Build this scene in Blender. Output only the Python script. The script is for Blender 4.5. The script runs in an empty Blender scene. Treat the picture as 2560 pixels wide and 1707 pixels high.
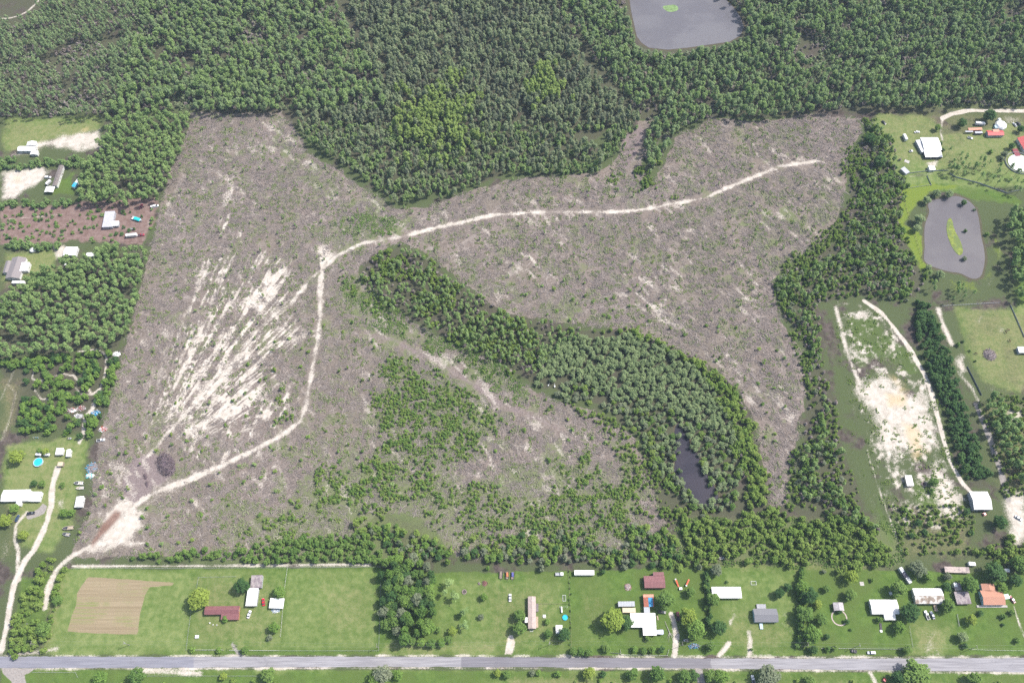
import bpy, bmesh, math, random
import numpy as np
from mathutils import Vector, Matrix
R = math.radians
scene = bpy.context.scene
col = scene.collection
# ---------------------------------------------------------------- camera, sky, sun, exposure
TH, CH, FPX = R(61.0), 533.0, 2071.0        # camera depression, height (m), focal length in photo pixels
cam_d = bpy.data.cameras.new("camera")
cam = bpy.data.objects.new("camera", cam_d); col.objects.link(cam)
cam.location = (0, 0, CH); cam.rotation_euler = (math.pi / 2 - TH, 0, 0)
cam_d.sensor_width = 36; cam_d.sensor_fit = 'HORIZONTAL'; cam_d.lens = 36 * FPX / 2560
cam_d.clip_start = 1; cam_d.clip_end = 20000
scene.camera = cam
SUN_EL, SUN_AZ = R(54), R(70)               # azimuth measured clockwise from +Y (the view direction)
sd = Vector((math.sin(SUN_AZ) * math.cos(SUN_EL), math.cos(SUN_AZ) * math.cos(SUN_EL), math.sin(SUN_EL)))
sun_d = bpy.data.lights.new("sun", 'SUN'); sun_d.energy = 3.8; sun_d.angle = R(1.2); sun_d.color = (1.0, 0.955, 0.90)
sun = bpy.data.objects.new("sun", sun_d); col.objects.link(sun)
sun.rotation_euler = sd.to_track_quat('Z', 'Y').to_euler(); sun.location = (0, 300, 600)
world = bpy.data.worlds.new("World"); scene.world = world; world.use_nodes = True
wn = world.node_tree; bgn = wn.nodes['Background']
sky = wn.nodes.new('ShaderNodeTexSky'); sky.sky_type = 'NISHITA'; sky.sun_disc = False
sky.sun_elevation = SUN_EL; sky.sun_rotation = SUN_AZ; sky.dust_density = 3.0; sky.air_density = 1.0
wn.links.new(sky.outputs[0], bgn.inputs[0]); bgn.inputs[1].default_value = 0.13
vs = scene.view_settings
vs.view_transform = 'Standard'; vs.look = 'None'; vs.gamma = 1; vs.use_curve_mapping = False; vs.exposure = 0.66
scene.render.engine = 'CYCLES'
scene.cycles.max_bounces = 5; scene.cycles.diffuse_bounces = 3; scene.cycles.transparent_max_bounces = 4
scene.cycles.use_denoising = False
# ---------------------------------------------------------------- photo pixel -> point on a level plane
cT, sT = math.cos(TH), math.sin(TH)
def G(px, py, z=0.0):
    u, v = (px - 1280) / FPX, (py - 853.5) / FPX
    t = (CH - z) / (sT + v * cT)
    return Vector((u * t, (cT - v * sT) * t, z))
def Gn(P, z=0.0):
    P = np.asarray(P, float)
    u, v = (P[:, 0] - 1280) / FPX, (P[:, 1] - 853.5) / FPX
    t = (CH - z) / (sT + v * cT)
    return np.stack([u * t, (cT - v * sT) * t], 1)
def PP(s):
    return [tuple(float(a) for a in q.split(',')) for q in s.split()]
rng = np.random.default_rng(7)
rnd = random.Random(7)
# ---------------------------------------------------------------- numpy noise, polygons, polylines
_perm = np.random.default_rng(3).random((256, 256))
def vnoise(x, y, off=0):
    x = x + off * 17.3; y = y + off * 9.1
    xi = np.floor(x).astype(int); yi = np.floor(y).astype(int)
    fx = x - xi; fy = y - yi
    fx = fx * fx * (3 - 2 * fx); fy = fy * fy * (3 - 2 * fy)
    a = _perm[xi & 255, yi & 255]; b = _perm[(xi + 1) & 255, yi & 255]
    c = _perm[xi & 255, (yi + 1) & 255]; d = _perm[(xi + 1) & 255, (yi + 1) & 255]
    return (a * (1 - fx) + b * fx) * (1 - fy) + (c * (1 - fx) + d * fx) * fy
def fbm(x, y, oct=4, off=0):
    s, a, t = 0, 1.0, 0
    for k in range(oct):
        s = s + a * vnoise(x * 2 ** k, y * 2 ** k, off + k * 5); t += a; a *= .55
    return s / t
def seg_dist(x, y, a, b):
    dx, dy = b[0] - a[0], b[1] - a[1]
    L = dx * dx + dy * dy + 1e-9
    t = np.clip(((x - a[0]) * dx + (y - a[1]) * dy) / L, 0, 1)
    return np.hypot(x - a[0] - t * dx, y - a[1] - t * dy)
def inside(poly, x, y):
    r = np.zeros(x.shape, bool); n = len(poly)
    for i in range(n):
        x0, y0 = poly[i]; x1, y1 = poly[(i + 1) % n]
        if y0 == y1: continue
        c = ((y0 > y) != (y1 > y)) & (x < (x1 - x0) * (y - y0) / (y1 - y0) + x0)
        r ^= c
    return r
def poly_sd(poly, x, y, margin=30):
    """signed distance to a polygon (positive inside), exact within margin"""
    out = np.full(x.shape, -1e3)
    P = np.asarray(poly)
    m = (x > P[:, 0].min() - margin) & (x < P[:, 0].max() + margin) & (y > P[:, 1].min() - margin) & (y < P[:, 1].max() + margin)
    xs, ys = x[m], y[m]
    d = np.full(xs.shape, 1e9)
    for i in range(len(poly)):
        d = np.minimum(d, seg_dist(xs, ys, poly[i], poly[(i + 1) % len(poly)]))
    out[m] = np.where(inside(poly, xs, ys), d, -d)
    return out
def line_sd(line, x, y, margin=25):
    out = np.full(x.shape, 1e3)
    P = np.asarray(line)
    m = (x > P[:, 0].min() - margin) & (x < P[:, 0].max() + margin) & (y > P[:, 1].min() - margin) & (y < P[:, 1].max() + margin)
    xs, ys = x[m], y[m]
    d = np.full(xs.shape, 1e9)
    for i in range(len(line) - 1):
        d = np.minimum(d, seg_dist(xs, ys, line[i], line[i + 1]))
    out[m] = d
    return out
# ---------------------------------------------------------------- object helpers
def tag(o, label=None, cat=None, group=None, kind=None):
    if label: o['label'] = label
    if cat: o['category'] = cat
    if group: o['group'] = group
    if kind: o['kind'] = kind
    return o
def empty(name, loc=(0, 0, 0), rz=0.0):
    o = bpy.data.objects.new(name, None); col.objects.link(o)
    o.location = loc; o.rotation_euler = (0, 0, rz); o.empty_display_size = .5
    return o
def copy_tree(o, parent=None):
    c = o.copy(); col.objects.link(c); c.parent = parent
    for ch in o.children: copy_tree(ch, c)
    return c
def mesh_from(name, verts, faces, mats, mi=None, smooth=False):
    me = bpy.data.meshes.new(name)
    me.from_pydata([tuple(v) for v in verts], [], [tuple(f) for f in faces])
    for m in mats: me.materials.append(m)
    if mi is not None and len(mats) > 1: me.polygons.foreach_set('material_index', np.asarray(mi, np.int32))
    if smooth: me.polygons.foreach_set('use_smooth', np.ones(len(faces), bool))
    me.update()
    return me
class MB:
    def __init__(s): s.v, s.f, s.m = [], [], []
    def add(s, vs, fs, m=0):
        b = len(s.v); s.v += [tuple(v) for v in vs]; s.f += [tuple(i + b for i in f) for f in fs]; s.m += [m] * len(fs)
    def box(s, c, d, rz=0, m=0, ry=0):
        x, y, z = d[0] / 2, d[1] / 2, d[2] / 2
        M = Matrix.Translation(c) @ Matrix.Rotation(rz, 4, 'Z') @ Matrix.Rotation(ry, 4, 'Y')
        vs = [M @ Vector(p) for p in ((-x, -y, -z), (x, -y, -z), (x, y, -z), (-x, y, -z), (-x, -y, z), (x, -y, z), (x, y, z), (-x, y, z))]
        s.add(vs, [(0, 3, 2, 1), (4, 5, 6, 7), (0, 1, 5, 4), (1, 2, 6, 5), (2, 3, 7, 6), (3, 0, 4, 7)], m)
    def tube(s, pts, rads, n=6, m=0, cap=True):
        pts = [Vector(p) for p in pts]
        if not hasattr(rads, '__len__'): rads = [rads] * len(pts)
        vs = []
        for i, p in enumerate(pts):
            d = (pts[min(i + 1, len(pts) - 1)] - pts[max(i - 1, 0)]).normalized()
            a = d.orthogonal().normalized(); b = d.cross(a)
            if i and a.dot(pa) < 0: a, b = -a, -b
            if i:
                a = (pa - d * pa.dot(d)).normalized(); b = d.cross(a)
            pa = a
            vs += [p + (a * math.cos(2 * math.pi * k / n) + b * math.sin(2 * math.pi * k / n)) * rads[i] for k in range(n)]
        fs = [(i * n + k, i * n + (k + 1) % n, (i + 1) * n + (k + 1) % n, (i + 1) * n + k) for i in range(len(pts) - 1) for k in range(n)]
        if cap: fs += [tuple(range(n))[::-1], tuple((len(pts) - 1) * n + k for k in range(n))]
        s.add(vs, fs, m)
    def loft(s, secs, m=0, cap=True):
        n = len(secs[0]); vs = [p for q in secs for p in q]
        fs = [(i * n + k, i * n + (k + 1) % n, (i + 1) * n + (k + 1) % n, (i + 1) * n + k) for i in range(len(secs) - 1) for k in range(n)]
        if cap: fs += [tuple(range(n))[::-1], tuple((len(secs) - 1) * n + k for k in range(n))]
        s.add(vs, fs, m)
    def prism(s, poly, z0, z1, m=0):
        n = len(poly)
        s.add([(x, y, z0) for x, y in poly] + [(x, y, z1) for x, y in poly],
              [tuple(range(n))[::-1], tuple(range(n, 2 * n))] + [(k, (k + 1) % n, n + (k + 1) % n, n + k) for k in range(n)], m)
    def lathe(s, prof, n=24, c=(0, 0), m=0):
        s.loft([[(c[0] + r * math.cos(2 * math.pi * k / n), c[1] + r * math.sin(2 * math.pi * k / n), z) for k in range(n)] for r, z in prof], m, False)
    def build(s, name, mats, parent=None, loc=None, rz=None, smooth=False):
        if not isinstance(mats, (list, tuple)): mats = [mats]
        o = bpy.data.objects.new(name, mesh_from(name, s.v, s.f, mats, s.m, smooth)); col.objects.link(o)
        o.parent = parent
        if loc is not None: o.location = loc
        if rz is not None: o.rotation_euler = (0, 0, rz)
        return o
# ---------------------------------------------------------------- node helpers / materials
class NT:
    def __init__(s, m):
        m.use_nodes = True; s.t = m.node_tree; s.t.nodes.clear()
    def n(s, typ, ins=None, **kw):
        nd = s.t.nodes.new(typ)
        for k, v in kw.items(): setattr(nd, k, v)
        for k, v in (ins or {}).items(): s.put(nd.inputs[k], v)
        return nd
    def put(s, sock, v):
        if isinstance(v, bpy.types.NodeSocket): s.t.links.new(v, sock)
        elif isinstance(v, bpy.types.Node): s.t.links.new(v.outputs[0], sock)
        else:
            if sock.type == 'RGBA' and len(v) == 3: v = (*v, 1)
            sock.default_value = v
    def math(s, op, a, b=0.0, clamp=False):
        return s.n('ShaderNodeMath', {0: a, 1: b}, operation=op, use_clamp=clamp).outputs[0]
    def mix(s, f, a, b, typ='MIX'):
        nd = s.n('ShaderNodeMix', data_type='RGBA', blend_type=typ)
        s.put(nd.inputs[0], f); s.put(nd.inputs[6], a); s.put(nd.inputs[7], b)
        return nd.outputs[2]
    def noise(s, vec, scale, detail=3, rough=.55, dist=0):
        return s.n('ShaderNodeTexNoise', {'Vector': vec, 'Scale': scale, 'Detail': detail, 'Roughness': rough, 'Distortion': dist}).outputs[0]
    def mapr(s, v, a, b, c=0, d=1, sm=True):
        return s.n('ShaderNodeMapRange', {0: v, 1: a, 2: b, 3: c, 4: d}, interpolation_type='SMOOTHSTEP' if sm else 'LINEAR').outputs[0]
    def scalev(s, vec, sc, rot=0):
        return s.n('ShaderNodeMapping', {'Vector': vec, 'Scale': sc, 'Rotation': (0, 0, rot)}).outputs[0]
    def out(s, sh): s.n('ShaderNodeOutputMaterial', {'Surface': sh})
_mats = {}
def mat(name, c, rough=.7, var=.2, scale=1.5, metal=0.0, c2=None, stripes=None, spec=.4, dirt=0.0):
    """plain procedural material: base colour broken up by noise, optional ribs (axis, ribs per metre) and a second, stained colour"""
    if name in _mats: return _mats[name]
    m = bpy.data.materials.new(name); t = NT(m)
    pos = t.n('ShaderNodeTexCoord').outputs['Object']
    n1 = t.noise(pos, scale, 4); n2 = t.noise(pos, scale * 7, 2)
    lo = tuple(x * (1 - var) for x in c); hi = tuple(min(1, x * (1 + var)) for x in c)
    cc = t.mix(t.mapr(n1, .3, .7), lo, hi)
    cc = t.mix(t.math('MULTIPLY', n2, var), cc, tuple(x * .55 for x in c))
    if c2 is not None: cc = t.mix(t.mapr(t.noise(pos, scale * .35, 4, .6), .47, .56), cc, c2)
    if dirt: cc = t.mix(t.math('MULTIPLY', t.mapr(t.noise(pos, .8, 5, .65), .45, .75), dirt), cc, (.16, .13, .10))
    b = t.n('ShaderNodeBsdfPrincipled', {'Base Color': cc, 'Roughness': rough, 'Metallic': metal, 'Specular IOR Level': spec})
    if stripes:
        ax, f = stripes
        sx = t.n('ShaderNodeSeparateXYZ', {0: pos}).outputs['XY'.index(ax)]
        w = t.math('SINE', t.math('MULTIPLY', sx, f * 2 * math.pi))
        bp = t.n('ShaderNodeBump', {'Strength': .5, 'Distance': .04, 'Height': w})
        t.put(b.inputs['Normal'], bp.outputs[0])
        cs = t.mix(t.math('MULTIPLY', t.mapr(w, .3, 1), .16), cc, tuple(x * .45 for x in c)); t.put(b.inputs['Base Color'], cs)
    t.out(b); _mats[name] = m
    return m
def foliage(name, a, b, trans=.34, var=.30, k=1.5):
    """leaf material: hue differs from plant to plant and from leaf cluster to leaf cluster"""
    if name in _mats: return _mats[name]
    a, b = tuple(x * k for x in a), tuple(x * k for x in b)
    m = bpy.data.materials.new(name); t = NT(m)
    rn = t.n('ShaderNodeObjectInfo').outputs['Random']
    isl = t.n('ShaderNodeNewGeometry').outputs['Random Per Island']
    c = t.mix(rn, a, b)
    c = t.mix(t.math('MULTIPLY', isl, var), c, tuple(x * .45 for x in a))
    c = t.mix(t.math('MULTIPLY', t.math('GREATER_THAN', isl, .8), .35), c, tuple(min(1, x * 1.5) for x in b))
    d = t.n('ShaderNodeBsdfPrincipled', {'Base Color': c, 'Roughness': .75, 'Specular IOR Level': .15})
    tr = t.n('ShaderNodeBsdfTranslucent', {0: t.mix(.5, c, (.25, .4, .05), 'MIX')})
    mx = t.n('ShaderNodeMixShader', {0: trans, 1: d.outputs[0], 2: tr.outputs[0]})
    t.out(mx.outputs[0]); _mats[name] = m
    return m
# ================================================================ GROUND (one sheet to the horizon)
def WP(s, z=0.0): return [tuple(p) for p in Gn(PP(s), z)]
xs = np.concatenate([-np.geomspace(5200, 560, 14), np.arange(-520, 520.1, 1.25), np.geomspace(560, 5200, 14)])
ys = np.concatenate([-np.geomspace(3000, 20, 12), np.arange(30, 715.1, 1.25), np.geomspace(740, 7000, 14)])
GX, GY = np.meshgrid(xs, ys)
gx, gy = GX.ravel(), GY.ravel()
NV = gx.size
def soft(sd, w): return np.clip(.5 + sd / (2 * w), 0, 1)
wob = (fbm(gx / 9, gy / 9, 3, 2) - .5) * 7          # edges wander by a few metres
def area(s, w=2.5, z=0.0, wobble=1.0): return soft(poly_sd(WP(s, z), gx, gy) + wob * wobble, w)
def track(s, width, w=1.2, wobble=.25): return soft(width / 2 - line_sd(WP(s), gx, gy) + wob * wobble, w)
def mx(*a):
    r = a[0]
    for q in a[1:]: r = np.maximum(r, q)
    return r
CLEAR = ("484,284 700,285 745,330 760,380 850,430 930,485 980,520 1060,520 1200,470 1300,448 1420,440 1500,432 1560,380 1590,300 1645,300 1605,400 1625,482 "
         "1690,345 1790,295 1900,305 2050,285 2160,300 2120,400 2100,520 2070,590 1980,650 1930,700 1950,800 2000,880 2015,960 2000,1060 1985,1160 "
         "1960,1260 1930,1260 1915,1200 1900,1110 1875,1030 1855,985 1796,930 1690,875 1568,825 1382,800 1270,780 1207,740 1143,700 1095,655 1044,625 "
         "999,607 920,637 888,679 936,730 968,775 1063,825 1127,865 1223,890 1270,945 1334,977 1382,1002 1485,1028 1523,1060 1590,1095 1610,1175 "
         "1640,1225 1650,1290 1720,1390 1300,1395 1150,1395 1050,1290 950,1270 900,1330 750,1390 560,1390 300,1390 175,1392 215,1300 262,1060 372,640 425,430")
debris = area(CLEAR, 4)
LAKE = "1573,-5 1578,30 1583,52 1592,92 1604,108 1622,120 1669,125 1720,120 1762,114 1824,105 1850,90 1860,70 1852,45 1835,20 1817,3 1800,-25 1750,-45 1660,-50 1600,-30"
POND = "2318,512 2330,500 2360,497 2390,488 2420,500 2440,520 2448,550 2452,590 2460,620 2463,650 2455,690 2440,698 2425,696 2400,682 2375,680 2345,672 2320,662 2308,650 2312,620 2310,585 2312,560 2325,530"
SWAMPW = "1689,1055 1715,1058 1722,1090 1724,1122 1743,1128 1756,1167 1779,1205 1798,1237 1792,1252 1785,1275 1775,1280 1759,1266 1740,1256 1715,1231 1699,1205 1683,1186 1686,1167 1689,1141 1683,1109"
# --- white sand
TR1 = "807,672 842,640 906,608 1000,592 1137,559 1232,538 1350,530 1540,530 1620,522 1690,508 1761,496 1813,471 1866,450 1949,417 2042,403"
TR2 = ("807,672 801,704 802,755 797,819 793,867 778,940 766,1000 770,1007 751,1052 706,1087 626,1129 547,1167 467,1202 387,1231 339,1262 292,1317 244,1355 "
       "199,1380 174,1391 144,1421 120,1475")
TR3 = "807,672 778,694 724,761 676,793 635,835 605,880 571,914 540,960 504,991 440,1060 410,1093 368,1141"
TR4 = "793,838 714,851 667,867 619,899 560,925 520,960"
TR5 = "800,880 815,876 855,838 906,835 954,837 983,848"
TR5b = "913,833 983,848 1044,883 1095,905 1159,946 1223,988 1258,1017 1322,1036 1402,1074"
sand = mx(track(TR1, 3.4, 2.6, .6) * .90, track(TR2, 4.0, 2.8, .6) * .90, track(TR3, 4.2, 3.2, .6) * .78, track(TR4, 3.2, 2.8, .6) * .76, track('714,851 790,825', 2.6, 2.5, .5) * .74, track('640,880 600,905 540,985 480,1060 430,1110', 3, 3, .6) * .7, track(TR5, 1.4, 2) * .66,
          area("788,610 824,604 842,640 818,668 800,674 783,640", 6) * .74, track("807,618 806,668", 5, 3),
          track("1610,560 1660,605", 2.5, 3) * .7, area("1360,1060 1420,1065 1450,1090 1400,1095", 5) * .52)
rutl = fbm(gx / 2.2, gy / 2.2, 2, 31)
for ln_s, off_ in ((TR1, 1.1), (TR2, 1.0)):
    dl = line_sd(WP(ln_s), gx, gy); sand *= 1 - .10 * np.exp(-(dl / .55) ** 2)
sand *= (.72 + .4 * rutl + .12 * fbm(gx / 20, gy / 20, 2, 33))
# skid streaks that converge on the landing at the lower left
P0 = G(318, 1215)
th_ = np.arctan2(gy - P0.y, gx - P0.x); rr_ = np.hypot(gx - P0.x, gy - P0.y)
stre = .40 * fbm(th_ * 62, rr_ / 48, 3, 3) + .42 * fbm(th_ * 170, rr_ / 26, 3, 4) + .18 * fbm(th_ * 95, rr_ / 9, 3, 5)
stre = .5 + (stre - .5) * 1.35
fan = area("330,1170 345,1000 410,830 450,700 500,540 550,420 560,300 640,300 640,545 720,600 800,690 790,870 700,1010 640,1100 500,1130 440,1110", 26)
nearf = np.clip(1.3 - rr_ / 300, .12, 1)
big = fbm(gx / 28, gy / 28, 3, 12)
sand = mx(sand, fan * np.clip(.42 + .24 * np.exp(-((rr_ - 80) / 60) ** 2) + (stre - .52) * 2.3 + (big - .5) * 1.1 * (1 - np.exp(-((rr_ - 80) / 60) ** 2)) + (fbm(gx / 4, gy / 6, 3, 77) - .5) * .8 - .04 * (1 - nearf), 0, .80) * np.clip(.80 + .3 * nearf, 0, 1))
for s, w_, a_ in (("587,570 577,612 565,655 549,700 560,745", 2.6, .68), ("565,607 625,602", 3.2, .62), ("453,781 434,825 418,873 408,911", 2.6, .66), ("530,797 504,844 485,876 459,911 437,946", 3.0, .7),
                ("549,844 536,899 498,940 450,990", 3.0, .7), ("718,583 699,608 640,690", 2.0, .6), ("488,643 469,688", 2.4, .62), ("622,691 619,733", 2.6, .6), ("762,806 734,828", 3.2, .66),
                ("640,990 560,1000 500,1020", 3.5, .66), ("560,1010 545,1050 520,1110", 3, .6), ("640,1000 610,1050", 3, .6), ("820,560 890,562", 3, .56), ("1020,470 1040,475", 3, .5),
                ("942,950 940,985", 1.6, .62), ("1526,820 1480,640", 1.0, .3), ("1700,770 1740,800", 4, .6), ("1690,750 1735,830 1800,850", 3, .5), ("1860,745 1890,750", 6, .62),
                ("1780,800 1830,865", 2.2, .58), ("1930,890 1950,930", 3, .56), ("1655,600 1670,690", 2, .55), ("1300,650 1330,720", 3, .5)):
    sand = mx(sand, track(s, w_, 2.6) * a_)
# scattered white patches through the cut-over
aniso = fbm((gx * .8 + gy * .6) / 3.0, (gy * .8 - gx * .6) / 11.0, 3, 40)
patch = np.clip(.18 + (aniso - .55) * 2.1 + (big - .5) * 1.3 + .06, 0, .68)
sand = mx(sand, debris * patch * area("1180,560 1640,560 1700,700 1880,800 1960,1000 1900,1060 1800,930 1560,800 1300,740", 30),
          debris * np.clip(.16 + (fbm(gx / 5, gy / 7, 3, 44) - .55) * 2.4, 0, .66) * 1.45 * area("440,940 760,940 770,1070 620,1180 480,1200 420,1130", 22), debris * patch * .80)
APRON = ("247,1294 266,1266 298,1237 330,1243 358,1262 387,1231 445,1205 447,1225 371,1269 362,1310 339,1349 384,1355 276,1380 234,1388 199,1390 150,1425 140,1412 180,1386 221,1355 244,1317")
sand = mx(sand, area(APRON, 7) * (.40 + .62 * fbm(gx / 4, gy / 4, 4, 8)), track("244,1355 199,1380 160,1402 138,1425 122,1470 112,1520", 3.2, 2) * .85)
# right-hand sandy lot
LOT = "2075,752 2130,742 2210,785 2250,830 2300,905 2330,970 2345,1035 2360,1100 2400,1200 2440,1250 2380,1340 2290,1360 2250,1345 2205,1255 2180,1200 2165,1120 2145,1040 2120,960 2095,880 2085,820"
CORE = "2120,975 2190,915 2230,930 2270,968 2335,972 2350,1060 2370,1140 2310,1125 2260,1150 2205,1150 2180,1090 2150,1010"
ln_ = .55 * fbm(gx / 2.4, gy / 2.4, 3, 15) + .45 * fbm(gx / 7, gy / 7, 3, 16)
lot = area(LOT, 6)
sand = mx(sand, lot * np.clip(.44 + (ln_ - .5) * 1.3, 0, .72), area(CORE, 10) * (.44 + .5 * ln_), track("2090,770 2098,800 2110,850 2125,900 2150,960", 4.5, 3) * .8,
          track("2098,788 2140,780 2175,783", 1.6, 1.5) * .72, track("2160,752 2205,782 2240,825 2280,880 2310,935 2330,985 2343,1040 2358,1095 2378,1160 2405,1205 2430,1232", 3.2, 1.2),
          area("2300,1180 2340,1130 2400,1220 2430,1300 2370,1320 2330,1260", 8) * .74, area("2130,1090 2160,1200 2220,1300 2195,1310 2140,1180", 8) * .55,
          track("2345,772 2360,820 2380,860", 5, 3) * .8, area("2375,890 2410,890 2425,930 2400,945", 5) * .85, track("2395,930 2430,970 2450,1010", 5, 3) * .66,
          area("2460,950 2490,960 2500,1000 2470,990", 6) * .6, area("2510,1020 2560,1010 2570,1080 2530,1060", 7) * .8, area("2500,1240 2560,1225 2590,1330 2540,1370 2510,1300", 8) * .85,
          area("2435,790 2458,790 2458,815 2437,812", 5) * .7, area("2490,815 2515,820 2515,838 2498,835", 4) * .7)
# left-hand fields, drives
sand = mx(sand, track("446,286 412,420 386,500 352,640 322,780 298,885", 2.4, 2.6, .5) * .62, track("440,286 300,288 262,284", 2, 2) * .6, track("400,437 340,437 250,430", 1.6, 2) * .6, track("2488,540 2502,600 2498,660 2470,715", 3.5, 3.5) * .56, track("2360,1000 2330,1060", 1, 2) * .3, track("112,-20 92,8 70,28 48,40 25,46 0,48", 3.0, 2) * .8, track("48,40 35,60 20,75", 2, 3) * .45, area("0,395 90,350 180,330 262,315 260,372 210,385 120,372 60,390 0,405", 7) * (.5 + .4 * ln_), area("0,425 110,410 135,425 110,455 60,480 40,500 0,500", 7) * (.58 + .45 * ln_),
          track("0,482 60,475 110,448", 2.5, 2) * .7, area("195,308 262,300 262,318 200,322", 6) * .5, area("130,615 165,612 165,640 140,650", 5) * .8, track("0,550 120,540 200,530 260,520", 1.6, 1.6) * .66,
          track("241,1000 230,1024 212,1040 209,1080 198,1107", 3.4, 2) * .85, track("145,1168 134,1204 129,1233 129,1262 118,1303 104,1335 86,1372 62,1402 52,1421 35,1462 24,1516 16,1570 3,1625", 4.4, 1.8) * .9,
          track("47,1450 43,1418 46,1375 37,1348 40,1311 67,1281", 3.4, 2) * .85, track("118,1303 70,1345 46,1375", 3, 3) * .5, track("0,1000 30,940 40,915", 4, 3) * .6, track("20,960 40,985 20,1060 5,1100", 4, 3) * .62,
          track("195,879 241,874 266,888 264,930 257,953 250,975 234,1010", 2.2, 1.2) * .82, track("133,941 156,934 184,939 195,953 190,971 207,987 230,987 250,970 257,953", 2.2, 1.2) * .75,
          track("218,968 230,987", 2.4, 1.4) * .8, track("85,925 80,946 96,953 108,950", 1.8, 1) * .72, track("87,975 103,998 124,998", 1.8, 1) * .72, area("140,1250 160,1240 160,1270 142,1275", 4) * .7,
          area("0,1340 30,1330 30,1380 0,1420", 7) * .55)
# upper right yard drive, bits of the bottom strip
sand = mx(sand, track("2356,296 2380,285 2420,277 2480,277 2580,278", 4.2, 1.4) * .95, track("2356,296 2352,330 2356,350", 3, 2) * .7, area("2500,285 2560,285 2560,310 2510,318", 6) * .5,
          area("2290,325 2320,322 2320,340 2292,338", 5) * .55, area("2315,405 2345,400 2345,420 2320,422", 4) * .66, track("2275,442 2330,434 2370,434", 2.5, 2) * .6,
          track("182,1415 300,1414 600,1413 900,1411 925,1411", 2.6, 1.2, .15) * .72, area("1258,1637 1270,1592 1276,1583 1284,1588 1288,1605 1281,1637", 1.4, 0, .3) * .95,
          track("1686,1639 1691,1590 1684,1550 1678,1535", 4.0, 1.2, .15) * .80, track("1797,1637 1812,1622 1823,1607", 3.6, 1.6) * .85, area("1818,1548 1832,1544 1830,1565 1820,1567", 2.5) * .82,
          track("1874,1638 1876,1600 1873,1580", 4.6, 2.4) * .72, area("1820,1520 1845,1525 1850,1550 1825,1545", 5) * .5, track("1955,1558 1985,1588", 1.6, 1.8) * .7, area("1955,1522 1970,1530 1968,1548 1952,1540", 3) * .6,
          area("2310,1575 2345,1570 2345,1610 2330,1640 2300,1640 2305,1600", 5) * .52, track("2340,1625 2355,1642", 4, 2) * .5, track("2534,1515 2545,1548 2560,1590", 1.8, 1.2) * .8,
          track("18,1640 60,1632 110,1628 140,1620", 5, 3) * .72, track("340,1676 420,1678 500,1683", 4.2, 2.4) * .78, track("2190,1707 2175,1680", 4, 2) * .8, track("2410,1707 2395,1682", 3, 2) * .6,
          track("0,1640 400,1640 900,1639 1300,1640 1800,1641 2200,1642 2600,1641", 2.2, 1.6, .4) * .74, track("0,1672 400,1670 900,1668 1300,1668 1760,1671 2200,1677 2600,1682", 2.4, 1.6, .4) * .76,
          area("1830,1400 1835,1390 1880,1395 1870,1412", 4) * .1)
yell = mx(area("2205,930 2240,935 2280,975 2240,1010 2230,960", 6) * .62, area("2215,985 2270,980 2275,1015 2220,1020", 6) * .8, area("2250,1050 2290,1060 2330,1130 2290,1160 2265,1110", 6) * .66, area("200,318 225,315 228,330 205,335", 4) * .6,
          area("20,440 60,430 70,460 30,470", 5) * .5, track("1262,1600 1284,1600 1278,1620", 3, 2) * .55)
# --- grass
lush = mx(area("150,1420 930,1418 955,1422 1080,1430 1440,1428 1750,1412 2000,1412 2230,1425 2560,1430 2600,1640 1300,1640 100,1638 130,1520", 2.0, 0, .5),
          area("0,1668 2600,1678 2600,1760 0,1760", 2, 0, .3) * .85, area("0,290 265,285 262,330 190,345 90,370 0,390", 5) * .62, area("0,625 150,620 150,690 60,700 0,720", 5) * .6,
          area("20,1100 210,1080 230,1110 185,1330 130,1390 40,1380 0,1240 0,1110", 5) * .64, area("2180,275 2340,290 2360,330 2560,300 2600,480 2380,470 2300,440 2235,470 2190,400 2175,330", 5) * .60,
          area("2255,440 2350,435 2480,470 2560,500 2560,520 2440,505 2380,480 2260,480", 5) * .8, area("2380,760 2560,760 2590,960 2560,1000 2440,960 2400,880", 5) * .56, area("2540,540 2590,540 2590,800 2530,790", 8) * .8,
          area("2100,780 2190,780 2260,850 2320,930 2330,960 2260,950 2190,910 2140,950 2115,880", 6) * .50, area("2060,750 2110,850 2130,960 2170,1080 2220,1250 2260,1370 2200,1390 2150,1250 2110,1120 2085,1000 2060,900", 6) * .40, area("2200,1080 2210,1250 2250,1370 2220,1370 2180,1270", 6) * .6, area("2250,1180 2370,1170 2390,1260 2290,1310", 7) * .55,
          area("140,445 190,430 190,490 110,490", 4) * .7, area("40,1440 150,1420 130,1560 90,1640 20,1640", 4) * .6)
lush *= np.clip(.80 + .42 * fbm(gx / 14, gy / 14, 3, 50), 0, 1)
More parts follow.
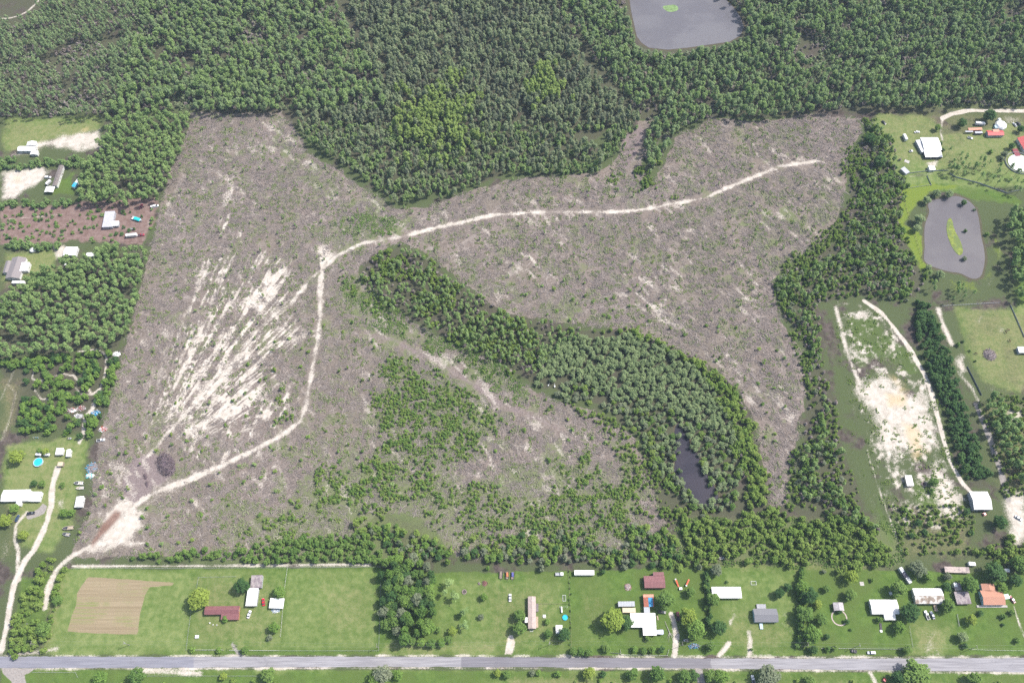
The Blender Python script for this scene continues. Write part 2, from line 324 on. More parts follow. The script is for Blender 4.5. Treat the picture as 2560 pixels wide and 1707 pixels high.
dry = mx(area("2240,1260 2440,1260 2440,1400 2240,1410", 9) * .5, area("2440,1000 2600,990 2600,1240 2500,1240", 10) * .55, area("0,940 60,950 30,1090 0,1100", 6) * .6, area("1700,1395 2240,1405 2240,1430 1700,1425", 4) * .5, area("100,1560 150,1430 180,1425 150,1560 130,1640 95,1640", 4) * .5, area("780,1440 940,1440 940,1600 800,1600", 12) * .42, area("470,1430 700,1430 690,1620 480,1620", 10) * .42, area("1190,1430 1420,1430 1400,1640 1050,1640 1200,1560", 14) * .42,
         area("1440,1470 1540,1470 1520,1620 1450,1620", 10) * .36, area("1810,1510 2000,1560 1960,1640 1800,1640", 10) * .46, area("2280,1560 2380,1560 2360,1640 2270,1640", 8) * .56, track("0,1648 2600,1648", 5, 3) * .35, area("955,1600 1250,1600 1250,1640 955,1640", 5) * .5,
         area("2180,275 2600,270 2600,440 2360,430 2190,400", 10) * .46, area("2380,760 2600,760 2600,1010 2440,960", 12) * .52, area("0,300 265,290 262,340 0,400", 10) * .5, area("0,1100 220,1090 180,1340 0,1400", 10) * .46,
         area("1420,1670 2560,1690 2560,1760 1200,1760", 8) * .42, area("1270,1690 1500,1690 1500,1740 1270,1740", 5) * .6, area("0,620 150,620 150,700 0,730", 8) * .5)
marsh = mx(area("2250,470 2300,455 2400,465 2330,480 2290,520 2265,560 2300,580 2310,630 2330,680 2300,680 2265,610 2240,560", 4) * .8, area("2345,600 2372,555 2380,560 2390,610 2408,640 2400,642 2380,620", 2, 0, .2),
           area("2290,585 2310,590 2310,645 2292,640", 3) * .9, area("2460,570 2480,640 2440,700 2480,710 2520,640 2500,560", 6) * .5, area("2360,690 2450,690 2460,740 2370,745", 8) * .5)
# --- weedy green on the cut-over, and green collars around the uncut strips
weed = mx(area("820,560 900,520 1000,530 1000,580 900,600", 22) * .55, area("880,690 930,720 1060,830 1240,900 1330,985 1260,990 1120,900 1000,850 900,800 860,720", 14) * .62, area("700,300 760,400 900,490 1000,530 940,540 800,470 700,400", 14) * .6,
          area("940,850 1020,860 1160,950 1270,1040 1240,1130 1150,1170 1000,1180 930,1090 950,980", 12) * .58, area("780,1180 960,1130 1150,1200 1500,1150 1600,1200 1600,1390 560,1390 560,1300 700,1250", 16) * .62,
          area("1690,1290 2240,1300 2260,1420 1680,1410", 8) * .8, area("560,1390 960,1300 1000,1420 300,1412", 8) * .7, area("1860,560 2100,520 2000,660 1930,700", 20) * .4, area("1150,660 1400,800 1560,825 1500,770 1300,740", 12) * .5,
          area("2160,240 2600,240 2600,280 2160,285", 6) * .6)
weed = np.clip(weed * (.55 + .9 * fbm(gx / 11, gy / 11, 3, 60)), 0, 1) + debris * np.clip((fbm(gx / 9, gy / 9, 4, 61) - .5) * 2.0 + .16, 0, .55)
weed = np.clip(weed, 0, 1)
red = mx(area("0,515 110,515 250,500 400,490 385,560 360,610 300,608 200,605 0,612", 6) * .88, area("2440,690 2500,690 2470,720", 5) * .4)
mulch = area("301,1280 287,1275 250,1317 227,1360 231,1365 272,1326 300,1293", 3.0, 0, .5)
purp = mx(1.15 * area("333,1150 384,1136 403,1167 416,1192 384,1218 359,1253 339,1262 320,1237 304,1211 317,1180", 4), area("1560,330 1600,300 1620,330 1590,400 1555,440 1540,400", 6) * .7, track(TR5b, 6.5, 4.0, .6) * .62)
plow = area("220,1442 313,1448 435,1455 433,1463 375,1467 362,1489 351,1532 344,1584 272,1585 169,1577 177,1543 190,1511 193,1481", 1.0, 0, .18)
grey = mx(area("95,1272 108,1258 118,1265 110,1285 70,1300 62,1290", 1.5, 0, .2), track("2440,1010 2470,1080 2500,1170 2520,1250", 5, 2.5) * .8, track("600,1640 588,1622 580,1608", 2.5, 2) * .7, area("1850,1560 1900,1580 1900,1640 1850,1640", 8) * .3,
          track("1748,1676 1755,1720", 5, 1.4) * .9, track("1880,1676 1886,1720", 3, 2) * .4, track("22,1672 44,1690 52,1730", 7.5, 1.4, .1), area("0,1668 95,1668 70,1684 30,1686", 1.5, 0, .2))
# lawn tone lot by lot (1 = pale and sparse, 0 = deep green), woodland floor, thin pale scuffs
tone = mx(area("150,1420 480,1420 470,1640 100,1640", 3) * .75, area("480,1420 715,1420 703,1630 470,1630", 2, 0, .2) * .55, area("718,1421 940,1419 945,1625 704,1625", 2, 0, .2) * .62, area("955,1600 1250,1600 1250,1640 955,1640", 4) * .8,
          area("1080,1430 1420,1430 1420,1640 1080,1640", 6) * .50, area("1430,1430 1540,1430 1540,1640 1430,1640", 5) * .35, area("1800,1420 2000,1420 1990,1640 1800,1640", 8) * .55, area("2280,1560 2380,1560 2370,1640 2270,1640", 6) * .8,
          area("2180,275 2600,270 2600,480 2380,470 2235,470 2180,350", 8) * .95, area("2380,750 2600,750 2600,1010 2440,960", 10) * .95, area("0,290 265,285 262,400 0,400", 10) * .9, area("0,1090 230,1080 190,1400 0,1420", 8) * .85, area("2440,500 2500,520 2520,690 2440,760 2420,700 2468,690 2465,600", 5) * .9,
          area("0,620 160,620 150,700 0,720", 6) * .8, area("0,1668 2600,1678 2600,1684 0,1676", 2) * .8, area("1200,1690 2560,1695 2560,1760 1200,1760", 5) * .5)
tone = np.clip(tone * (.65 + .7 * fbm(gx / 12, gy / 12, 3, 66)), 0, 1)
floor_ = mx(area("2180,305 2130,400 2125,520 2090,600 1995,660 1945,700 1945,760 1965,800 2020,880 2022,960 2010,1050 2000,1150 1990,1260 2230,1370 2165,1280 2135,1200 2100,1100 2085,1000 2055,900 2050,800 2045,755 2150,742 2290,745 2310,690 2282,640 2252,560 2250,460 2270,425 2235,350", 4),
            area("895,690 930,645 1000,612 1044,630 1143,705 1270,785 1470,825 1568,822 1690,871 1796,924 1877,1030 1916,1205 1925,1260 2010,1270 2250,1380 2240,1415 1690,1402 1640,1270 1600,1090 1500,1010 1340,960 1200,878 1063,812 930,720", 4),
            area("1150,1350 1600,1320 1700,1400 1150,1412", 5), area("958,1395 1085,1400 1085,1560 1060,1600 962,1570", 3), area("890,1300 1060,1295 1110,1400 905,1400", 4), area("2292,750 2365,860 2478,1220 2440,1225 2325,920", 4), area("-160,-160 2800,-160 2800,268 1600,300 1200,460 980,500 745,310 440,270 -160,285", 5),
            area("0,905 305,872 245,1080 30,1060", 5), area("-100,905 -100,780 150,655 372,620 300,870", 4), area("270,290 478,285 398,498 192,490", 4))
scuff = mx(area("631,1523 649,1522 648,1539 631,1536", 4) * .5, area("1341,1583 1359,1582 1358,1599 1341,1596", 4) * .5, area("1323,1470 1337,1469 1336,1482 1323,1479", 4) * .5, area("1372,1494 1388,1493 1387,1508 1372,1505", 4) * .5, area("1821,1528 1839,1527 1838,1544 1821,1541", 4) * .5, area("2292,1524 2308,1523 2307,1538 2292,1535", 4) * .5, area("1691,1443 1709,1442 1708,1459 1691,1456", 4) * .5, area("1205,1445 1225,1444 1224,1462 1205,1459", 4) * .5, area("1457,1490 1473,1489 1472,1504 1457,1501", 4) * .5, area("1890,1583 1910,1582 1909,1600 1890,1597", 4) * .5, area("2414,1595 2426,1595 2425,1606 2414,1604", 4) * .5, area("683,1595 697,1594 696,1607 683,1604", 4) * .5, area("2134,1415 2146,1415 2145,1426 2134,1424", 4) * .5, area("552,1569 568,1568 567,1583 552,1580", 4) * .5, track("2168,1125 2200,1230 2255,1380", 1.6, 1.6), area("2095,880 2135,960 2180,1120 2240,1330 2190,1300 2130,1100", 7) * .5 * ln_ * 1.6, area("640,1040 720,1100 600,1150 500,1130", 20) * .0)
rowm = plow                                            # furrows run east-west inside the ploughed plot
def setcol(me, name, chans):
    a = me.attributes.new(name, 'FLOAT_COLOR', 'POINT')
    d = np.ones((NV, 4), np.float32)
    for k, c in enumerate(chans): d[:, k] = c
    a.data.foreach_set('color', d.ravel())
nx, ny = len(xs), len(ys)
me = bpy.data.meshes.new("ground")
me.vertices.add(NV)
gz = (fbm(gx / 6, gy / 6, 3, 70) - .5) * .5 * debris * (1 - soft(sand - .5, .3)) 
me.vertices.foreach_set('co', np.stack([gx, gy, gz], 1).astype(np.float32).ravel())
i = np.arange(nx - 1)[None, :] + np.arange(ny - 1)[:, None] * nx
q = np.stack([i, i + 1, i + 1 + nx, i + nx], -1).reshape(-1, 4)
me.loops.add(q.size); me.loops.foreach_set('vertex_index', q.ravel().astype(np.int32))
me.polygons.add(len(q)); me.polygons.foreach_set('loop_start', np.arange(0, q.size, 4, dtype=np.int32))
me.update(calc_edges=True)
setcol(me, 'cover_a', (lush, dry, sand, debris))
setcol(me, 'cover_b', (red, mulch, plow, grey))
setcol(me, 'cover_c', (weed, marsh, yell, purp))
mud = mx(*[soft(1.6 - line_sd(WP(q_) + WP(q_)[:1], gx, gy) + wob * .35, 1.4) for q_ in (LAKE, POND, SWAMPW)])
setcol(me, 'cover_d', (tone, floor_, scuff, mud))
gm = bpy.data.materials.new("ground_cover"); t = NT(gm)
pos = t.n('ShaderNodeNewGeometry').outputs['Position']
def attr(n):
    a = t.n('ShaderNodeAttribute', attribute_name=n)
    s = t.n('ShaderNodeSeparateColor', {0: a.outputs['Color']})
    return s.outputs[0], s.outputs[1], s.outputs[2], a.outputs['Alpha']
a_l, a_d, a_s, a_deb = attr('cover_a'); b_r, b_m, b_p, b_g = attr('cover_b'); c_w, c_m, c_y, c_p = attr('cover_c'); d_t, d_f, d_s, d_x = attr('cover_d')
nf = t.noise(pos, .9, 4, .65); nm = t.noise(pos, .25, 4, .6); nb = t.noise(pos, .045, 3, .55); nff = t.noise(pos, 2.6, 3, .7)
fib1 = t.noise(t.scalev(pos, (.35, 2.4, 1), .5), 1.0, 3, .6); fib2 = t.noise(t.scalev(pos, (2.2, .3, 1), .25), 1.0, 3, .6)
def thr(m, n, amp, w=.06):                            # ragged edge: the mask is cut by noise, not by its own outline
    v = t.math('ADD', m, t.math('MULTIPLY', t.math('SUBTRACT', n, .5), amp))
    return t.mapr(v, .5 - w, .5 + w)
nfm = t.math('ADD', t.math('MULTIPLY', nf, .55), t.math('MULTIPLY', nm, .45))
nfx = t.math('ADD', t.math('MULTIPLY', nf, .4), t.math('MULTIPLY', nff, .6))
# forest floor
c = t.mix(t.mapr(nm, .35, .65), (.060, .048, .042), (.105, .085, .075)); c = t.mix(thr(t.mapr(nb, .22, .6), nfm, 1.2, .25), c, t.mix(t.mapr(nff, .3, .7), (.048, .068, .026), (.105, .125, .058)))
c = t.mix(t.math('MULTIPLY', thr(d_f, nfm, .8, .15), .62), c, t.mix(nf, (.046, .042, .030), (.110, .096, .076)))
# slash
deb = t.mix(t.mapr(nf, .3, .7), (0.112, 0.092, 0.079), (0.248, 0.207, 0.182))
deb = t.mix(t.mapr(fib1, .53, .66), deb, (0.330, 0.288, 0.262)); deb = t.mix(t.mapr(fib2, .55, .70), deb, (0.084, 0.069, 0.063))
deb = t.mix(t.math('MULTIPLY', t.mapr(nb, .35, .7), .45), deb, (0.185, 0.142, 0.124))
deb = t.mix(t.math('MULTIPLY', t.mapr(nff, .55, .75), .5), deb, (.09, .08, .065))
big_ = t.noise(pos, .011, 4, .6); deb = t.mix(t.math('MULTIPLY', t.mapr(big_, .42, .62), .5), deb, t.mix(nf, (.105, .090, .068), (.215, .190, .145)))
mid_ = t.noise(pos, .09, 4, .65, 1.0); deb = t.mix(t.math('MULTIPLY', t.mapr(mid_, .56, .66), .55), deb, (.300, .262, .238)); deb = t.mix(t.math('MULTIPLY', t.mapr(mid_, .44, .34), .45), deb, (.095, .080, .066))
c = t.mix(thr(a_deb, nfm, .5), c, deb)
wd = t.mix(t.mapr(nff, .35, .65), (.070, .095, .034), (.185, .215, .095)); c = t.mix(t.math('MULTIPLY', thr(c_w, nfx, 1.5, .16), .8), c, wd)
pu = t.mix(t.mapr(nf, .3, .7), (.150, .118, .115), (.235, .190, .182)); c = t.mix(thr(c_p, nfm, .5, .12), c, pu)
rd = t.mix(t.mapr(nm, .3, .7), (0.154, 0.101, 0.086), (0.225, 0.161, 0.143)); c = t.mix(thr(b_r, nfm, .5, .12), c, rd)
# grass
gr = t.mix(t.mapr(nm, .3, .7), (.070, .124, .024), (.112, .178, .038)); gr = t.mix(t.mapr(nb, .35, .65), gr, (.092, .135, .033)); gr = t.mix(t.math('MULTIPLY', t.mapr(nff, .4, .7), .35), gr, (.050, .088, .020))
gp = t.mix(t.mapr(nm, .3, .7), (.115, .170, .046), (.185, .222, .080)); gr = t.mix(t.mapr(t.math('ADD', d_t, t.math('MULTIPLY', t.math('SUBTRACT', t.math('ADD', t.math('MULTIPLY', nm, .5), t.math('MULTIPLY', nff, .5)), .5), .8)), .2, .9), gr, gp)
c = t.mix(thr(a_l, nfx, .75, .14), c, gr)
dg = t.mix(t.mapr(nf, .3, .7), (0.165, 0.158, 0.072), (0.255, 0.220, 0.120)); c = t.mix(t.math('MULTIPLY', thr(a_d, nfm, 1.3, .3), .62), c, dg)
mg = t.mix(t.mapr(nf, .3, .7), (0.108, 0.169, 0.022), (0.176, 0.216, 0.040)); c = t.mix(thr(c_m, nfm, .6, .12), c, mg)
row = t.noise(t.scalev(pos, (.014, 1.15, 1)), 1.0, 3, .6); pl = t.mix(t.mapr(row, .28, .72), (.225, .178, .110), (.305, .248, .162)); pl = t.mix(t.math('MULTIPLY', t.mapr(nb, .42, .6), t.mapr(row, .45, .6)), pl, (.20, .21, .085))
c = t.mix(thr(b_p, nfm, .35, .1), c, pl)
sn = t.mix(t.mapr(nm, .3, .7), (0.420, 0.376, 0.320), (0.560, 0.515, 0.455)); sn = t.mix(t.math('MULTIPLY', t.mapr(nff, .5, .72), .4), sn, (0.294, 0.259, 0.217))
va = t.math('ADD', a_s, t.math('MULTIPLY', t.math('SUBTRACT', nfx, .5), 1.25)); c = t.mix(t.mapr(va, .42, .68), c, sn)
c = t.mix(t.mapr(t.math('ADD', d_s, t.math('MULTIPLY', t.math('SUBTRACT', nfx, .5), 1.1)), .45, .75), c, sn)
c = t.mix(t.math('MULTIPLY', thr(c_y, nfm, .6, .2), .6), c, (.50, .38, .21))
gyc = t.mix(t.mapr(nf, .3, .7), (.235, .212, .195), (.325, .298, .278)); c = t.mix(thr(b_g, nfm, .35, .1), c, gyc)
ml = t.mix(t.mapr(nf, .3, .7), (.135, .078, .062), (.225, .130, .095)); c = t.mix(t.math('MULTIPLY', thr(b_m, nfx, .9, .3), .9), c, ml)
c = t.mix(t.math('MULTIPLY', thr(d_x, nfm, .7, .2), .8), c, t.mix(nf, (.060, .052, .036), (.125, .105, .070)))
bs = t.n('ShaderNodeBsdfPrincipled', {'Base Color': c, 'Roughness': .95, 'Specular IOR Level': .1})
bp = t.n('ShaderNodeBump', {'Strength': .6, 'Distance': .35, 'Height': t.math('ADD', nf, t.math('MULTIPLY', fib1, .5))}); t.put(bs.inputs['Normal'], bp.outputs[0])
t.out(bs); me.materials.append(gm)
ground = bpy.data.objects.new("ground", me); col.objects.link(ground); tag(ground, kind='structure')

# ---------------------------------------------------------------- road, water
def sheet(name, pts, z, m, kind='structure'):
    b = MB(); b.add([(p[0], p[1], z) for p in pts], [tuple(range(len(pts)))][:1])
    o = b.build(name, m); 
    bm = bmesh.new(); bm.from_mesh(o.data); bmesh.ops.triangulate(bm, faces=bm.faces); bmesh.ops.recalc_face_normals(bm, faces=bm.faces)
    if bm.faces and sum(f.normal.z for f in bm.faces) < 0: bmesh.ops.reverse_faces(bm, faces=bm.faces)
    bm.to_mesh(o.data); bm.free()
    if kind: o['kind'] = kind
    return o
rm = bpy.data.materials.new("worn_asphalt"); t = NT(rm)
pos = t.n('ShaderNodeNewGeometry').outputs['Position']
px_ = t.n('ShaderNodeSeparateXYZ', {0: pos}).outputs[0]
lng = t.noise(t.scalev(pos, (.05, .9, 1)), 1.0, 4, .6); n1 = t.noise(pos, .5, 5, .65); n2 = t.noise(pos, 3, 3, .6)
pale = t.mix(t.mapr(lng, .35, .65), (.225, .218, .232), (.305, .297, .312)); dark = t.mix(t.mapr(lng, .3, .7), (.155, .148, .165), (.205, .197, .215)); blue = t.mix(t.mapr(lng, .3, .7), (.178, .178, .21), (.235, .235, .27))
xa, xb, xc = G(1153, 1655).x, G(1777, 1655).x, G(484, 1655).x
jit = t.math('MULTIPLY', t.math('SUBTRACT', n1, .5), 5.0)
pj = t.math('ADD', px_, jit)
f_ = t.math('MULTIPLY', t.mapr(px_, xa - .1, xa + .1), t.math('SUBTRACT', 1, t.mapr(pj, xb - .6, xb + .6)))
c = t.mix(f_, pale, dark); c = t.mix(t.math('SUBTRACT', 1, t.mapr(pj, xc - .8, xc + .8)), c, blue)
c = t.mix(t.math('MULTIPLY', t.mapr(n2, .5, .75), .25), c, (.17, .16, .17)); c = t.mix(t.math('MULTIPLY', t.mapr(t.noise(pos, .13, 5, .7, 1.5), .60, .66), .35), c, (.15, .145, .16))
t.out(t.n('ShaderNodeBsdfPrincipled', {'Base Color': c, 'Roughness': .9, 'Specular IOR Level': .2}))
def ragged(line, amp, seed):
    o = []; r = random.Random(seed)
    for (a, b) in zip(line, line[1:]):
        n = max(2, int(math.hypot(b[0] - a[0], b[1] - a[1]) / 2.2))
        for k in range(n):
            f = k / n; o.append((a[0] + (b[0] - a[0]) * f, a[1] + (b[1] - a[1]) * f + r.uniform(-amp, amp)))
    return o + [line[-1]]
top_ = ragged(WP("-260,1641 0,1640 480,1641 900,1640 1150,1641 1450,1643 1800,1645 2150,1645 2560,1644 2820,1644"), .22, 1)
bot_ = ragged(WP("2820,1680 2560,1679 2150,1674 1800,1670 1450,1667 1150,1666 900,1666 480,1668 0,1669 -260,1669"), .22, 2)
sheet("road", top_ + bot_, .035, rm)
def water_mat(name, c, c2, rough):
    m = bpy.data.materials.new(name); t = NT(m)
    pos = t.n('ShaderNodeNewGeometry').outputs['Position']
    cc = t.mix(t.mapr(t.noise(pos, .03, 4, .6), .4, .6), c, c2)
    b = t.n('ShaderNodeBsdfPrincipled', {'Base Color': cc, 'Roughness': rough, 'IOR': 1.33})
    bp = t.n('ShaderNodeBump', {'Strength': .08, 'Distance': .05, 'Height': t.noise(pos, 1.2, 2)}); t.put(b.inputs['Normal'], bp.outputs[0])
    t.out(b); return m
sheet("lake", WP(LAKE), .08, water_mat("lake_water", (.125, .120, .132), (.15, .145, .155), .25))
def smooth_poly(P, n=3):
    for _ in range(n): P = [((a[0] * (1 - f) + b[0] * f), (a[1] * (1 - f) + b[1] * f)) for a, b in zip(P, P[1:] + P[:1]) for f in (.25, .75)]
    return P
sheet("pond", smooth_poly(WP(POND)), .08, water_mat("pond_water", (.108, .100, .108), (.125, .117, .122), .25))
sheet("swamp_water", smooth_poly(WP(SWAMPW)), .08, water_mat("dark_water", (.022, .020, .032), (.032, .028, .040), .25))
0 and sheet("swamp_water", smooth_poly(WP("1360,935 1400,925 1470,930 1540,940 1545,960 1490,955 1420,950 1395,975 1375,965")), .08, bpy.data.materials["dark_water"])
isl = sheet("island", smooth_poly(WP("2371,545 2380,547 2385,575 2400,600 2408,625 2405,638 2394,638 2380,620 2368,590 2365,565")), .22, mat("island_grass", (.19, .23, .045), .95, .3, .5, c2=(.13, .17, .05)))
sheet("duckweed", smooth_poly(WP("1655,16 1672,14 1688,12 1698,22 1690,30 1670,31 1660,24")), .10, mat("duckweed_green", (.17, .26, .10), .9, .3, .4), 'stuff')
# ================================================================ VEGETATION
protocol = bpy.data.collections.new("prototypes")            # never linked to the scene: only instanced
bark = mat('bark', (.16, .125, .10), .95, .3, 3); greybark = mat('grey_bark', (.30, .27, .25), .95, .3, 3)
TINT = {
 'pine':   foliage('pine_needles', (0.100, 0.169, 0.059), (0.177, 0.256, 0.090)),
 'pine_l': foliage('light_pine_needles', (0.130, 0.201, 0.071), (0.195, 0.266, 0.097)),
 'swamp':  foliage('swamp_leaves', (.135, .175, .092), (.215, .250, .142)),
 'cyp':    foliage('cypress_leaves', (.165, .230, .064), (.215, .280, .085)),
 'pine_f': foliage('hazed_pine_needles', (.135, .195, .092), (.195, .255, .118)),  # paler, bluer needles: distance haze put into the leaf colour
 'willow': foliage('willow_leaves', (.135, .185, .085), (.205, .255, .125)),
 'mid':    foliage('broad_leaves', (0.073, 0.138, 0.032), (0.135, 0.205, 0.052)),
 'dark':   foliage('dark_leaves', (.040, .088, .028), (.066, .122, .038)),
 'yellow': foliage('yellow_green_leaves', (.150, .210, .034), (.200, .255, .050)),
 'bright': foliage('bright_leaves', (.095, .170, .034), (.145, .225, .050)),
 'grey':   foliage('grey_green_leaves', (.125, .150, .092), (.170, .190, .125)),
 'brush':  foliage('brush_leaves', (0.105, 0.173, 0.034), (0.168, 0.226, 0.055)),
 'weed':   foliage('pale_weeds', (0.147, 0.175, 0.083), (0.206, 0.225, 0.125), .2),
 'dead':   foliage('dead_twigs', (.135, .112, .108), (.20, .17, .16), .1),
}
def crown_geo(seed, lobes, per, rad, z0, z1, lr, size, shape='round', rz=1.0):
    """leaf cards gathered in clumps through the crown's volume"""
    r = np.random.default_rng(seed); V, F = [], []
    H = z1 - z0
    for k in range(lobes):
        f = (k + r.random()) / lobes
        a = r.random() * 6.283
        if shape == 'round': env = math.sqrt(max(0.02, 1 - (2 * f - 1.0) ** 2)); rr = rad * env * r.random() ** .45 * .86
        elif shape == 'pine': env = (1 - f) ** .75 * .92 + .10; rr = rad * env * r.random() ** .5
        elif shape == 'column': env = math.sqrt(max(.05, 1 - abs(2 * f - 1) ** 3)); rr = rad * env * r.random() ** .5 * .8
        else: env = 1; rr = rad * r.random() ** .5
        cx, cy, cz = rr * math.cos(a), rr * math.sin(a), z0 + H * (f * .88 + .06)
        L = lr * (.7 + .6 * r.random())
        n = max(3, int(per * (.7 + .6 * r.random())))
        d = r.normal(size=(n, 3)); d[:, 2] = d[:, 2] * .8 + .25; d /= np.linalg.norm(d, axis=1)[:, None]
        p = np.array([cx, cy, cz]) + d * L * (.45 + .6 * r.random(n))[:, None] * np.array([1, 1, rz])
        nn = d + np.array([0, 0, .85]) + r.normal(size=(n, 3)) * .45; nn /= np.linalg.norm(nn, axis=1)[:, None]
        t1 = np.cross(nn, r.normal(size=(n, 3))); t1 /= np.linalg.norm(t1, axis=1)[:, None]; t2 = np.cross(nn, t1)
        s = size * (.6 + .8 * r.random(n))[:, None]; s2 = s * (.55 + .45 * r.random(n))[:, None]
        q = np.stack([p - t1 * s, p - t2 * s2 + t1 * s * .2, p + t1 * s, p + t2 * s2], 1)
        b = len(V) * 4 if False else sum(len(x) for x in V)
        V.append(q.reshape(-1, 3)); F.append(np.arange(n * 4).reshape(n, 4) + b)
    return np.concatenate(V), np.concatenate(F)
def trunk_geo(seed, h, r0, lean=.3, limbs=4, zl=.5, reach=1.5):
    b = MB(); r = random.Random(seed); x, y = r.uniform(-lean, lean), r.uniform(-lean, lean)
    b.tube([(0, 0, -.15), (x * .4, y * .4, h * .4), (x, y, h)], [r0, r0 * .75, r0 * .25], 6)
    for k in range(limbs):
        z = h * (zl + (1 - zl) * (k + .5) / limbs * .9); a = r.random() * 6.28; L = reach * (1.15 - .6 * (k / max(1, limbs)))
        f = z / h; p = Vector((x * f, y * f, z))
        b.tube([p, p + Vector((math.cos(a) * L * .6, math.sin(a) * L * .6, L * .25)), p + Vector((math.cos(a) * L, math.sin(a) * L, L * .55))], [r0 * .4, r0 * .25, r0 * .1], 4)
    return b.v, b.f
# kind: (lobes, cards per lobe, radius, crown bottom, crown top, lobe radius, card size, shape, trunk height, trunk radius)
KINDS = {
 'pine':   (16, 30, 2.1, 7.4, 13.6, 1.00, .38, 'round', 12.6, .17),
 'thin':   (9, 20, 1.7, 9.0, 14.5, .85, .34, 'pine', 14.0, .14),
 'swamp':  (24, 22, 1.9, 3.4, 11.0, .80, .36, 'column', 9.5, .16),
 'willow': (26, 28, 2.6, .8, 5.5, .95, .33, 'round', 4.5, .18),
 'broad':  (60, 40, 4.0, 2.2, 9.0, 1.15, .33, 'round', 7.6, .30),
 'thick':  (20, 26, 2.0, .4, 4.6, .75, .33, 'round', 3.6, .12),
 'shrub':  (8, 16, .95, .1, 1.7, .45, .24, 'round', 1.1, .06),
 'low':    (8, 10, 1.5, .05, .65, .40, .24, 'flat', .4, .04),
 'sap':    (8, 16, 1.0, .8, 4.2, .5, .26, 'column', 3.8, .06),
}
NPROTO = 6
GEO = {k: [(crown_geo(100 * n + hash(k) % 1 + len(k) * 13 + ord(k[0]), *v[:8]), trunk_geo(n * 31 + ord(k[1]), v[8], v[9], limbs=3 if k in ('shrub', 'low', 'sap') else 5, zl=.45, reach=v[2] * .7)) for n in range(NPROTO)] for k, v in KINDS.items()}
_cm = {}
def crown_mesh(kind, n, tint):
    key = (kind, n, tint)
    if key not in _cm:
        V, F = GEO[kind][n][0]; _cm[key] = mesh_from(kind + "_crown", V, F, [TINT[tint]])
    return _cm[key]
def trunk_mesh(kind, n):
    key = (kind, n)
    if key not in _cm:
        V, F = GEO[kind][n][1]; _cm[key] = mesh_from(kind + "_trunk", V, F, [bark], smooth=True)
    return _cm[key]
def plant(name, kind, p, rad, h, tint, label, cat, group=None, trunk='trunk'):
    """one tree or shrub of its own: Empty at the foot > trunk, crown"""
    n = rnd.randrange(NPROTO); v = KINDS[kind]
    o = empty(name, (p[0], p[1], 0), rnd.random() * 6.28)
    s = rad / (v[2] + v[5] * .55); o.scale = (s, s, h / (v[4] + .3)); tag(o, label, cat, group)
    c = bpy.data.objects.new('crown', crown_mesh(kind, n, tint)); col.objects.link(c); c.parent = o
    if trunk:
        tk = bpy.data.objects.new(trunk, trunk_mesh(kind, n)); col.objects.link(tk); tk.parent = o
    return o
_protos = {}
def proto_set(kind, tint):
    key = (kind, tint)
    if key not in _protos:
        c = bpy.data.collections.new("proto_" + kind + "_" + tint); objs = []
        for n in range(NPROTO):
            (V, F), (V2, F2) = GEO[kind][n]
            k = len(V); vs = list(V) + list(V2); fs = [tuple(f) for f in F] + [tuple(i + k for i in f) for f in F2]
            m_ = mesh_from("%s_%s_%d" % (kind, tint, n), vs, fs, [TINT[tint], bark], [0] * len(F) + [1] * len(F2))
            o = bpy.data.objects.new("%s_%s_%02d" % (kind, tint, n), m_); c.objects.link(o)
        _protos[key] = c
    return _protos[key]
def scatter_object(name, coll, P, S, label, cat, nproto=NPROTO, Z=None, RZ=None):
    """ONE object of kind stuff: points that carry instances of a few prototype plants"""
    n = len(P); me = bpy.data.meshes.new(name); me.vertices.add(n)
    co = np.zeros((n, 3), np.float32); co[:, :2] = P
    if Z is not None: co[:, 2] = Z
    me.vertices.foreach_set('co', co.ravel())
    a = me.attributes.new('sc', 'FLOAT_VECTOR', 'POINT'); a.data.foreach_set('vector', np.asarray(S, np.float32).ravel())
    a = me.attributes.new('rz', 'FLOAT', 'POINT'); a.data.foreach_set('value', (rng.random(n) * 6.283 if RZ is None else RZ).astype(np.float32))
    a = me.attributes.new('ix', 'INT', 'POINT'); a.data.foreach_set('value', rng.integers(0, nproto, n).astype(np.int32))
    o = bpy.data.objects.new(name, me); col.objects.link(o)
    ng = bpy.data.node_groups.new(name + "_scatter", 'GeometryNodeTree')
    ng.interface.new_socket('Geometry', in_out='INPUT', socket_type='NodeSocketGeometry'); ng.interface.new_socket('Geometry', in_out='OUTPUT', socket_type='NodeSocketGeometry')
    N, L = ng.nodes, ng.links
    gi, go = N.new('NodeGroupInput'), N.new('NodeGroupOutput')
    iop = N.new('GeometryNodeInstanceOnPoints'); ci = N.new('GeometryNodeCollectionInfo')
    ci.inputs['Collection'].default_value = coll; ci.inputs['Separate Children'].default_value = True; ci.inputs['Reset Children'].default_value = True
    def na(nm, ty):
        x = N.new('GeometryNodeInputNamedAttribute'); x.data_type = ty; x.inputs[0].default_value = nm; return x.outputs[0]
    cx = N.new('ShaderNodeCombineXYZ'); L.new(na('rz', 'FLOAT'), cx.inputs[2])
    L.new(gi.outputs[0], iop.inputs['Points']); L.new(ci.outputs[0], iop.inputs['Instance']); iop.inputs['Pick Instance'].default_value = True
    L.new(na('ix', 'INT'), iop.inputs['Instance Index']); L.new(cx.outputs[0], iop.inputs['Rotation']); L.new(na('sc', 'FLOAT_VECTOR'), iop.inputs['Scale'])
    L.new(iop.outputs[0], go.inputs[0])
    md = o.modifiers.new('scatter', 'NODES'); md.node_group = ng
    tag(o, label, cat, kind='stuff')
    return o
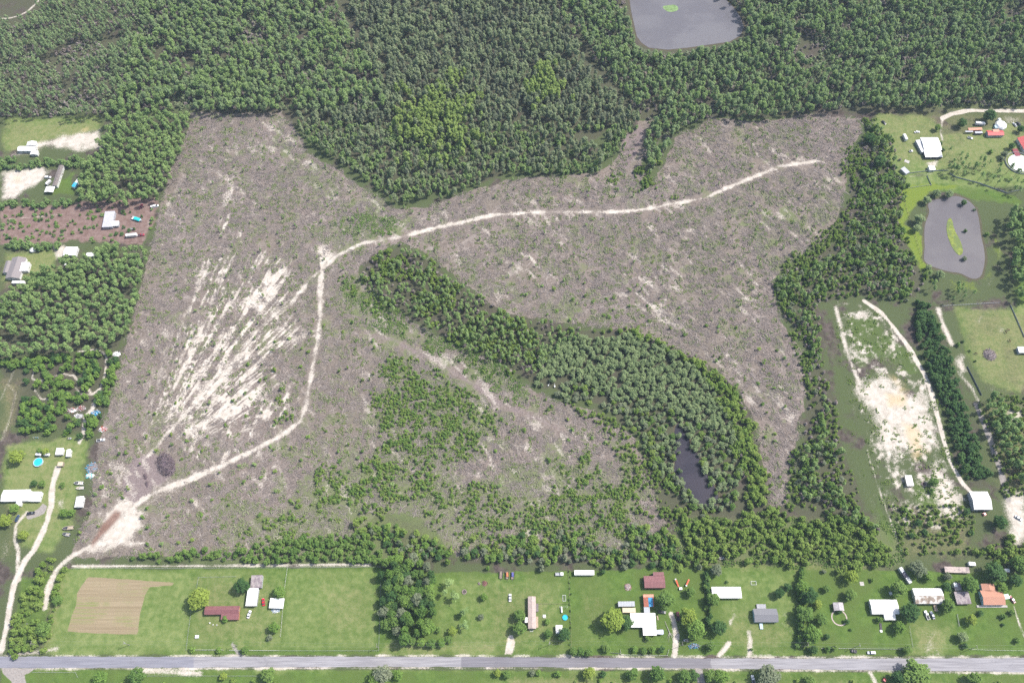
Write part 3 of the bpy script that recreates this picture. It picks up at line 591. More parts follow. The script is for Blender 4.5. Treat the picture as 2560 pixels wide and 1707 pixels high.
TRACKS = [(WP(TR1), 3.5), (WP(TR2), 3), (WP(TR3), 2), (WP(TR5b), 4)] + [(WP(s), w) for s, w in (
    ("195,879 241,874 266,888 264,930 257,953 250,975 234,1010 211,1037 209,1080", 2.2), ("133,941 156,934 184,939 195,953 190,971 207,987 230,987 257,953", 2.0),
    ("85,925 80,946 96,953 108,950", 1.8), ("87,975 103,998 124,998", 1.8), ("2356,296 2380,285 2420,277 2600,278", 4), ("1430,75 1480,160 1540,240 1590,290", 3.0), ("1610,285 1590,400 1570,430", 4))]
def grid(polys, step, jit=.42, z=0.0, thin=0.0, thin_scale=18, off=0, excl=(), wob=5, tracks=True, feather=0):
    """jittered points inside photo polygons, thinned by noise, off the tracks"""
    out = []
    for s in polys:
        p = WP(s, z); A = np.asarray(p)
        X, Y = np.meshgrid(np.arange(A[:, 0].min(), A[:, 0].max() + step, step), np.arange(A[:, 1].min(), A[:, 1].max() + step, step))
        X[1::2] += step / 2
        x = X.ravel() + rng.uniform(-jit, jit, X.size) * step; y = Y.ravel() + rng.uniform(-jit, jit, X.size) * step
        wv = (fbm(x / (10 if wob < 9 else 17), y / (10 if wob < 9 else 17), 3, 80) - .5) * wob
        k = inside(p, x + wv, y - wv)
        x, y = x[k], y[k]
        if feather:
            k = poly_sd(p, x + wv[k], y - wv[k], 60) + (fbm(x / 13, y / 13, 3, 99) - .5) * 30 > rng.random(len(x)) * feather; x, y = x[k], y[k]
        if thin > 0:
            k = fbm(x / thin_scale, y / thin_scale, 3, 90 + off) > thin; x, y = x[k], y[k]
        for e in excl:
            k = ~inside(WP(e, z), x, y); x, y = x[k], y[k]
        if tracks:
            for ln, w in TRACKS:
                k = line_sd(ln, x, y) > w; x, y = x[k], y[k]
        out.append(np.stack([x, y], 1))
    P = np.concatenate(out)
    for bx in FOOT:                                    # keep roofs, cars and ponds clear
        P = P[np.hypot(P[:, 0] - bx[0], P[:, 1] - bx[1]) > bx[2]]
    return P
SAND2 = sand.reshape(ny, nx)
def sand_at(P):
    return SAND2[np.clip(np.searchsorted(ys, P[:, 1]), 0, ny - 1), np.clip(np.searchsorted(xs, P[:, 0]), 0, nx - 1)]
def off_sand(P, a=1.25, b=1.45): return P[rng.random(len(P)) < a - b * sand_at(P)]
def scales(n, lo, hi, vz=.15):
    s = rng.uniform(lo, hi, n); return np.stack([s, s, s * rng.uniform(1 - vz, 1 + vz, n)], 1)
FOOT = []
for px, py, r in ((1252, 1437, 8), (1267, 1437, 8), (1282, 1438, 8), (1396, 1436, 7), (1460, 1438, 8), (2260, 1435, 9), (2272, 1449, 7), (2390, 1422, 9), (2430, 1409, 6), (2517, 1426, 6), (70, 395, 9), (2262, 427, 9),
                  (190, 458, 8), (46, 707, 9), (226, 638, 7), (168, 662, 5), (2552, 878, 9), (2452, 1250, 14), (2270, 1202, 8), (197, 1208, 4), (198, 1221, 4), (170, 1320, 7), (165, 1333, 5), (226, 1165, 7), (252, 1099, 6), (199, 1256, 7)):
    q = G(px, py); FOOT.append((q.x, q.y, r))
def dist_sorted(P, ref=(0, 0)):                        # nearest to the camera first = largest in the photo
    d = np.hypot(P[:, 0], P[:, 1]); return P[np.argsort(d)]
def individuals(P, n): 
    P = dist_sorted(P); return P[:n], P[n:]
ZP = 8
# ================================================================ BUILDERS
glass = mat('window_glass', (.05, .065, .08), .12, .1, 2, spec=.6); white = mat('white_paint', (.74, .74, .73), .5, .06, 1.2); black = mat('black_rubber', (.025, .025, .027), .8, .2, 4)
chrome = mat('bright_metal', (.55, .56, .58), .35, .1, 3, metal=.6); lamp_m = mat('lamp_lens', (.75, .75, .70), .2, .05, 3); red_l = mat('red_lens', (.45, .02, .02), .3, .1, 3)
wood = mat('weathered_wood', (.26, .21, .17), .9, .3, 2, stripes=('X', 3)); wood_l = mat('pale_wood_boards', (.42, .33, .24), .9, .25, 2, stripes=('X', 3)); concrete = mat('concrete', (.42, .40, .37), .95, .15, .6)
W_WHITE = mat('white_siding', (.62, .62, .61), .6, .08, 1, stripes=None, dirt=.25); W_BLUE = mat('pale_blue_siding', (.42, .58, .66), .6, .08, 1); W_BRICK = mat('orange_brick', (.42, .20, .11), .9, .3, 3); W_TAN = mat('tan_siding', (.42, .36, .28), .8, .1, 1)
W_GREY = mat('grey_siding', (.38, .39, .42), .7, .1, 1, dirt=.3); W_DARK = mat('dark_parts_and_shade', (.05, .05, .06), .9, .2, 2); W_RED = mat('red_wall', (.35, .07, .05), .8, .2, 2)  # W_DARK: dark parts, and walls whose colour stands in for shade
R_WHITE = mat('white_roof', (.82, .82, .80), .5, .03, .5, stripes=('X', .9), dirt=.06); R_WHITEY = mat('white_ribbed_roof', (.80, .80, .79), .45, .05, .6, stripes=('Y', .9), dirt=.12); R_MAROON = mat('maroon_metal_roof', (.205, .085, .088), .6, .12, .8, stripes=('X', 1.1))
R_GREYS = mat('grey_shingles', (.20, .20, .215), .95, .2, 5, stripes=('Y', 2)); R_GREYM = mat('grey_metal_roof', (.40, .42, .45), .5, .15, .8, stripes=('X', 1.0), dirt=.4); R_TERRA = mat('terracotta_shingles', (.47, .245, .17), .95, .14, 4, stripes=('Y', 2))
R_TAUPE = mat('taupe_metal_roof', (.43, .345, .31), .7, .12, .6, stripes=('Y', .9), dirt=.25); R_BROWN = mat('brown_streaked_roof', (.27, .215, .17), .8, .3, .7, c2=(.52, .50, .47), stripes=('X', .9)); R_RED = mat('red_metal_roof', (.50, .09, .085), .55, .12, .8, stripes=('X', 1))
R_RUST = mat('rusty_roof', (.34, .12, .08), .85, .25, .7, stripes=('Y', 1)); R_SALMON = mat('salmon_roof', (.60, .29, .20), .8, .15, .8); R_CREAM = mat('cream_roof', (.62, .54, .38), .8, .12, .8, stripes=('X', 1), dirt=.3); R_DKGREY = mat('dark_taupe_roof', (.19, .165, .155), .85, .2, .8, stripes=('Y', 1))
R_OLDGREY = mat('lichen_grey_roof', (.33, .29, .29), .9, .35, .8, c2=(.20, .16, .18), dirt=.4); R_PALE = mat('pale_plank_roof', (.48, .40, .36), .9, .15, .8, c2=(.30, .25, .24), stripes=('X', 1.2)); R_CYAN = mat('pale_cyan_roof', (.55, .70, .70), .5, .1, .8, stripes=('Y', 1))
tarp_b = mat('blue_tarp', (.03, .28, .52), .45, .2, 1.5); tarp_c = mat('bright_blue_tarp', (.03, .42, .68), .45, .2, 1.5); tarp_t = mat('turquoise_tarp', (.02, .52, .55), .45, .2, 1.5)
def frame_of(A, B, C, z):
    a, b, c = G(*A, z), G(*B, z), G(*C, z)
    ex = (b - a); L = math.hypot(ex.x, ex.y); ang = math.atan2(ex.y, ex.x); n = Vector((-math.sin(ang), math.cos(ang), 0))
    w = (c - a).dot(n)
    return a + ex / 2 + n * w / 2, L, abs(w), ang
def wing(root, A, B, C, h=2.7, rise=1.3, kind='gable', ridge='x', wall=None, roof=None, over=.3, wins=(1, 1, 1), door=None, open_=False, dz=0, over_top=None):
    """walls + roof over the rectangle whose eaves corners sit at photo points A (far left), B (far right), C (near left)"""
    c, L, W, ang = frame_of(A, B, C, h)
    loc = (c.x - root.location.x, c.y - root.location.y, dz)
    L2, W2 = L / 2 - over, W / 2 - over
    wall, roof = wall or W_WHITE, roof or R_WHITE
    b = MB()
    if open_:
        for sx in (-1, 1):
            for sy in (-1, 1): b = MB(); b.box((sx * (L2 - .1), sy * (W2 - .1), h / 2), (.16, .16, h)); b.build('post', wood_l, root, loc, ang)
    else:
        b.box((0, 0, h / 2 - .1), (2 * L2, 2 * W2, h + .2))
        if kind == 'gable':
            if ridge == 'x': b.prism([(-W2, h), (W2, h), (0, h + rise * (W2 / (W / 2)))], -L2, L2); k = 6
            else: b.prism([(-L2, h), (L2, h), (0, h + rise * (L2 / (L / 2)))], -W2, W2); k = 6
            for i in range(len(b.v) - k, len(b.v)):
                p = b.v[i]; b.v[i] = (p[2], p[0], p[1]) if ridge == 'x' else (p[0], -p[2], p[1])
        wl = b.build('wall', wall, root, loc, ang)
        def opening(name, side, f, w, hh, zc, m1, m2=None):
            q = MB(); r_ = MB()
            if side in 'FB': s = -1 if side == 'F' else 1; ctr = (f * L2, s * W2, zc); d = (w, .12, hh); g = (w - .16, .16, hh - .16)
            else: s = -1 if side == 'L' else 1; ctr = (s * L2, f * W2, zc); d = (.12, w, hh); g = (.16, w - .16, hh - .16)
            q.box(ctr, d); o = q.build(name, m1, root, loc, ang)
            if m2: r_.box(ctr, g); pn = r_.build('pane', m2, o)
        nf, nl, nr = wins
        for i in range(nf): opening('window', 'F', -.75 + 1.5 * (i + .5) / nf + .07, 1.1, 1.1, h * .56, white, glass)
        for i in range(nl): opening('window', 'L', -.7 + 1.4 * (i + .5) / nl, 1.0, 1.0, h * .56, white, glass)
        for i in range(nr): opening('window', 'R', -.7 + 1.4 * (i + .5) / nr, 1.0, 1.0, h * .56, white, glass)
        if door: opening('door', door[0], door[1], door[2] if len(door) > 2 else .95, 2.05, 1.0, door[3] if len(door) > 3 else wood)
    b = MB(); l2, w2, th = L / 2, W / 2, .12
    if kind == 'gable':
        def slab(p, sgn):
            if ridge == 'x': pts = [(-l2, sgn * w2, h), (l2, sgn * w2, h), (l2, 0, h + rise), (-l2, 0, h + rise)]
            else: pts = [(sgn * l2, -w2, h), (sgn * l2, w2, h), (0, w2, h + rise), (0, -w2, h + rise)]
            up = [(x, y, z + th) for x, y, z in pts]
            b.add(pts + up, [(0, 1, 2, 3), (7, 6, 5, 4), (0, 4, 5, 1), (1, 5, 6, 2), (2, 6, 7, 3), (3, 7, 4, 0)], p)
        slab(0, -1); slab(1 if isinstance(roof, tuple) else 0, 1)
        b.box((0, 0, h + rise + th), (L if ridge == 'x' else .35, .35 if ridge == 'x' else W, .07))
    elif kind == 'hip':
        e = min(w2, l2) * .95; P = [(-l2, -w2, h), (l2, -w2, h), (l2, w2, h), (-l2, w2, h), (-l2 + e, 0, h + rise), (l2 - e, 0, h + rise)]
        if ridge == 'y': e = min(w2, l2) * .95; P[4], P[5] = (0, -w2 + e, h + rise), (0, w2 - e, h + rise); F = [(0, 1, 4), (1, 2, 5, 4), (2, 3, 5), (3, 0, 4, 5)]
        else: F = [(0, 1, 5, 4), (1, 2, 5), (2, 3, 4, 5), (3, 0, 4)]
        b.add(P, F); b.box((0, 0, h - .06), (L, W, .11))
    else:                                               # low slope falling towards the near side
        z1 = h + (rise if kind == 'shed' else .12)
        P = [(-l2, -w2, h), (l2, -w2, h), (l2, w2, z1), (-l2, w2, z1)]; b.add(P + [(x, y, z + th) for x, y, z in P], [(3, 2, 1, 0), (4, 5, 6, 7), (0, 1, 5, 4), (1, 2, 6, 5), (2, 3, 7, 6), (3, 0, 4, 7)])
    ro = b.build('roof', list(roof) if isinstance(roof, tuple) else roof, root, loc, ang)
    q = c; FOOT.append((q.x, q.y, max(L, W) * .5 + 1.5))
    return ro
def building(name, label, cat, wings, group=None):
    w0 = wings[0]; c, L, W, ang = frame_of(w0['A'], w0['B'], w0['C'], w0.get('h', 2.7))
    root = empty(name, (c.x, c.y, 0)); tag(root, label, cat, group)
    root['x_roofs'] = len(wings)
    for w in wings: wing(root, **w)
    del root['x_roofs']
    return root
def D(A, B, C, **k): return dict(A=A, B=B, C=C, **k)
# ---- vehicles: x forward, y left
def ring(x, w, z0, z1, r=.12):
    return [(x, -w, z0 + r), (x, -w + r, z0), (x, w - r, z0), (x, w, z0 + r), (x, w * .97, z1 - r), (x, w * .97 - r, z1), (x, -w * .97 + r, z1), (x, -w * .97, z1 - r)]
def wheels(root, xs_, y, r=.33, w=.22):
    for x in xs_:
        for s in (-1, 1):
            b = MB(); b.tube([(x, s * (y - w), r), (x, s * y, r)], r, 14); o = b.build('wheel', black, root)
            b = MB(); b.tube([(x, s * (y - .02), r), (x, s * (y + .02), r)], r * .6, 10); b.build('rim', chrome, o)
def paint(name, c): return mat('paint_' + name, c, .3, .06, 2, spec=.6)
PAINT = {'white': paint('white', (.78, .78, .78)), 'red': paint('red', (.52, .012, .025)), 'black': paint('black', (.02, .02, .028)), 'blue': paint('blue', (.03, .06, .13)), 'maroon': paint('maroon', (.22, .02, .04)), 'silver': paint('silver', (.48, .50, .53)), 'crimson': paint('crimson', (.33, .03, .055)), 'pink': paint('faded_red', (.50, .12, .14))}
def vehicle(name, label, cat, px, py, rz, kind, color, group=None, L=None):
    p = G(px, py, .8); root = empty(name, (p.x, p.y, 0), rz); tag(root, label, cat, group); m = PAINT[color]
    FOOT.append((p.x, p.y, 3.5))
    L = L or {'car': 4.8, 'pickup': 5.6, 'suv': 4.9, 'van': 5.6}[kind]; h = L / 2; w = .90
    b = MB()
    if kind == 'car':
        b.loft([ring(-h, .70, .42, .80), ring(-h + .15, .84, .30, .92), ring(-h + 1.0, w, .26, .98), ring(0, w, .25, .96), ring(h - 1.4, w, .26, .92), ring(h - .35, .84, .30, .78), ring(h, .66, .40, .66)])
        g = ((-h + .7, -h + 1.45, h - 2.15, h - 1.25), .95, 1.42)
    elif kind == 'pickup':
        b.loft([ring(-.15, w, .35, 1.08), ring(h - 1.6, w, .35, 1.08), ring(h - .3, .88, .40, 1.02), ring(h, .78, .48, .92)])
        b.box(((-h - .15) / 2, 0, .55), (h - .15, 1.76, .22)); b.box((-h + .05, 0, .82), (.09, 1.74, .42))
        for s in (-1, 1): b.box(((-h - .15) / 2, s * .86, .84), (h - .15, .09, .46))
        g = ((-.12, .12, h - 1.95, h - 1.35), 1.05, 1.72)
    else:
        b.loft([ring(-h, .80, .40, 1.0), ring(-h + .12, .9, .32, 1.08), ring(0, w + .02, .30, 1.08), ring(h - 1.1, w, .32, 1.05), ring(h - .25, .86, .36, .95), ring(h, .74, .45, .85)])
        g = ((-h + .06, -h + .30, h - 2.0, h - 1.15), 1.04, 1.72 if kind == 'suv' else 2.0)
    body = b.build('body', m, root, smooth=False)
    (x0, x1, x2, x3), z0, z1 = g; wt = .62 if kind == 'car' else .72
    b = MB(); b.loft([[(x0, -.80, z0), (x0, .80, z0), (x1, wt, z1), (x1, -wt, z1)][0:0] or [(x0, -.80, z0), (x3, -.80, z0), (x3, .80, z0), (x0, .80, z0)], [(x1, -wt, z1), (x2, -wt, z1), (x2, wt, z1), (x1, wt, z1)]])
    b.build('windows', glass, root)
    b = MB(); b.box(((x1 + x2) / 2, 0, z1 + .02), (x2 - x1 + .12, 2 * wt + .08, .07)); b.build('roof', m, root)
    if kind == 'pickup': b = MB(); b.box(((-h - .15) / 2, 0, .70), (h - .3, 1.62, .08)); b.build('bed', W_DARK, root)
    for s in (-1, 1):
        b = MB(); b.box((h - .10, s * .55, .68 if kind == 'car' else .80), (.22, .34, .15)); b.build('headlight', lamp_m, root)
        b = MB(); b.box((-h + .02, s * .62, .80), (.10, .22, .18)); b.build('taillight', red_l, root)
    wheels(root, (-h + .95, h - .95), .92)
    return root
def rv(name, label, px, py, rz, L=7.5, W=2.4, H=2.6, group=None, stripe=(.35, .36, .40), cover=None, cat='camper'):
    p = G(px, py, 1.8); root = empty(name, (p.x, p.y, 0), rz); tag(root, label, cat, group); FOOT.append((p.x, p.y, L * .55))
    b = MB(); b.loft([ring(-L / 2, W / 2 - .15, .62, .5 + H - .2, .2), ring(-L / 2 + .25, W / 2, .55, .5 + H, .22), ring(L / 2 - .5, W / 2, .55, .5 + H, .22), ring(L / 2, W / 2 - .2, .8, .5 + H - .5, .2)]); b.build('body', white, root)
    b = MB(); b.box((0, 0, 1.15), (L - .9, W + .04, .16)); b.build('stripe', mat('rv_stripe', stripe, .5), root)
    for x in (-L * .3, L * .05, L * .3):
        b = MB(); b.box((x, 0, 1.95), (.9, W + .03, .6)); b.build('window', glass, root)
    b = MB(); b.box((-L * .12, -W / 2 - .01, 1.55), (.7, .05, 1.75)); b.build('door', W_GREY, root)
    b = MB(); b.box((L * .12, 0, .5 + H + .12), (.8, .7, .25)); b.build('roof_vent', W_GREY, root)
    b = MB(); b.box((-L * .28, .3, .5 + H + .06), (.4, .4, .12)); b.build('roof_vent', W_GREY, root)
    b = MB(); b.tube([(L / 2 - .2, .5, .6), (L / 2 + 1.1, 0, .55), (L / 2 - .2, -.5, .6)], .06, 5); b.build('hitch', black, root)
    wheels(root, (-.5, .35), W / 2 - .02, .36)
    if cover: b = MB(); b.box((L * .22, 0, .5 + H + .03), (L * .52, W + .12, .10)); b.box((L * .22, W / 2 + .05, H * .75), (L * .52, .06, H * .6)); b.box((L * .22, -W / 2 - .05, H * .75), (L * .52, .06, H * .6)); b.build('tarpaulin', cover, root)
    return root
def boat(name, label, px, py, rz, L=6.0, W=2.2, hull=None, inner=None, tarp=None, trailer=True, group=None, tt=None):
    p = G(px, py, .9); root = empty(name, (p.x, p.y, 0), rz); tag(root, label, 'boat', group); FOOT.append((p.x, p.y, L * .5))
    z = .55 if trailer else .1; h = 1.0
    def sec(x, w, k, s=1.0): return [(x, 0, z + k), (x, w * .75, z + .28 + k), (x, w, z + h * s), (x, w * .86, z + h * s), (x, w * .6, z + .42 + k), (x, -w * .6, z + .42 + k), (x, -w * .86, z + h * s), (x, -w, z + h * s), (x, -w * .75, z + .28 + k)]
    b = MB(); b.loft([sec(-L / 2, W / 2, 0), sec(0, W / 2 * 1.04, 0), sec(L * .25, W / 2 * .88, .05), sec(L * .42, W / 2 * .45, .22, 1.08), sec(L / 2, .05, .5, 1.12)]); b.build('hull', hull or white, root)
    b = MB(); b.prism([(L * .12, -W * .40), (L * .36, -W * .27), (L * .45, 0), (L * .36, W * .27), (L * .12, W * .40)], z + h - .10, z + h + .03); b.build('deck', inner or W_GREY, root)
    b = MB(); b.loft([[(L * .04, -W * .38, z + h), (L * .10, -W * .38, z + h), (L * .10, W * .38, z + h), (L * .04, W * .38, z + h)], [(-L * .03, -W * .32, z + h + .45), (-.01, -W * .32, z + h + .45), (-.01, W * .32, z + h + .45), (-L * .03, W * .32, z + h + .45)]]); b.build('windscreen', glass, root)
    for x in (-L * .12, -L * .32):
        b = MB(); b.box((x, 0, z + .72), (.5, W * .62, .3)); b.build('seat', W_TAN, root)
    b = MB(); b.box((-L / 2 - .2, 0, z + .75), (.42, .42, .9)); b.build('outboard_motor', black, root)
    if tarp: b = MB(); b.loft([[(x, -W * .50, z + h), (x, -W * .28, z + h + k), (x, W * .28, z + h + k), (x, W * .50, z + h)] for x, k in ((-L * .28, .35), (0, .62), (L * .30, .42))]); b.build('tarpaulin', tarp, root)
    if trailer:
        b = MB(); b.tube([(-L * .4, -.7, .45), (L * .3, -.7, .45), (L * .62, 0, .45), (L * .3, .7, .45), (-L * .4, .7, .45)], .06, 5); b.box((-.4, 0, .42), (.1, W, .1)); b.build('trailer_frame', chrome, root); wheels(root, (-.4,), W / 2, .32)
    return root
def simple(name, label, cat, px, py, parts, rz=0, group=None, z=0.3, foot=2.0):
    """root at the photo point; parts = (name, MB, material)"""
    p = G(px, py, z); root = empty(name, (p.x, p.y, 0), rz); tag(root, label, cat, group)
    if foot: FOOT.append((p.x, p.y, foot))
    for nm, b, m in parts: b.build(nm, m, root)
    return root
def bx(*a): 
    b = MB()
    for c, d in zip(a[::2], a[1::2]): b.box(c, d)
    return b
def fence(label, pts, h=1.2, step=4.0, kind='rail', m=None, cat='fence', r=.06, group=None):
    P = [G(*q) for q in pts]; root = empty('fence', P[0]); tag(root, label, cat, group); m = m or wood; o0 = P[0]
    L = sum((b - a).length for a, b in zip(P, P[1:])); step = max(step, L / 60)
    pm = MB(); pm.box((0, 0, h / 2), (r * 2, r * 2, h)); pme = None
    posts = []
    for a, b in zip(P, P[1:]):
        n = max(1, round((b - a).length / step)); posts += [a.lerp(b, k / n) for k in range(n)]
    for q in posts + [P[-1]]:
        if pme is None: o = pm.build('post', m, root); pme = o.data
        else: o = bpy.data.objects.new('post', pme); col.objects.link(o); o.parent = root
        o.location = q - o0
    b = MB()
    for a, c in zip(P, P[1:]):
        d = c - a; ang = math.atan2(d.y, d.x); mid = (a + c) / 2 - o0
        if kind == 'board': b.box((mid.x, mid.y, h * .5), (d.length, .05, h * .92), ang)
        else:
            for f in ((.35, .62, .9) if kind == 'rail' else (.2, .45, .7, .95)):
                b.box((mid.x, mid.y, h * f), (d.length, .05 if kind == 'rail' else .02, .13 if kind == 'rail' else .02), ang)
    b.build({'board': 'panel', 'rail': 'rail', 'wire': 'wire'}[kind], m, root)
    return root
# ================================================================ BUILDINGS
Z2 = lambda x, y: (480 + x / 3.675, 1380 + y / 3.675)
Z3 = lambda x, y: (960 + x / 3.675, 1380 + y / 3.675)
Z4 = lambda x, y: (1440 + x / 3.675, 1380 + y / 3.675)
Z5 = lambda x, y: (1920 + x / 3.675, 1380 + y / 3.675)
H = building
H('house', 'brick house with maroon metal roof and stepped front wing beside the ploughed plot', 'house', [
    D(Z2(125, 495), Z2(440, 491), Z2(119, 572), h=2.7, rise=.9, roof=R_MAROON, wall=W_BRICK, wins=(2, 1, 1)), D(Z2(272, 564), Z2(434, 562), Z2(270, 620), h=2.45, rise=.35, kind='shed', roof=R_MAROON, wall=W_BRICK, wins=(1, 0, 0), door=('F', .3), over=.2)])
H('barn', 'long barn with white metal roof turning grey at its far end', 'barn', [
    D(Z2(516, 330), Z2(614, 330), Z2(498, 492), h=3.2, rise=.35, kind='shed', roof=R_WHITEY, wall=W_GREY, wins=(1, 1, 1), door=('F', 0, 2.4)), D(Z2(548, 212), Z2(650, 208), Z2(525, 329), h=3.0, rise=.3, kind='shed', roof=R_OLDGREY, wall=W_GREY, wins=(0, 1, 1), over=.2)])
H('carport', 'open white-roofed carport under a green tree by the field fence', 'carport', [D(Z2(722, 420), Z2(852, 424), Z2(704, 511), h=2.8, rise=.35, kind='shed', roof=R_WHITEY, open_=True)])
H('mobile_home', 'long narrow mobile home with taupe roof, porches along its right side', 'mobile home', [
    D(Z3(1322, 405), Z3(1394, 405), Z3(1322, 700), h=2.9, rise=.55, ridge='y', roof=R_TAUPE, wall=W_TAN, wins=(1, 4, 3), over=.15), D(Z3(1396, 470), Z3(1418, 470), Z3(1396, 545), h=2.3, rise=.2, kind='shed', roof=R_DKGREY, open_=True), D(Z3(1394, 590), Z3(1416, 590), Z3(1394, 690), h=.7, rise=.02, kind='flat', roof=wood_l, wall=wood, wins=(0, 0, 0), over=.05),
    D(Z3(1294, 597), Z3(1320, 597), Z3(1294, 645), h=2.3, rise=.15, kind='shed', roof=R_WHITE, open_=True)])
H('trailer_home', 'low white trailer half hidden under trees at the garden back', 'trailer', [D(Z3(1748, 165), Z3(1930, 165), Z3(1748, 208), h=2.5, rise=.2, kind='flat', roof=R_WHITE, wins=(3, 1, 1), over=.1)])
H('garden_shed', 'small white-roofed shed beside round trees, right of the taupe mobile home', 'shed', [D(Z3(1577, 668), Z3(1638, 668), Z3(1577, 748), h=2.2, rise=.3, kind='shed', roof=R_WHITE, wins=(0, 0, 0), door=('F', 0))])
H('garage', 'garage with stepped maroon metal roof and shade-dark front', 'garage', [
    D(Z4(620, 217), Z4(812, 215), Z4(622, 328), h=2.9, rise=.7, roof=R_MAROON, wall=W_DARK, wins=(0, 1, 0), door=('F', .6, 2.4, W_RED)), D(Z4(707, 182), Z4(805, 182), Z4(707, 214), h=2.8, rise=.3, kind='shed', roof=R_MAROON, wall=W_GREY, wins=(0, 0, 0), over=.15)])  # near-black main walls: shade below the eaves put into the colour
H('house', 'bright white flat-roofed house with stepped plan and grey rear link', 'house', [
    D(Z4(497, 557), Z4(727, 557), Z4(508, 688), h=3.0, rise=.15, kind='flat', roof=R_WHITE, wins=(2, 2, 2)), D(Z4(612, 689), Z4(736, 689), Z4(614, 762), h=2.98, rise=.12, kind='flat', roof=R_WHITE, wall=W_BRICK, wins=(2, 1, 1), door=('F', .5)),
    D(Z4(622, 503), Z4(676, 503), Z4(624, 555), h=2.6, rise=.2, kind='flat', roof=R_GREYM, wall=W_GREY, wins=(0, 0, 0))])
r_ = H('outbuilding', 'rusty red-roofed outbuilding partly covered with a blue tarpaulin', 'outbuilding', [
    D(Z4(618, 413), Z4(712, 413), Z4(620, 500), h=2.7, rise=.25, kind='shed', roof=R_RUST, wall=W_TAN, wins=(0, 1, 1)), D(Z4(616, 386), Z4(712, 386), Z4(617, 412), h=2.85, rise=.15, kind='shed', roof=R_SALMON, wall=W_TAN, wins=(0, 0, 0), over=.1)])
c_, L_, W_, a_ = frame_of(Z4(663, 416), Z4(702, 416), Z4(664, 498), 2.9); b = MB(); b.loft([[(-L_ / 2, y, z), (L_ / 2, y, z), (L_ / 2, y, z + .06), (-L_ / 2, y, z + .06)] for y, z in ((-W_ / 2, 2.86), (0, 3.02), (W_ / 2, 3.14))]); b.build('tarpaulin', tarp_b, r_, (c_.x - r_.location.x, c_.y - r_.location.y, 0), a_)
H('shed', 'long grey metal shed above the cream-roofed one', 'shed', [D(Z4(385, 452), Z4(538, 450), Z4(390, 498), h=2.4, rise=.35, kind='shed', roof=R_GREYM, wall=W_GREY, wins=(1, 1, 0), over=.12)])
H('shed', 'cream-roofed shed tucked between the big tree and white house', 'shed', [D(Z4(425, 510), Z4(546, 510), Z4(415, 553), h=2.4, rise=.3, kind='shed', roof=R_CREAM, wall=W_TAN, wins=(1, 0, 1), over=.12)])
H('outbuilding', 'long plain white-roofed building alone in the wide back garden', 'outbuilding', [D(Z4(1243, 318), Z4(1512, 318), Z4(1250, 420), h=3.0, rise=.3, kind='shed', roof=R_WHITE, wins=(3, 1, 1), door=('F', .7))])
H('house', 'pale blue house with grey shingle gable roof and rear deck', 'house', [
    D(Z4(1625, 517), Z4(1842, 517), Z4(1632, 641), h=2.8, rise=1.5, roof=R_GREYS, wall=W_BLUE, wins=(3, 2, 1), door=('F', -.45)), D(Z4(1657, 476), Z4(1741, 476), Z4(1657, 516), h=.9, rise=.02, kind='flat', roof=mat('grey_deck_boards', (.36, .36, .38), .9, .15, 1, stripes=('X', 3)), wall=wood, wins=(0, 0, 0), over=.05),
    D(Z4(1684, 652), Z4(1712, 652), Z4(1684, 705), h=.6, rise=.02, kind='flat', roof=W_BLUE, wall=W_WHITE, wins=(0, 0, 0), over=.05)])
H('shed', 'small grey-roofed shed beside the ring-shaped path', 'shed', [D(Z5(595, 460), Z5(688, 462), Z5(600, 535), h=2.4, rise=1.0, ridge='y', roof=mat('weathered_silver_roof', (.42, .39, .40), .8, .2, 1, dirt=.4), wall=wood, wins=(0, 1, 0), door=('F', 0))])
H('house', 'white-roofed house with a gabled front wing, left of the streaked mobile home', 'house', [
    D(Z5(930, 434), Z5(1180, 434), Z5(942, 567), h=2.9, rise=.9, roof=R_WHITE, wall=W_WHITE, wins=(3, 2, 1)), D(Z5(1062, 566), Z5(1166, 566), Z5(1072, 622), h=2.7, rise=.7, ridge='y', roof=R_WHITE, wins=(1, 0, 1), door=('F', 0))])
H('mobile_home', 'wide mobile home, rear roof half white, front half streaked brown', 'mobile home', [D(Z5(1325, 331), Z5(1592, 331), Z5(1338, 472), h=2.9, rise=1.0, roof=(R_BROWN, R_WHITE), wall=W_WHITE, wins=(3, 2, 1), door=('F', .4)),
    D(Z5(1518, 480), Z5(1548, 480), Z5(1524, 540), h=.7, rise=.02, kind='flat', roof=wood_l, wall=wood, wins=(0, 0, 0), over=.04)])
H('house', 'house with terracotta shingle roof, blue left wall and front porch', 'house', [
    D(Z5(1945, 350), Z5(2147, 350), Z5(1925, 484), h=2.9, rise=1.5, roof=R_TERRA, wall=W_BLUE, wins=(3, 2, 1), door=('F', .2)), D(Z5(1953, 288), Z5(2078, 292), Z5(1948, 350), h=2.85, rise=1.1, ridge='y', roof=R_TERRA, wall=W_BLUE, wins=(0, 1, 1)),
    D(Z5(1915, 486), Z5(2195, 486), Z5(1915, 506), h=.35, rise=.02, kind='flat', roof=concrete, wall=concrete, wins=(0, 0, 0), over=.03), D(Z5(2160, 388), Z5(2205, 382), Z5(2168, 432), h=2.4, rise=.2, kind='shed', roof=R_CYAN, open_=True)])
H('poultry_shed', 'long low shed with pale plank roof among back garden trees', 'shed', [D(Z5(1616, 131), Z5(1843, 138), Z5(1618, 184), h=2.0, rise=.4, kind='shed', roof=R_PALE, wall=wood, wins=(0, 0, 0), door=('F', .6))])
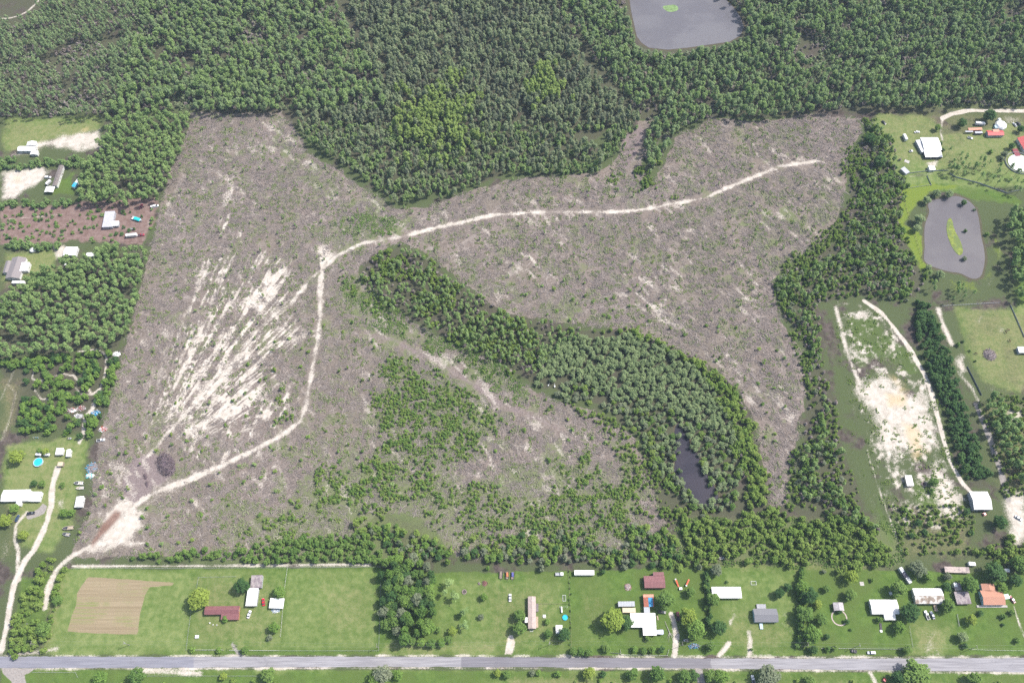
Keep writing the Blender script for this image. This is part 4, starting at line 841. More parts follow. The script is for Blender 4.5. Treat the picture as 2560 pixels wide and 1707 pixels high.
H('carport', 'weathered grey mottled carport left of the terracotta house', 'carport', [D(Z5(1705, 362), Z5(1838, 358), Z5(1700, 478), h=2.4, rise=.25, kind='shed', roof=R_OLDGREY, open_=True), D(Z5(1700, 282), Z5(1762, 280), Z5(1700, 352), h=2.3, rise=.2, kind='shed', roof=R_OLDGREY, open_=True)])
def hut(label, A, B, C, **k): return H('shed', label, 'shed', [D(A, B, C, **k)])
hut('little white-topped box shed behind the weathered carport', Z5(1703, 279), Z5(1733, 279), Z5(1710, 317), h=2.9, rise=.1, kind='flat', roof=R_WHITE, wins=(0, 0, 0), over=.05)
hut('small white shed between dark trees at the far right garden', Z5(2170, 150), Z5(2215, 152), Z5(2178, 181), h=2.2, rise=.3, kind='shed', roof=R_WHITE, wall=W_RED, wins=(0, 0, 0), door=('R', 0), over=.1)
Y4 = lambda x, y: (1960 + x / 3.137, 950 + y / 3.137)
H('barn', 'large white metal barn at the foot of the sandy lot track', 'barn', [D(Y4(1452, 873), Y4(1594, 873), Y4(1488, 1014), h=4.0, rise=1.6, roof=R_WHITE, wall=W_GREY, wins=(1, 1, 1), door=('F', 0, 3.4, W_DARK))])
hut('small white-roofed shed on orange soil in the sandy lot', Y4(945, 748), Y4(998, 747), Y4(960, 829), h=2.4, rise=.4, kind='shed', roof=R_WHITE, wall=W_TAN, wins=(0, 0, 0), door=('F', 0), over=.12)
Y6 = lambda x, y: (2060 + x / 3.92, 700 + y / 3.92)
hut('white-roofed stable shed in the horse pasture', Y6(1893, 655), Y6(1985, 655), Y6(1908, 712), h=2.6, rise=.3, kind='shed', roof=R_WHITE, wall=W_GREY, wins=(0, 0, 0), door=('F', 0, 2.4, W_DARK), over=.15)
Y8 = lambda x, y: (2160 + x / 2.8, 240 + y / 2.8)
H('house', 'large white metal-roofed house above the pond', 'house', [D(Y8(393, 292), Y8(516, 291), Y8(414, 380), h=3.2, rise=.8, roof=R_WHITE, wins=(2, 2, 1)), D(Y8(414, 382), Y8(534, 380), Y8(430, 430), h=2.7, rise=.4, kind='shed', roof=R_WHITE, wall=W_DARK, wins=(2, 1, 0), over=.2),  # lower wing's dark wall colour carries the shadow along its edge
    D(Y8(360, 312), Y8(392, 308), Y8(384, 398), h=2.5, rise=.3, kind='shed', roof=mat('pale_grey_roof', (.58, .58, .60), .6, .1, 1), wall=W_GREY, wins=(0, 2, 0), over=.1)])
hut('small grey-white shed turned askew at the left end of the pond fence', Y8(255, 512), Y8(282, 497), Y8(290, 550), h=2.3, rise=.3, kind='shed', roof=R_GREYM, wall=W_GREY, wins=(0, 0, 0), door=('F', 0), over=.1)
hut('white shed on sandy ground below the large white-roofed house', Y8(448, 490), Y8(490, 488), Y8(450, 520), h=2.5, rise=.4, roof=R_WHITE, wins=(1, 0, 0), door=('R', 0), over=.1)
Q1 = lambda x, y: (2380 + x / 9.222, 270 + y / 9.222)
H('long_shed', 'long narrow shed with faded orange-red roof', 'shed', [D(Q1(365, 472), Q1(682, 462), Q1(370, 520), h=2.4, rise=.4, kind='shed', roof=R_SALMON, wall=W_RED, wins=(0, 1, 0)), D(Q1(300, 535), Q1(480, 535), Q1(300, 560), h=1.9, rise=.2, kind='shed', roof=R_GREYM, wall=white, wins=(0, 0, 0), open_=True), D(Q1(520, 548), Q1(695, 545), Q1(500, 590), h=2.0, rise=.2, kind='shed', roof=R_GREYM, wall=W_DARK, wins=(0, 1, 0), over=.08)])
H('cabin', 'red-roofed cabin with white strip along its ridge', 'cabin', [D(Q1(785, 525), Q1(1160, 520), Q1(830, 640), h=2.6, rise=1.1, roof=R_RED, wall=W_GREY, wins=(2, 1, 1), door=('F', 0)), D(Q1(930, 500), Q1(1075, 495), Q1(930, 570), h=3.6, rise=.3, kind='flat', roof=(R_SALMON), wall=white, wins=(1, 0, 0), over=.1)])
H('house', 'red-roofed house at the right edge above the round white cover', 'house', [D(Q1(1500, 690), Q1(1760, 660), Q1(1580, 985), h=3.0, rise=1.4, ridge='y', roof=R_RED, wall=W_WHITE, wins=(2, 3, 1), door=('L', 0)), D(Q1(1380, 950), Q1(1500, 940), Q1(1440, 1120), h=.7, rise=.02, kind='flat', roof=mat('red_deck_boards', (.25, .07, .08), .9, .2, 1, stripes=('X', 3)), wall=wood, wins=(0, 0, 0), over=.05)])
# domed tent, round cover
p_ = Q1(1130, 390)
b = MB(); n_ = 8; rr_ = 5.0
b.lathe([(rr_, 0), (rr_, 2.2), (rr_ * .80, 3.3), (rr_ * .42, 4.1), (.05, 4.4)], 8)
simple('domed_building', 'white eight-sided domed building beside the dark oak', 'dome', *p_, [('shell', b, mat('white_fabric', (.80, .80, .79), .7, .04, .5)), ('porch', bx((-4.8, -2.0, 1.1), (2.0, 3.0, 2.2)), W_BLUE), ('annex', (lambda q: (q.lathe([(1.6, 0), (1.6, 2.0), (1.1, 2.7), (.05, 3.0)], 8, (0.5, 6.3)), q)[1])(MB()), mat('white_fabric', (.8, .8, .79)))], z=2.2, foot=8)
b = MB(); b.lathe([(9.2, 0), (9.2, .5), (8.6, .62), (.05, .8)], 36); b2 = MB()
b2.lathe([(11.4, 0), (11.4, 1.1), (11.6, 1.1), (11.6, 0)], 40)
simple('round_cover', 'round white cover inside a low grey wall by the red house', 'cover', *Q1(1560, 1270), [('cover', b, mat('white_fabric', (.8, .8, .79))), ('wall', b2, W_GREY)], z=.5, foot=12)
# left-hand side
Q2 = lambda x, y: (x / 8.713, 340 + y / 8.713)
H('mobile_home', 'long mobile home with dark taupe roof and white walls beside bare sand', 'mobile home', [D(Q2(1285, 640), Q2(1390, 640), Q2(1115, 1090), h=2.9, rise=.5, ridge='y', roof=R_DKGREY, wall=W_WHITE, wins=(1, 2, 4), over=.12, door=('R', .3))])
H('carport', 'white open carport at the near end of the dark-roofed mobile home', 'carport', [D(Q2(1010, 1105), Q2(1200, 1110), Q2(945, 1225), h=2.6, rise=.8, ridge='y', roof=R_WHITE, open_=True)])
H('house', 'white field house half behind trees at the sandy upper left field', 'house', [D(Q2(420, 225), Q2(800, 225), Q2(380, 330), h=3.0, rise=1.4, roof=R_WHITE, wall=W_WHITE, wins=(3, 1, 1)), D(Q2(600, 130), Q2(800, 120), Q2(580, 215), h=3.0, rise=1.0, ridge='y', roof=R_WHITE, wins=(1, 1, 1)), D(Q2(680, 330), Q2(840, 330), Q2(670, 410), h=2.6, rise=.8, ridge='y', roof=R_WHITE, wall=W_WHITE, wins=(1, 0, 0))])
Q5 = lambda x, y: (230 + x / 12.063, 490 + y / 12.063)
H('shed', 'ribbed grey metal shed with small porch beside the tarpaulined boat', 'shed', [D(Q5(400, 478), Q5(700, 462), Q5(322, 945), h=2.9, rise=.3, kind='shed', roof=mat('ribbed_grey_roof', (.48, .48, .51), .5, .12, .8, stripes=('Y', .8)), wall=W_GREY, wins=(2, 1, 1), over=.15), D(Q5(620, 765), Q5(820, 758), Q5(600, 905), h=2.4, rise=.2, kind='shed', roof=R_WHITE, wall=W_GREY, wins=(1, 0, 1), over=.12)])
Y7 = lambda x, y: (x / 3.2, 250 + y / 3.2)
H('house', 'house with taupe grey hipped roof and white patio cover', 'house', [D(Y7(100, 1262), Y7(212, 1262), Y7(62, 1428), h=2.8, rise=1.8, ridge='y', roof=mat('taupe_shingles', (.25, .225, .225), .95, .18, 4, stripes=('Y', 2)), wall=W_WHITE, wins=(2, 2, 2)), D(Y7(48, 1290), Y7(96, 1288), Y7(22, 1385), h=2.7, rise=1.0, ridge='y', roof=mat('taupe_shingles', (.25, .225, .225)), wins=(1, 1, 0)),
    D(Y7(172, 1300), Y7(238, 1298), Y7(152, 1368), h=3.3, rise=.15, kind='flat', roof=R_WHITE, wins=(0, 0, 1), over=.1)])
hut('white shed with double door on sand, above the pine stand', Y7(528, 1175), Y7(627, 1176), Y7(521, 1243), h=2.7, rise=.9, roof=R_WHITE, wins=(2, 1, 1), door=('F', 0, 1.8))
hut('white shed half swallowed by pines', Y7(696, 1222), Y7(760, 1220), Y7(690, 1254), h=2.6, rise=.6, roof=R_WHITE, wins=(1, 0, 0))
hut('tiny white box shed at the pine stand corner', Y7(522, 1300), Y7(549, 1300), Y7(521, 1324), h=2.0, rise=.2, kind='shed', roof=R_WHITE, wins=(0, 0, 0), over=.08)
b = MB(); b.lathe([(1.9, 0), (1.9, 1.8), (2.2, 1.85), (.05, 3.1)], 8)
simple('gazebo', 'small white eight-sided gazebo on the lawn edge', 'gazebo', *Y7(258, 1197), [('roof', b, white)], z=2, foot=3)
Y9 = lambda x, y: (x / 3.7325, 1000 + y / 3.7325)
H('house', 'white ribbed metal house with a gabled front, beside the gravel drive', 'house', [D(Y9(35, 838), Y9(289, 832), Y9(12, 945), h=2.9, rise=1.0, roof=R_WHITE, wins=(3, 1, 1)), D(Y9(289, 852), Y9(392, 853), Y9(278, 942), h=2.7, rise=.5, roof=R_WHITE, wins=(1, 0, 1), over=.15), D(Y9(166, 900), Y9(214, 900), Y9(152, 985), h=2.8, rise=1.0, ridge='y', roof=R_WHITE, wins=(1, 0, 0))])
hut('white square shed behind the tan-roofed hut', Y9(530, 448), Y9(597, 446), Y9(508, 510), h=2.6, rise=.3, kind='shed', roof=R_WHITE, wins=(0, 1, 0), door=('F', .3))
hut('narrow white shed angled beside the junk, right of the square shed', Y9(622, 462), Y9(662, 457), Y9(595, 530), h=2.5, rise=.4, ridge='y', roof=R_WHITE, wins=(0, 1, 1), over=.12)
hut('little tan-roofed hut on the sandy path', Y9(543, 578), Y9(592, 576), Y9(538, 615), h=2.1, rise=.2, kind='shed', roof=mat('tan_roof', (.55, .46, .33), .8, .1, 1), wall=wood, wins=(0, 0, 0), over=.08)
hut('plain white shed with gable, right of the sandy drive', Y9(714, 900), Y9(786, 896), Y9(696, 1000), h=2.7, rise=.7, ridge='y', roof=R_WHITE, wins=(1, 1, 1))
# ================================================================ VEHICLES
W_ = 'vehicles parked in the yards'
vehicle('parked_car', 'bright red sports car between the barn and carport', 'car', *Z2(655, 455), R(105), 'car', 'red')
vehicle('parked_car', 'white car on the lawn right of the maroon-roofed brick house', 'car', *Z2(524, 568), R(80), 'car', 'white')
vehicle('parked_car', 'white car alone on grass left of the taupe mobile home', 'car', *Z3(1158, 416), R(90), 'car', 'white')
vehicle('parked_car', 'black car under the tree right of the white flat-roofed house', 'car', *Z4(790, 548), R(-8), 'suv', 'black')
vehicle('pickup_truck', 'dark pickup beside the gravel drive near the yellow-green tree', 'pickup', *Z4(937, 588), R(88), 'pickup', 'maroon')
vehicle('pickup_truck', 'white pickup in front of the streaked mobile home', 'pickup', *Z5(1460, 576), R(102), 'pickup', 'white')
vehicle('parked_car', 'dark blue car beside the white pickup', 'car', *Z5(1512, 577), R(102), 'car', 'blue')
vehicle('parked_car', 'dark red car on the drive right of the terracotta house', 'car', *Z5(2247, 432), R(115), 'car', 'crimson')
vehicle('pickup_truck', 'white and blue utility vehicle parked on the verge beside the road', 'pickup', *Z5(950, 921), R(180), 'suv', 'silver')
vehicle('utility_vehicle', 'small dark buggy on the verge left of the utility vehicle', 'buggy', *Z5(790, 907), R(170), 'pickup', 'black', L=3.4)
vehicle('pickup_truck', 'white pickup at the bottom edge below the road', 'pickup', *Z4(1628, 1172), R(95), 'pickup', 'white')
vehicle('parked_car', 'black car on the grey pad by the white metal house', 'car', *Y9(290, 1053), R(12), 'suv', 'black')
vehicle('parked_car', 'dark blue car below the black one, beside a yellow-green bush', 'car', *Y9(160, 1100), R(82), 'car', 'blue')
vehicle('parked_car', 'silver and black car, left of two beside the sandy yard at the right edge', 'car', *Q1(1450, 385), R(110), 'car', 'silver')
vehicle('parked_car', 'black car, right of two beside the sandy yard at the right edge', 'car', *Q1(1535, 365), R(110), 'suv', 'black')
vehicle('parked_car', 'white car on pale sand above the large white-roofed house', 'car', *Y8(372, 252), R(8), 'car', 'white')
vehicle('pickup_truck', 'red pickup hitched near the white camper on the brown plot', 'pickup', *Q5(1470, 1180), R(12), 'pickup', 'crimson')
vehicle('wrecked_car', 'old maroon car among shrubs left of the white van', 'car', *Q5(1480, 300), R(80), 'car', 'maroon')
vehicle('van', 'long white van at the end of the brown plot', 'van', *Q5(1890, 315), R(20), 'van', 'white', L=6.4)
vehicle('parked_car', 'white car nose to the dark-roofed mobile home', 'car', *Q2(1045, 900), R(5), 'suv', 'white')
vehicle('parked_car', 'white pickup beside the angled junk row right of the yard path', 'pickup', 60 + 1115 / 5.81, 1080 + 115 / 5.81, R(10), 'pickup', 'white')
vehicle('utility_cart', 'white and blue cart on the lawn below the orange-roofed shed', 'cart', *Q1(420, 690), R(-25), 'pickup', 'white', L=4.2)
rv('camper_trailer', 'long white camper parked on the brown plot next to the red pickup', *Q5(1190, 1185), R(7), 8.6)
rv('camper_trailer', 'white camper below the taupe-roofed house', *Y7(150, 1462), R(0), 9.5)
rv('camper_trailer', 'white camper with a blue tarpaulin over one end, beside the pine stand', *Q2(1660, 1045), R(-106), 8.6, cover=tarp_c)
rv('camper_trailer', 'white camper left of the large white-roofed house', *Y8(287, 290), R(98), 6.4)
rv('camper_trailer', 'pale blue and white camper under the dark oak', *Q1(650, 360), R(-6), 8.0, stripe=(.25, .33, .45))
rv('camper_trailer', 'narrow silver camper close to the left side of the dark-roofed mobile home', *Q2(1050, 1010), R(62), 5.0, 2.0, 2.2)
rv('camper_trailer', 'low white trailer in shade, upper one of the back garden pair', *Z5(1240, 190), R(-68), 7.2, cover=mat('dark_torn_tarp', (.05, .05, .08), .7))
rv('box_trailer', 'white box trailer, lower one of the back garden pair', *Z5(1293, 256), R(-65), 4.0, 2.6, 1.9, cat='trailer')
rv('box_trailer', 'small white trailer standing on the shaded grass of the far right garden', *Z5(1875, 106), R(-4), 4.6, 2.4, 1.9, cat='trailer')
boat('boat_on_trailer', 'white boat under a turquoise tarpaulin on its trailer', *Q5(1360, 705), R(-20), 9.4, 2.9, tarp=tarp_t)
boat('small_boat', 'white skiff lying below the tarpaulined boat', *Q5(1185, 990), R(-12), 2.8, 1.3, trailer=False)
boat('motor_boat', 'dark-decked motor boat in the boat row, above the pale skiff', 60 + 795 / 5.81, 1080 + 740 / 5.81, R(178), 6.2, 2.1, inner=W_DARK)
boat('skiff', 'pale pointed skiff in the boat row beside the hedge', 60 + 810 / 5.81, 1080 + 810 / 5.81, R(184), 5.2, 1.8, inner=W_TAN, trailer=False)
boat('motor_boat', 'tan motor boat under bushes near the lower left drive', 60 + 640 / 5.81, 1080 + 1392 / 5.81, R(186), 7.0, 2.4, hull=W_TAN, inner=W_DARK)
boat('old_boat', 'weathered grey boat below the tan motor boat', 60 + 610 / 5.81, 1080 + 1480 / 5.81, R(170), 5.0, 2.0, hull=W_GREY, inner=W_DARK, trailer=False)
boat('small_boat', 'white boat on the lawn near the yellow-green tree, left of blue scraps', *Z4(1007, 808), R(178), 3.2, 1.3, trailer=False)
boat('small_boat', 'white upturned boat at the thicket edge behind the wide back garden', *Z4(1342, 52), R(8), 3.6, 1.4, trailer=False)
boat('small_boat', 'white dinghy near the trees behind the square white shed', 60 + 665 / 5.81, 1080 + 90 / 5.81, R(0), 2.8, 1.2, trailer=False)
# ================================================================ YARD THINGS
steel_frame = mat('dark_steel', (.07, .07, .08), .6, .2, 3)
def open_trailer(label, px, py, rz, load=None, L=4.6):
    ps = [('deck', bx((0, 0, .6), (L, 1.9, .12)), wood), ('side_rail', bx((0, .95, .95), (L, .06, .5), (0, -.95, .95), (L, .06, .5)), steel_frame), ('hitch', bx((L / 2 + .6, 0, .5), (1.3, .1, .1)), steel_frame)]
    o = simple('open_trailer', label, 'trailer', px, py, ps, rz, foot=3); wheels(o, (-.3,), 1.1, .32)
    return o
open_trailer('empty dark open trailer, left of three under the trees', *Z3(1076, 208), R(-92))
open_trailer('trailer loaded with orange gear, middle of three under the trees', *Z3(1132, 212), R(-88)); open_trailer('trailer with a blue load, right of three under the trees', *Z3(1183, 214), R(-94))
for (x, y), c, lb in ((Z3(1132, 205), (.65, .22, .10), 'orange canvas-covered load on the middle trailer'), (Z3(1181, 205), (.12, .13, .40), 'blue canvas-covered load on the right trailer')):
    b = MB(); b.loft([[(-.7, y_, .67), (.7, y_, .67), (.55, y_, .67 + h_), (-.5, y_, .67 + h_ * .9)] for y_, h_ in ((-1.3, .4), (-.5, .8), (.4, .65), (1.2, .9), (1.5, .3))])
    simple('cargo_load', lb, 'cargo', x, y, [('cover', b, mat('canvas_%d' % int(c[0] * 100), c, .8, .3, 2))], R(2), z=1.0, foot=0)
simple('swimming_pool', 'small round blue paddling pool on the fenced lawn', 'pool', *Z3(1664, 598), [('wall', (lambda q: (q.lathe([(1.75, 0), (1.75, .5), (1.55, .5), (1.55, .1)], 28), q)[1])(MB()), mat('teal_vinyl', (.02, .28, .40), .4)), ('water', (lambda q: (q.lathe([(.02, .34), (1.56, .34)], 28), q)[1])(MB()), mat('pool_water', (.03, .45, .66), .1, .1, 1))], foot=2.5)
b = MB(); b.lathe([(3.0, 0), (3.0, 1.15), (3.25, 1.18), (3.25, 1.22), (2.85, 1.22), (2.85, .4)], 32)
b3 = MB(); b3.lathe([(.02, .95), (2.86, .95)], 32)
pool = simple('swimming_pool', 'large round above-ground pool with bright blue water beside two trailers', 'pool', 60 + 208 / 5.81, 1080 + 435 / 5.81, [('wall', b, mat('pool_wall', (.42, .55, .66), .5)), ('water', b3, mat('pool_water', (.03, .45, .66), .1, .1, 1)), ('ladder', bx((3.3, .3, .8), (.08, .08, 1.6), (3.3, -.3, .8), (.08, .08, 1.6), (3.3, 0, .5), (.08, .6, .08), (3.3, 0, 1.0), (.08, .6, .08)), white)], z=.8, foot=5)
def lawn_table(label, px, py, m=white, rz=0): simple('garden_table', label, 'table', px, py, [('top', bx((0, 0, .74), (1.9, .9, .06)), m), ('leg', bx((-.7, 0, .36), (.1, .7, .72)), m), ('leg', bx((.7, 0, .36), (.1, .7, .72)), m), ('bench', bx((0, .8, .42), (1.9, .3, .06), (0, -.8, .42), (1.9, .3, .06)), m)], rz)
lawn_table('white picnic table right of the taupe mobile home', *Z3(1473, 587)); lawn_table('white bench table on the shaded lawn left of the round bushy tree', *Z5(1125, 377), rz=.3)
simple('fuel_tank', 'white cylindrical fuel tank on the fenced lawn above the paddling pool', 'tank', *Z3(1631, 528), [('tank', (lambda q: (q.tube([(0, -1.9, .8), (0, -1.75, .8), (0, 1.75, .8), (0, 1.9, .8)], [.25, .5, .5, .25], 12), q)[1])(MB()), white), ('stand', bx((0, -1, .2), (.8, .15, .4), (0, 1, .2), (.8, .15, .4)), concrete)], R(3), foot=2)
simple('washing_line', 'T-shaped washing line post pair by the fuel tank', 'washing line', *Z3(1645, 505), [('post', bx((-2.2, 0, 1), (.1, .1, 2)), chrome), ('post', bx((2.6, 0, 1), (.1, .1, 2)), chrome), ('crossarm', bx((-2.2, 0, 2), (.1, 1.2, .1), (2.6, 0, 2), (.1, 1.2, .1)), chrome), ('line', bx((.2, .4, 2), (4.8, .03, .03), (.2, -.4, 2), (4.8, .03, .03)), white)], 0, foot=0)
def bed(label, px, py, L, W, m, soil=True): simple('raised_bed', label, 'garden bed', px, py, [('frame', bx((0, W / 2, .2), (L, .14, .4), (0, -W / 2, .2), (L, .14, .4), (L / 2, 0, .2), (.14, W, .4), (-L / 2, 0, .2), (.14, W, .4)), m)] + ([('soil', bx((0, 0, .12), (L - .1, W - .1, .2)), mat('planted_soil', (.08, .12, .04), .95, .3, 3))] if soil else []), 0, foot=2)
bed('raised green garden bed by the hedge fence', *Z3(1656, 420), 1.9, 3.6, white); bed('small white-framed bed at the near end of the taupe mobile home', *Z3(1355, 719), 1.8, 1.0, white); bed('white open frame lying on the wide back lawn', *Z4(1632, 282), 3.2, 2.2, white, False)
def ringof(label, px, py, r, m, name='fire_ring', cat='fire ring', z=.35):
    b = MB(); n = 14
    for k in range(n): a = k * 2 * math.pi / n; b.box((r * math.cos(a), r * math.sin(a), z / 2), (.5 * r / 1.1, .42 * r / 1.1, z * (.8 + .4 * rnd.random())), a + 1.57)
    b2 = MB(); b2.lathe([(.02, .05), (r, .05)], 16)
    simple(name, label, cat, px, py, [('stones', b, m), ('ash_bed', b2, mat('ash', (.09, .075, .07), .95, .3, 3))], 0, foot=2)
stone_m = mat('fieldstone', (.26, .21, .19), .95, .3, 3)
ringof('round stone fire ring on the lawn left of the lone white car', *Z3(738, 362), 1.3, stone_m); ringof('tyre-like round ring on brown mulch beside the small sandy lot shed', *Y4(1098, 815), 1.5, stone_m, z=.6)
def heap(name, label, cat, px, py, r, h, n, mats_, tw=.5, seed=1, L=(.6, 2.2), rad=(.04, .12), rz=0, sy=1.0, flat=.25, foot=True):
    """pile of sticks or scrap: one heap, built from many crossing pieces over a low mound"""
    rr = random.Random(seed); b = MB()
    for k in range(n):
        a = rr.random() * 6.283; q = r * math.sqrt(rr.random()); x, y = q * math.cos(a), q * math.sin(a) * sy; zz = h * (1 - (q / r) ** 2) * rr.uniform(.35, 1) + .08
        d = Vector((math.cos(rr.gauss(0, 1.2)), math.sin(rr.gauss(0, 1.2)), rr.gauss(0, flat))).normalized() * rr.uniform(*L) / 2; p = Vector((x, y, zz)); s = rr.uniform(*rad)
        b.m_ = 0; n0 = len(b.f); b.tube([p - d, p + d], [s, s * .6], 5)
        for i in range(n0, len(b.f)): b.m[i] = k % len(mats_)
    m0 = MB(); m0.lathe([(r * .98, -.05), (r * .75, h * .32), (r * .4, h * .62), (.05, h * .75)], 16)
    m0.v = [(x, y * sy, z) for x, y, z in m0.v]
    o = simple(name, label, cat, px, py, [('branches', b, list(mats_)), ('core', m0, mats_[0])], rz, z=h * .4, foot=r + 1 if foot else 0)
    return o
tw = mat('grey_twigs', (.22, .185, .185), .95, .4, 2); tw2 = mat('brown_twigs', (.15, .115, .11), .95, .4, 2); tw3 = mat('purple_brown_wood', (.115, .085, .10), .95, .35, 2); tw4 = mat('pale_sticks', (.38, .33, .31), .95, .3, 2)
heap('brush_pile', 'big dark brush pile beside the purple-brown mulch clearing', 'brush pile', 414, 1160, 9.5, 2.8, 420, (tw3, tw2, tw), seed=3, L=(1.5, 4.5), rad=(.07, .2), rz=R(-58), sy=.62, flat=.4)
heap('brush_pile', 'small dark brush heap in the purple-brown clearing, upper one', 'brush pile', 363, 1191, 2.4, .7, 50, (tw3, tw2), seed=4, rz=R(-60), sy=.45)
heap('brush_pile', 'small dark brush heap in the purple-brown clearing, lower one', 'brush pile', 367, 1210, 2.2, .6, 45, (tw3, tw2), seed=5, rz=R(-70), sy=.4)
heap('brush_pile', 'round heap of grey branches in the horse pasture', 'brush pile', *Y6(1630, 728), 4.6, 2.2, 190, (tw, tw2, tw4), seed=6, L=(1.2, 4), rad=(.06, .15))
heap('burn_pile', 'speckled burn pile on the lawn left of the maroon garage', 'burn pile', *Z4(478, 318), 2.3, .9, 110, (tw4, W_RED, tw2), seed=7, L=(.4, 1.4))
heap('scrap_heap', 'heap of metal scrap and white pipes in front of the carport', 'scrap', *Z2(770, 532), 2.6, .7, 70, (chrome, white, tarp_b), seed=8, L=(.8, 2.6), rad=(.04, .10), sy=.55)
heap('wood_pile', 'low reddish wood pile on the lawn near the trailers', 'wood pile', *Z3(925, 285), 1.7, .5, 50, (mat('red_wood', (.22, .10, .08), .9), tw2), seed=9)
heap('scrap_heap', 'small dark scrap heap beside the reddish wood pile', 'scrap', *Z3(873, 287), .9, .5, 26, (tw2, tw4), seed=10, L=(.3, 1))
heap('scrap_heap', 'blue and black scrap beside the road, under trees by the gravel drive', 'scrap', *Z4(1085, 860), 3.4, .8, 90, (steel_frame, tarp_b, W_GREY), seed=11, L=(.6, 2.2), rad=(.05, .2), sy=.4)
heap('scrap_heap', 'grey ruined shed debris beside the clearing boundary', 'scrap', 60 + 985 / 5.81, 1080 + 510 / 5.81, 3.6, 1.6, 110, (tw, W_GREY, tarp_c), seed=12, L=(1, 3.6), rad=(.05, .16), sy=1.1)
heap('scrap_heap', 'white and turquoise scrap below the grey ruined shed', 'scrap', 60 + 955 / 5.81, 1080 + 630 / 5.81, 3.0, .9, 70, (white, W_GREY, tarp_t), seed=13, L=(.7, 2.2), rad=(.06, .22), sy=.6)
for k_, (x_, y_, lb) in enumerate(((180, 1025, 'long strip of scrap among the trees, left of the trail'), (195, 1040, 'pale scrap heap at the trail bend below the looping trails'), (240, 1031, 'blue and white scrap right of the trail bend'), (258, 1072, 'red and white scrap heap against the clearing edge, right of the round green tree'), (203, 1020, 'rubbish at the foot of the trail loop'), (291, 885, 'white rubbish near the top of the looping trail'))):
    heap('scrap_heap', lb, 'scrap', x_, y_, 3.2, .9, 80, ((white, W_RED, steel_frame), (W_GREY, white, tw), (tarp_b, white, steel_frame), (W_RED, white, W_GREY), (tw, W_RED, white), (white, W_GREY))[k_], seed=20 + k_, L=(.6, 2.2), rad=(.06, .22), sy=.6)
b = MB(); rr = random.Random(5)
b.tube([(0, 6, .4), (.6, 2, .5), (1.2, -1, .45)], [.10, .16, .22], 6)
for a, L in ((-1.9, 5.5), (-1.35, 6), (-1.1, 4), (-2.2, 4.2), (-.7, 2.4)):
    b.tube([(1.2, -1, .45), (1.2 + math.cos(a) * L * .5, -1 + math.sin(a) * L * .5, .7), (1.2 + math.cos(a) * L, -1 + math.sin(a) * L, .25)], [.14, .09, .03], 5)
simple('fallen_branch', 'bleached forked fallen branch left of the gravel drive', 'branch', *Z4(838, 725), [('limb', b, mat('bleached_wood', (.42, .38, .36), .95, .2, 2))], R(8), foot=0)
def play(label, px, py, rz, m): simple('garden_slide', label, 'slide', px, py, [('chute', (lambda q: (q.loft([[(x, -.4, z), (x, .4, z), (x, .45, z + .2), (x, -.45, z + .2)] for x, z in ((-2.2, 1.6), (-1.2, 1.3), (1.2, .35), (2.0, .2))]), q)[1])(MB()), m), ('ladder', bx((-2.4, 0, .8), (.2, .7, 1.6)), white), ('platform', bx((-2.7, 0, 1.55), (.7, .9, .1)), white)], rz, foot=0)
play('red and white slide in the scruffy plot, longer one', *Z4(930, 288), R(-68), mat('red_plastic', (.62, .12, .06), .4)); play('short red slide in the scruffy plot, right of the longer one', *Z4(1026, 275), R(60), mat('red_plastic', (.62, .12, .06), .4))
simple('plastic_playhouse', 'small white playhouse at the foot of the longer slide', 'playhouse', *Z4(960, 335), [('box', bx((0, 0, .6), (1.7, 1.3, 1.2)), W_BLUE), ('roof', bx((0, 0, 1.28), (1.9, 1.5, .14)), white)], .1, foot=0)
b = MB(); b.lathe([(.02, .5), (2.1, .5), (2.1, .56), (.02, .56)], 24); b.v = [(x * 1.2, y * .85, z) for x, y, z in b.v]
simple('patio_canopy', 'rounded pale grey patio cover against the white flat-roofed house', 'canopy', *Z4(770, 731), [('cover', (lambda q: (q.prism([(-2.6, -1.2), (1.6, -1.6), (2.3, -1.2), (2.4, 1.0), (1.8, 1.5), (-2.6, 1.1)], 2.2, 2.32), q)[1])(MB()), mat('pale_grey_fabric', (.44, .46, .53), .7)), ('post', bx((2.0, 1.0, 1.1), (.1, .1, 2.2)), white), ('post', bx((2.0, -1.0, 1.1), (.1, .1, 2.2)), white)], 0, z=2.2, foot=2)
simple('wooden_bench', 'tan plank leaning at the right wall of the white flat-roofed house', 'plank', *Z4(750, 600), [('board', bx((0, 0, .3), (.7, 2.9, .12)), wood_l)], .12, foot=0)
simple('footbridge', 'narrow dark ramp with white end at the front of the white-winged house', 'ramp', *Z5(1037, 688), [('deck', bx((0, .4, .25), (1.3, 4.4, .2)), mat('dark_boards', (.08, .07, .08), .9)), ('landing', bx((-.1, -2.3, .3), (1.5, 1.3, .35)), white)], -.12, foot=0)
simple('concrete_slab', 'square grey slab on the lawn right of the tall yellow-green tree', 'slab', *Z5(862, 288), [('slab', bx((0, 0, .06), (2.6, 2.4, .14)), concrete)], 0, z=0, foot=2)
simple('concrete_slab', 'pale slab left of the lower lean-to of the large white-roofed house', 'slab', *Y8(300, 460), [('slab', bx((0, 0, .08), (4.0, 3.0, .2)), concrete)], -.5, z=0, foot=2)
b = MB()
for k in range(40):
    a = k / 40 * 2 * math.pi; a2 = (k + 1) / 40 * 2 * math.pi
    b.add([(4.2 * math.cos(a), 4.2 * math.sin(a), .03), (4.95 * math.cos(a), 4.95 * math.sin(a), .03), (4.95 * math.cos(a2), 4.95 * math.sin(a2), .03), (4.2 * math.cos(a2), 4.2 * math.sin(a2), .03)], [(0, 1, 2, 3)])
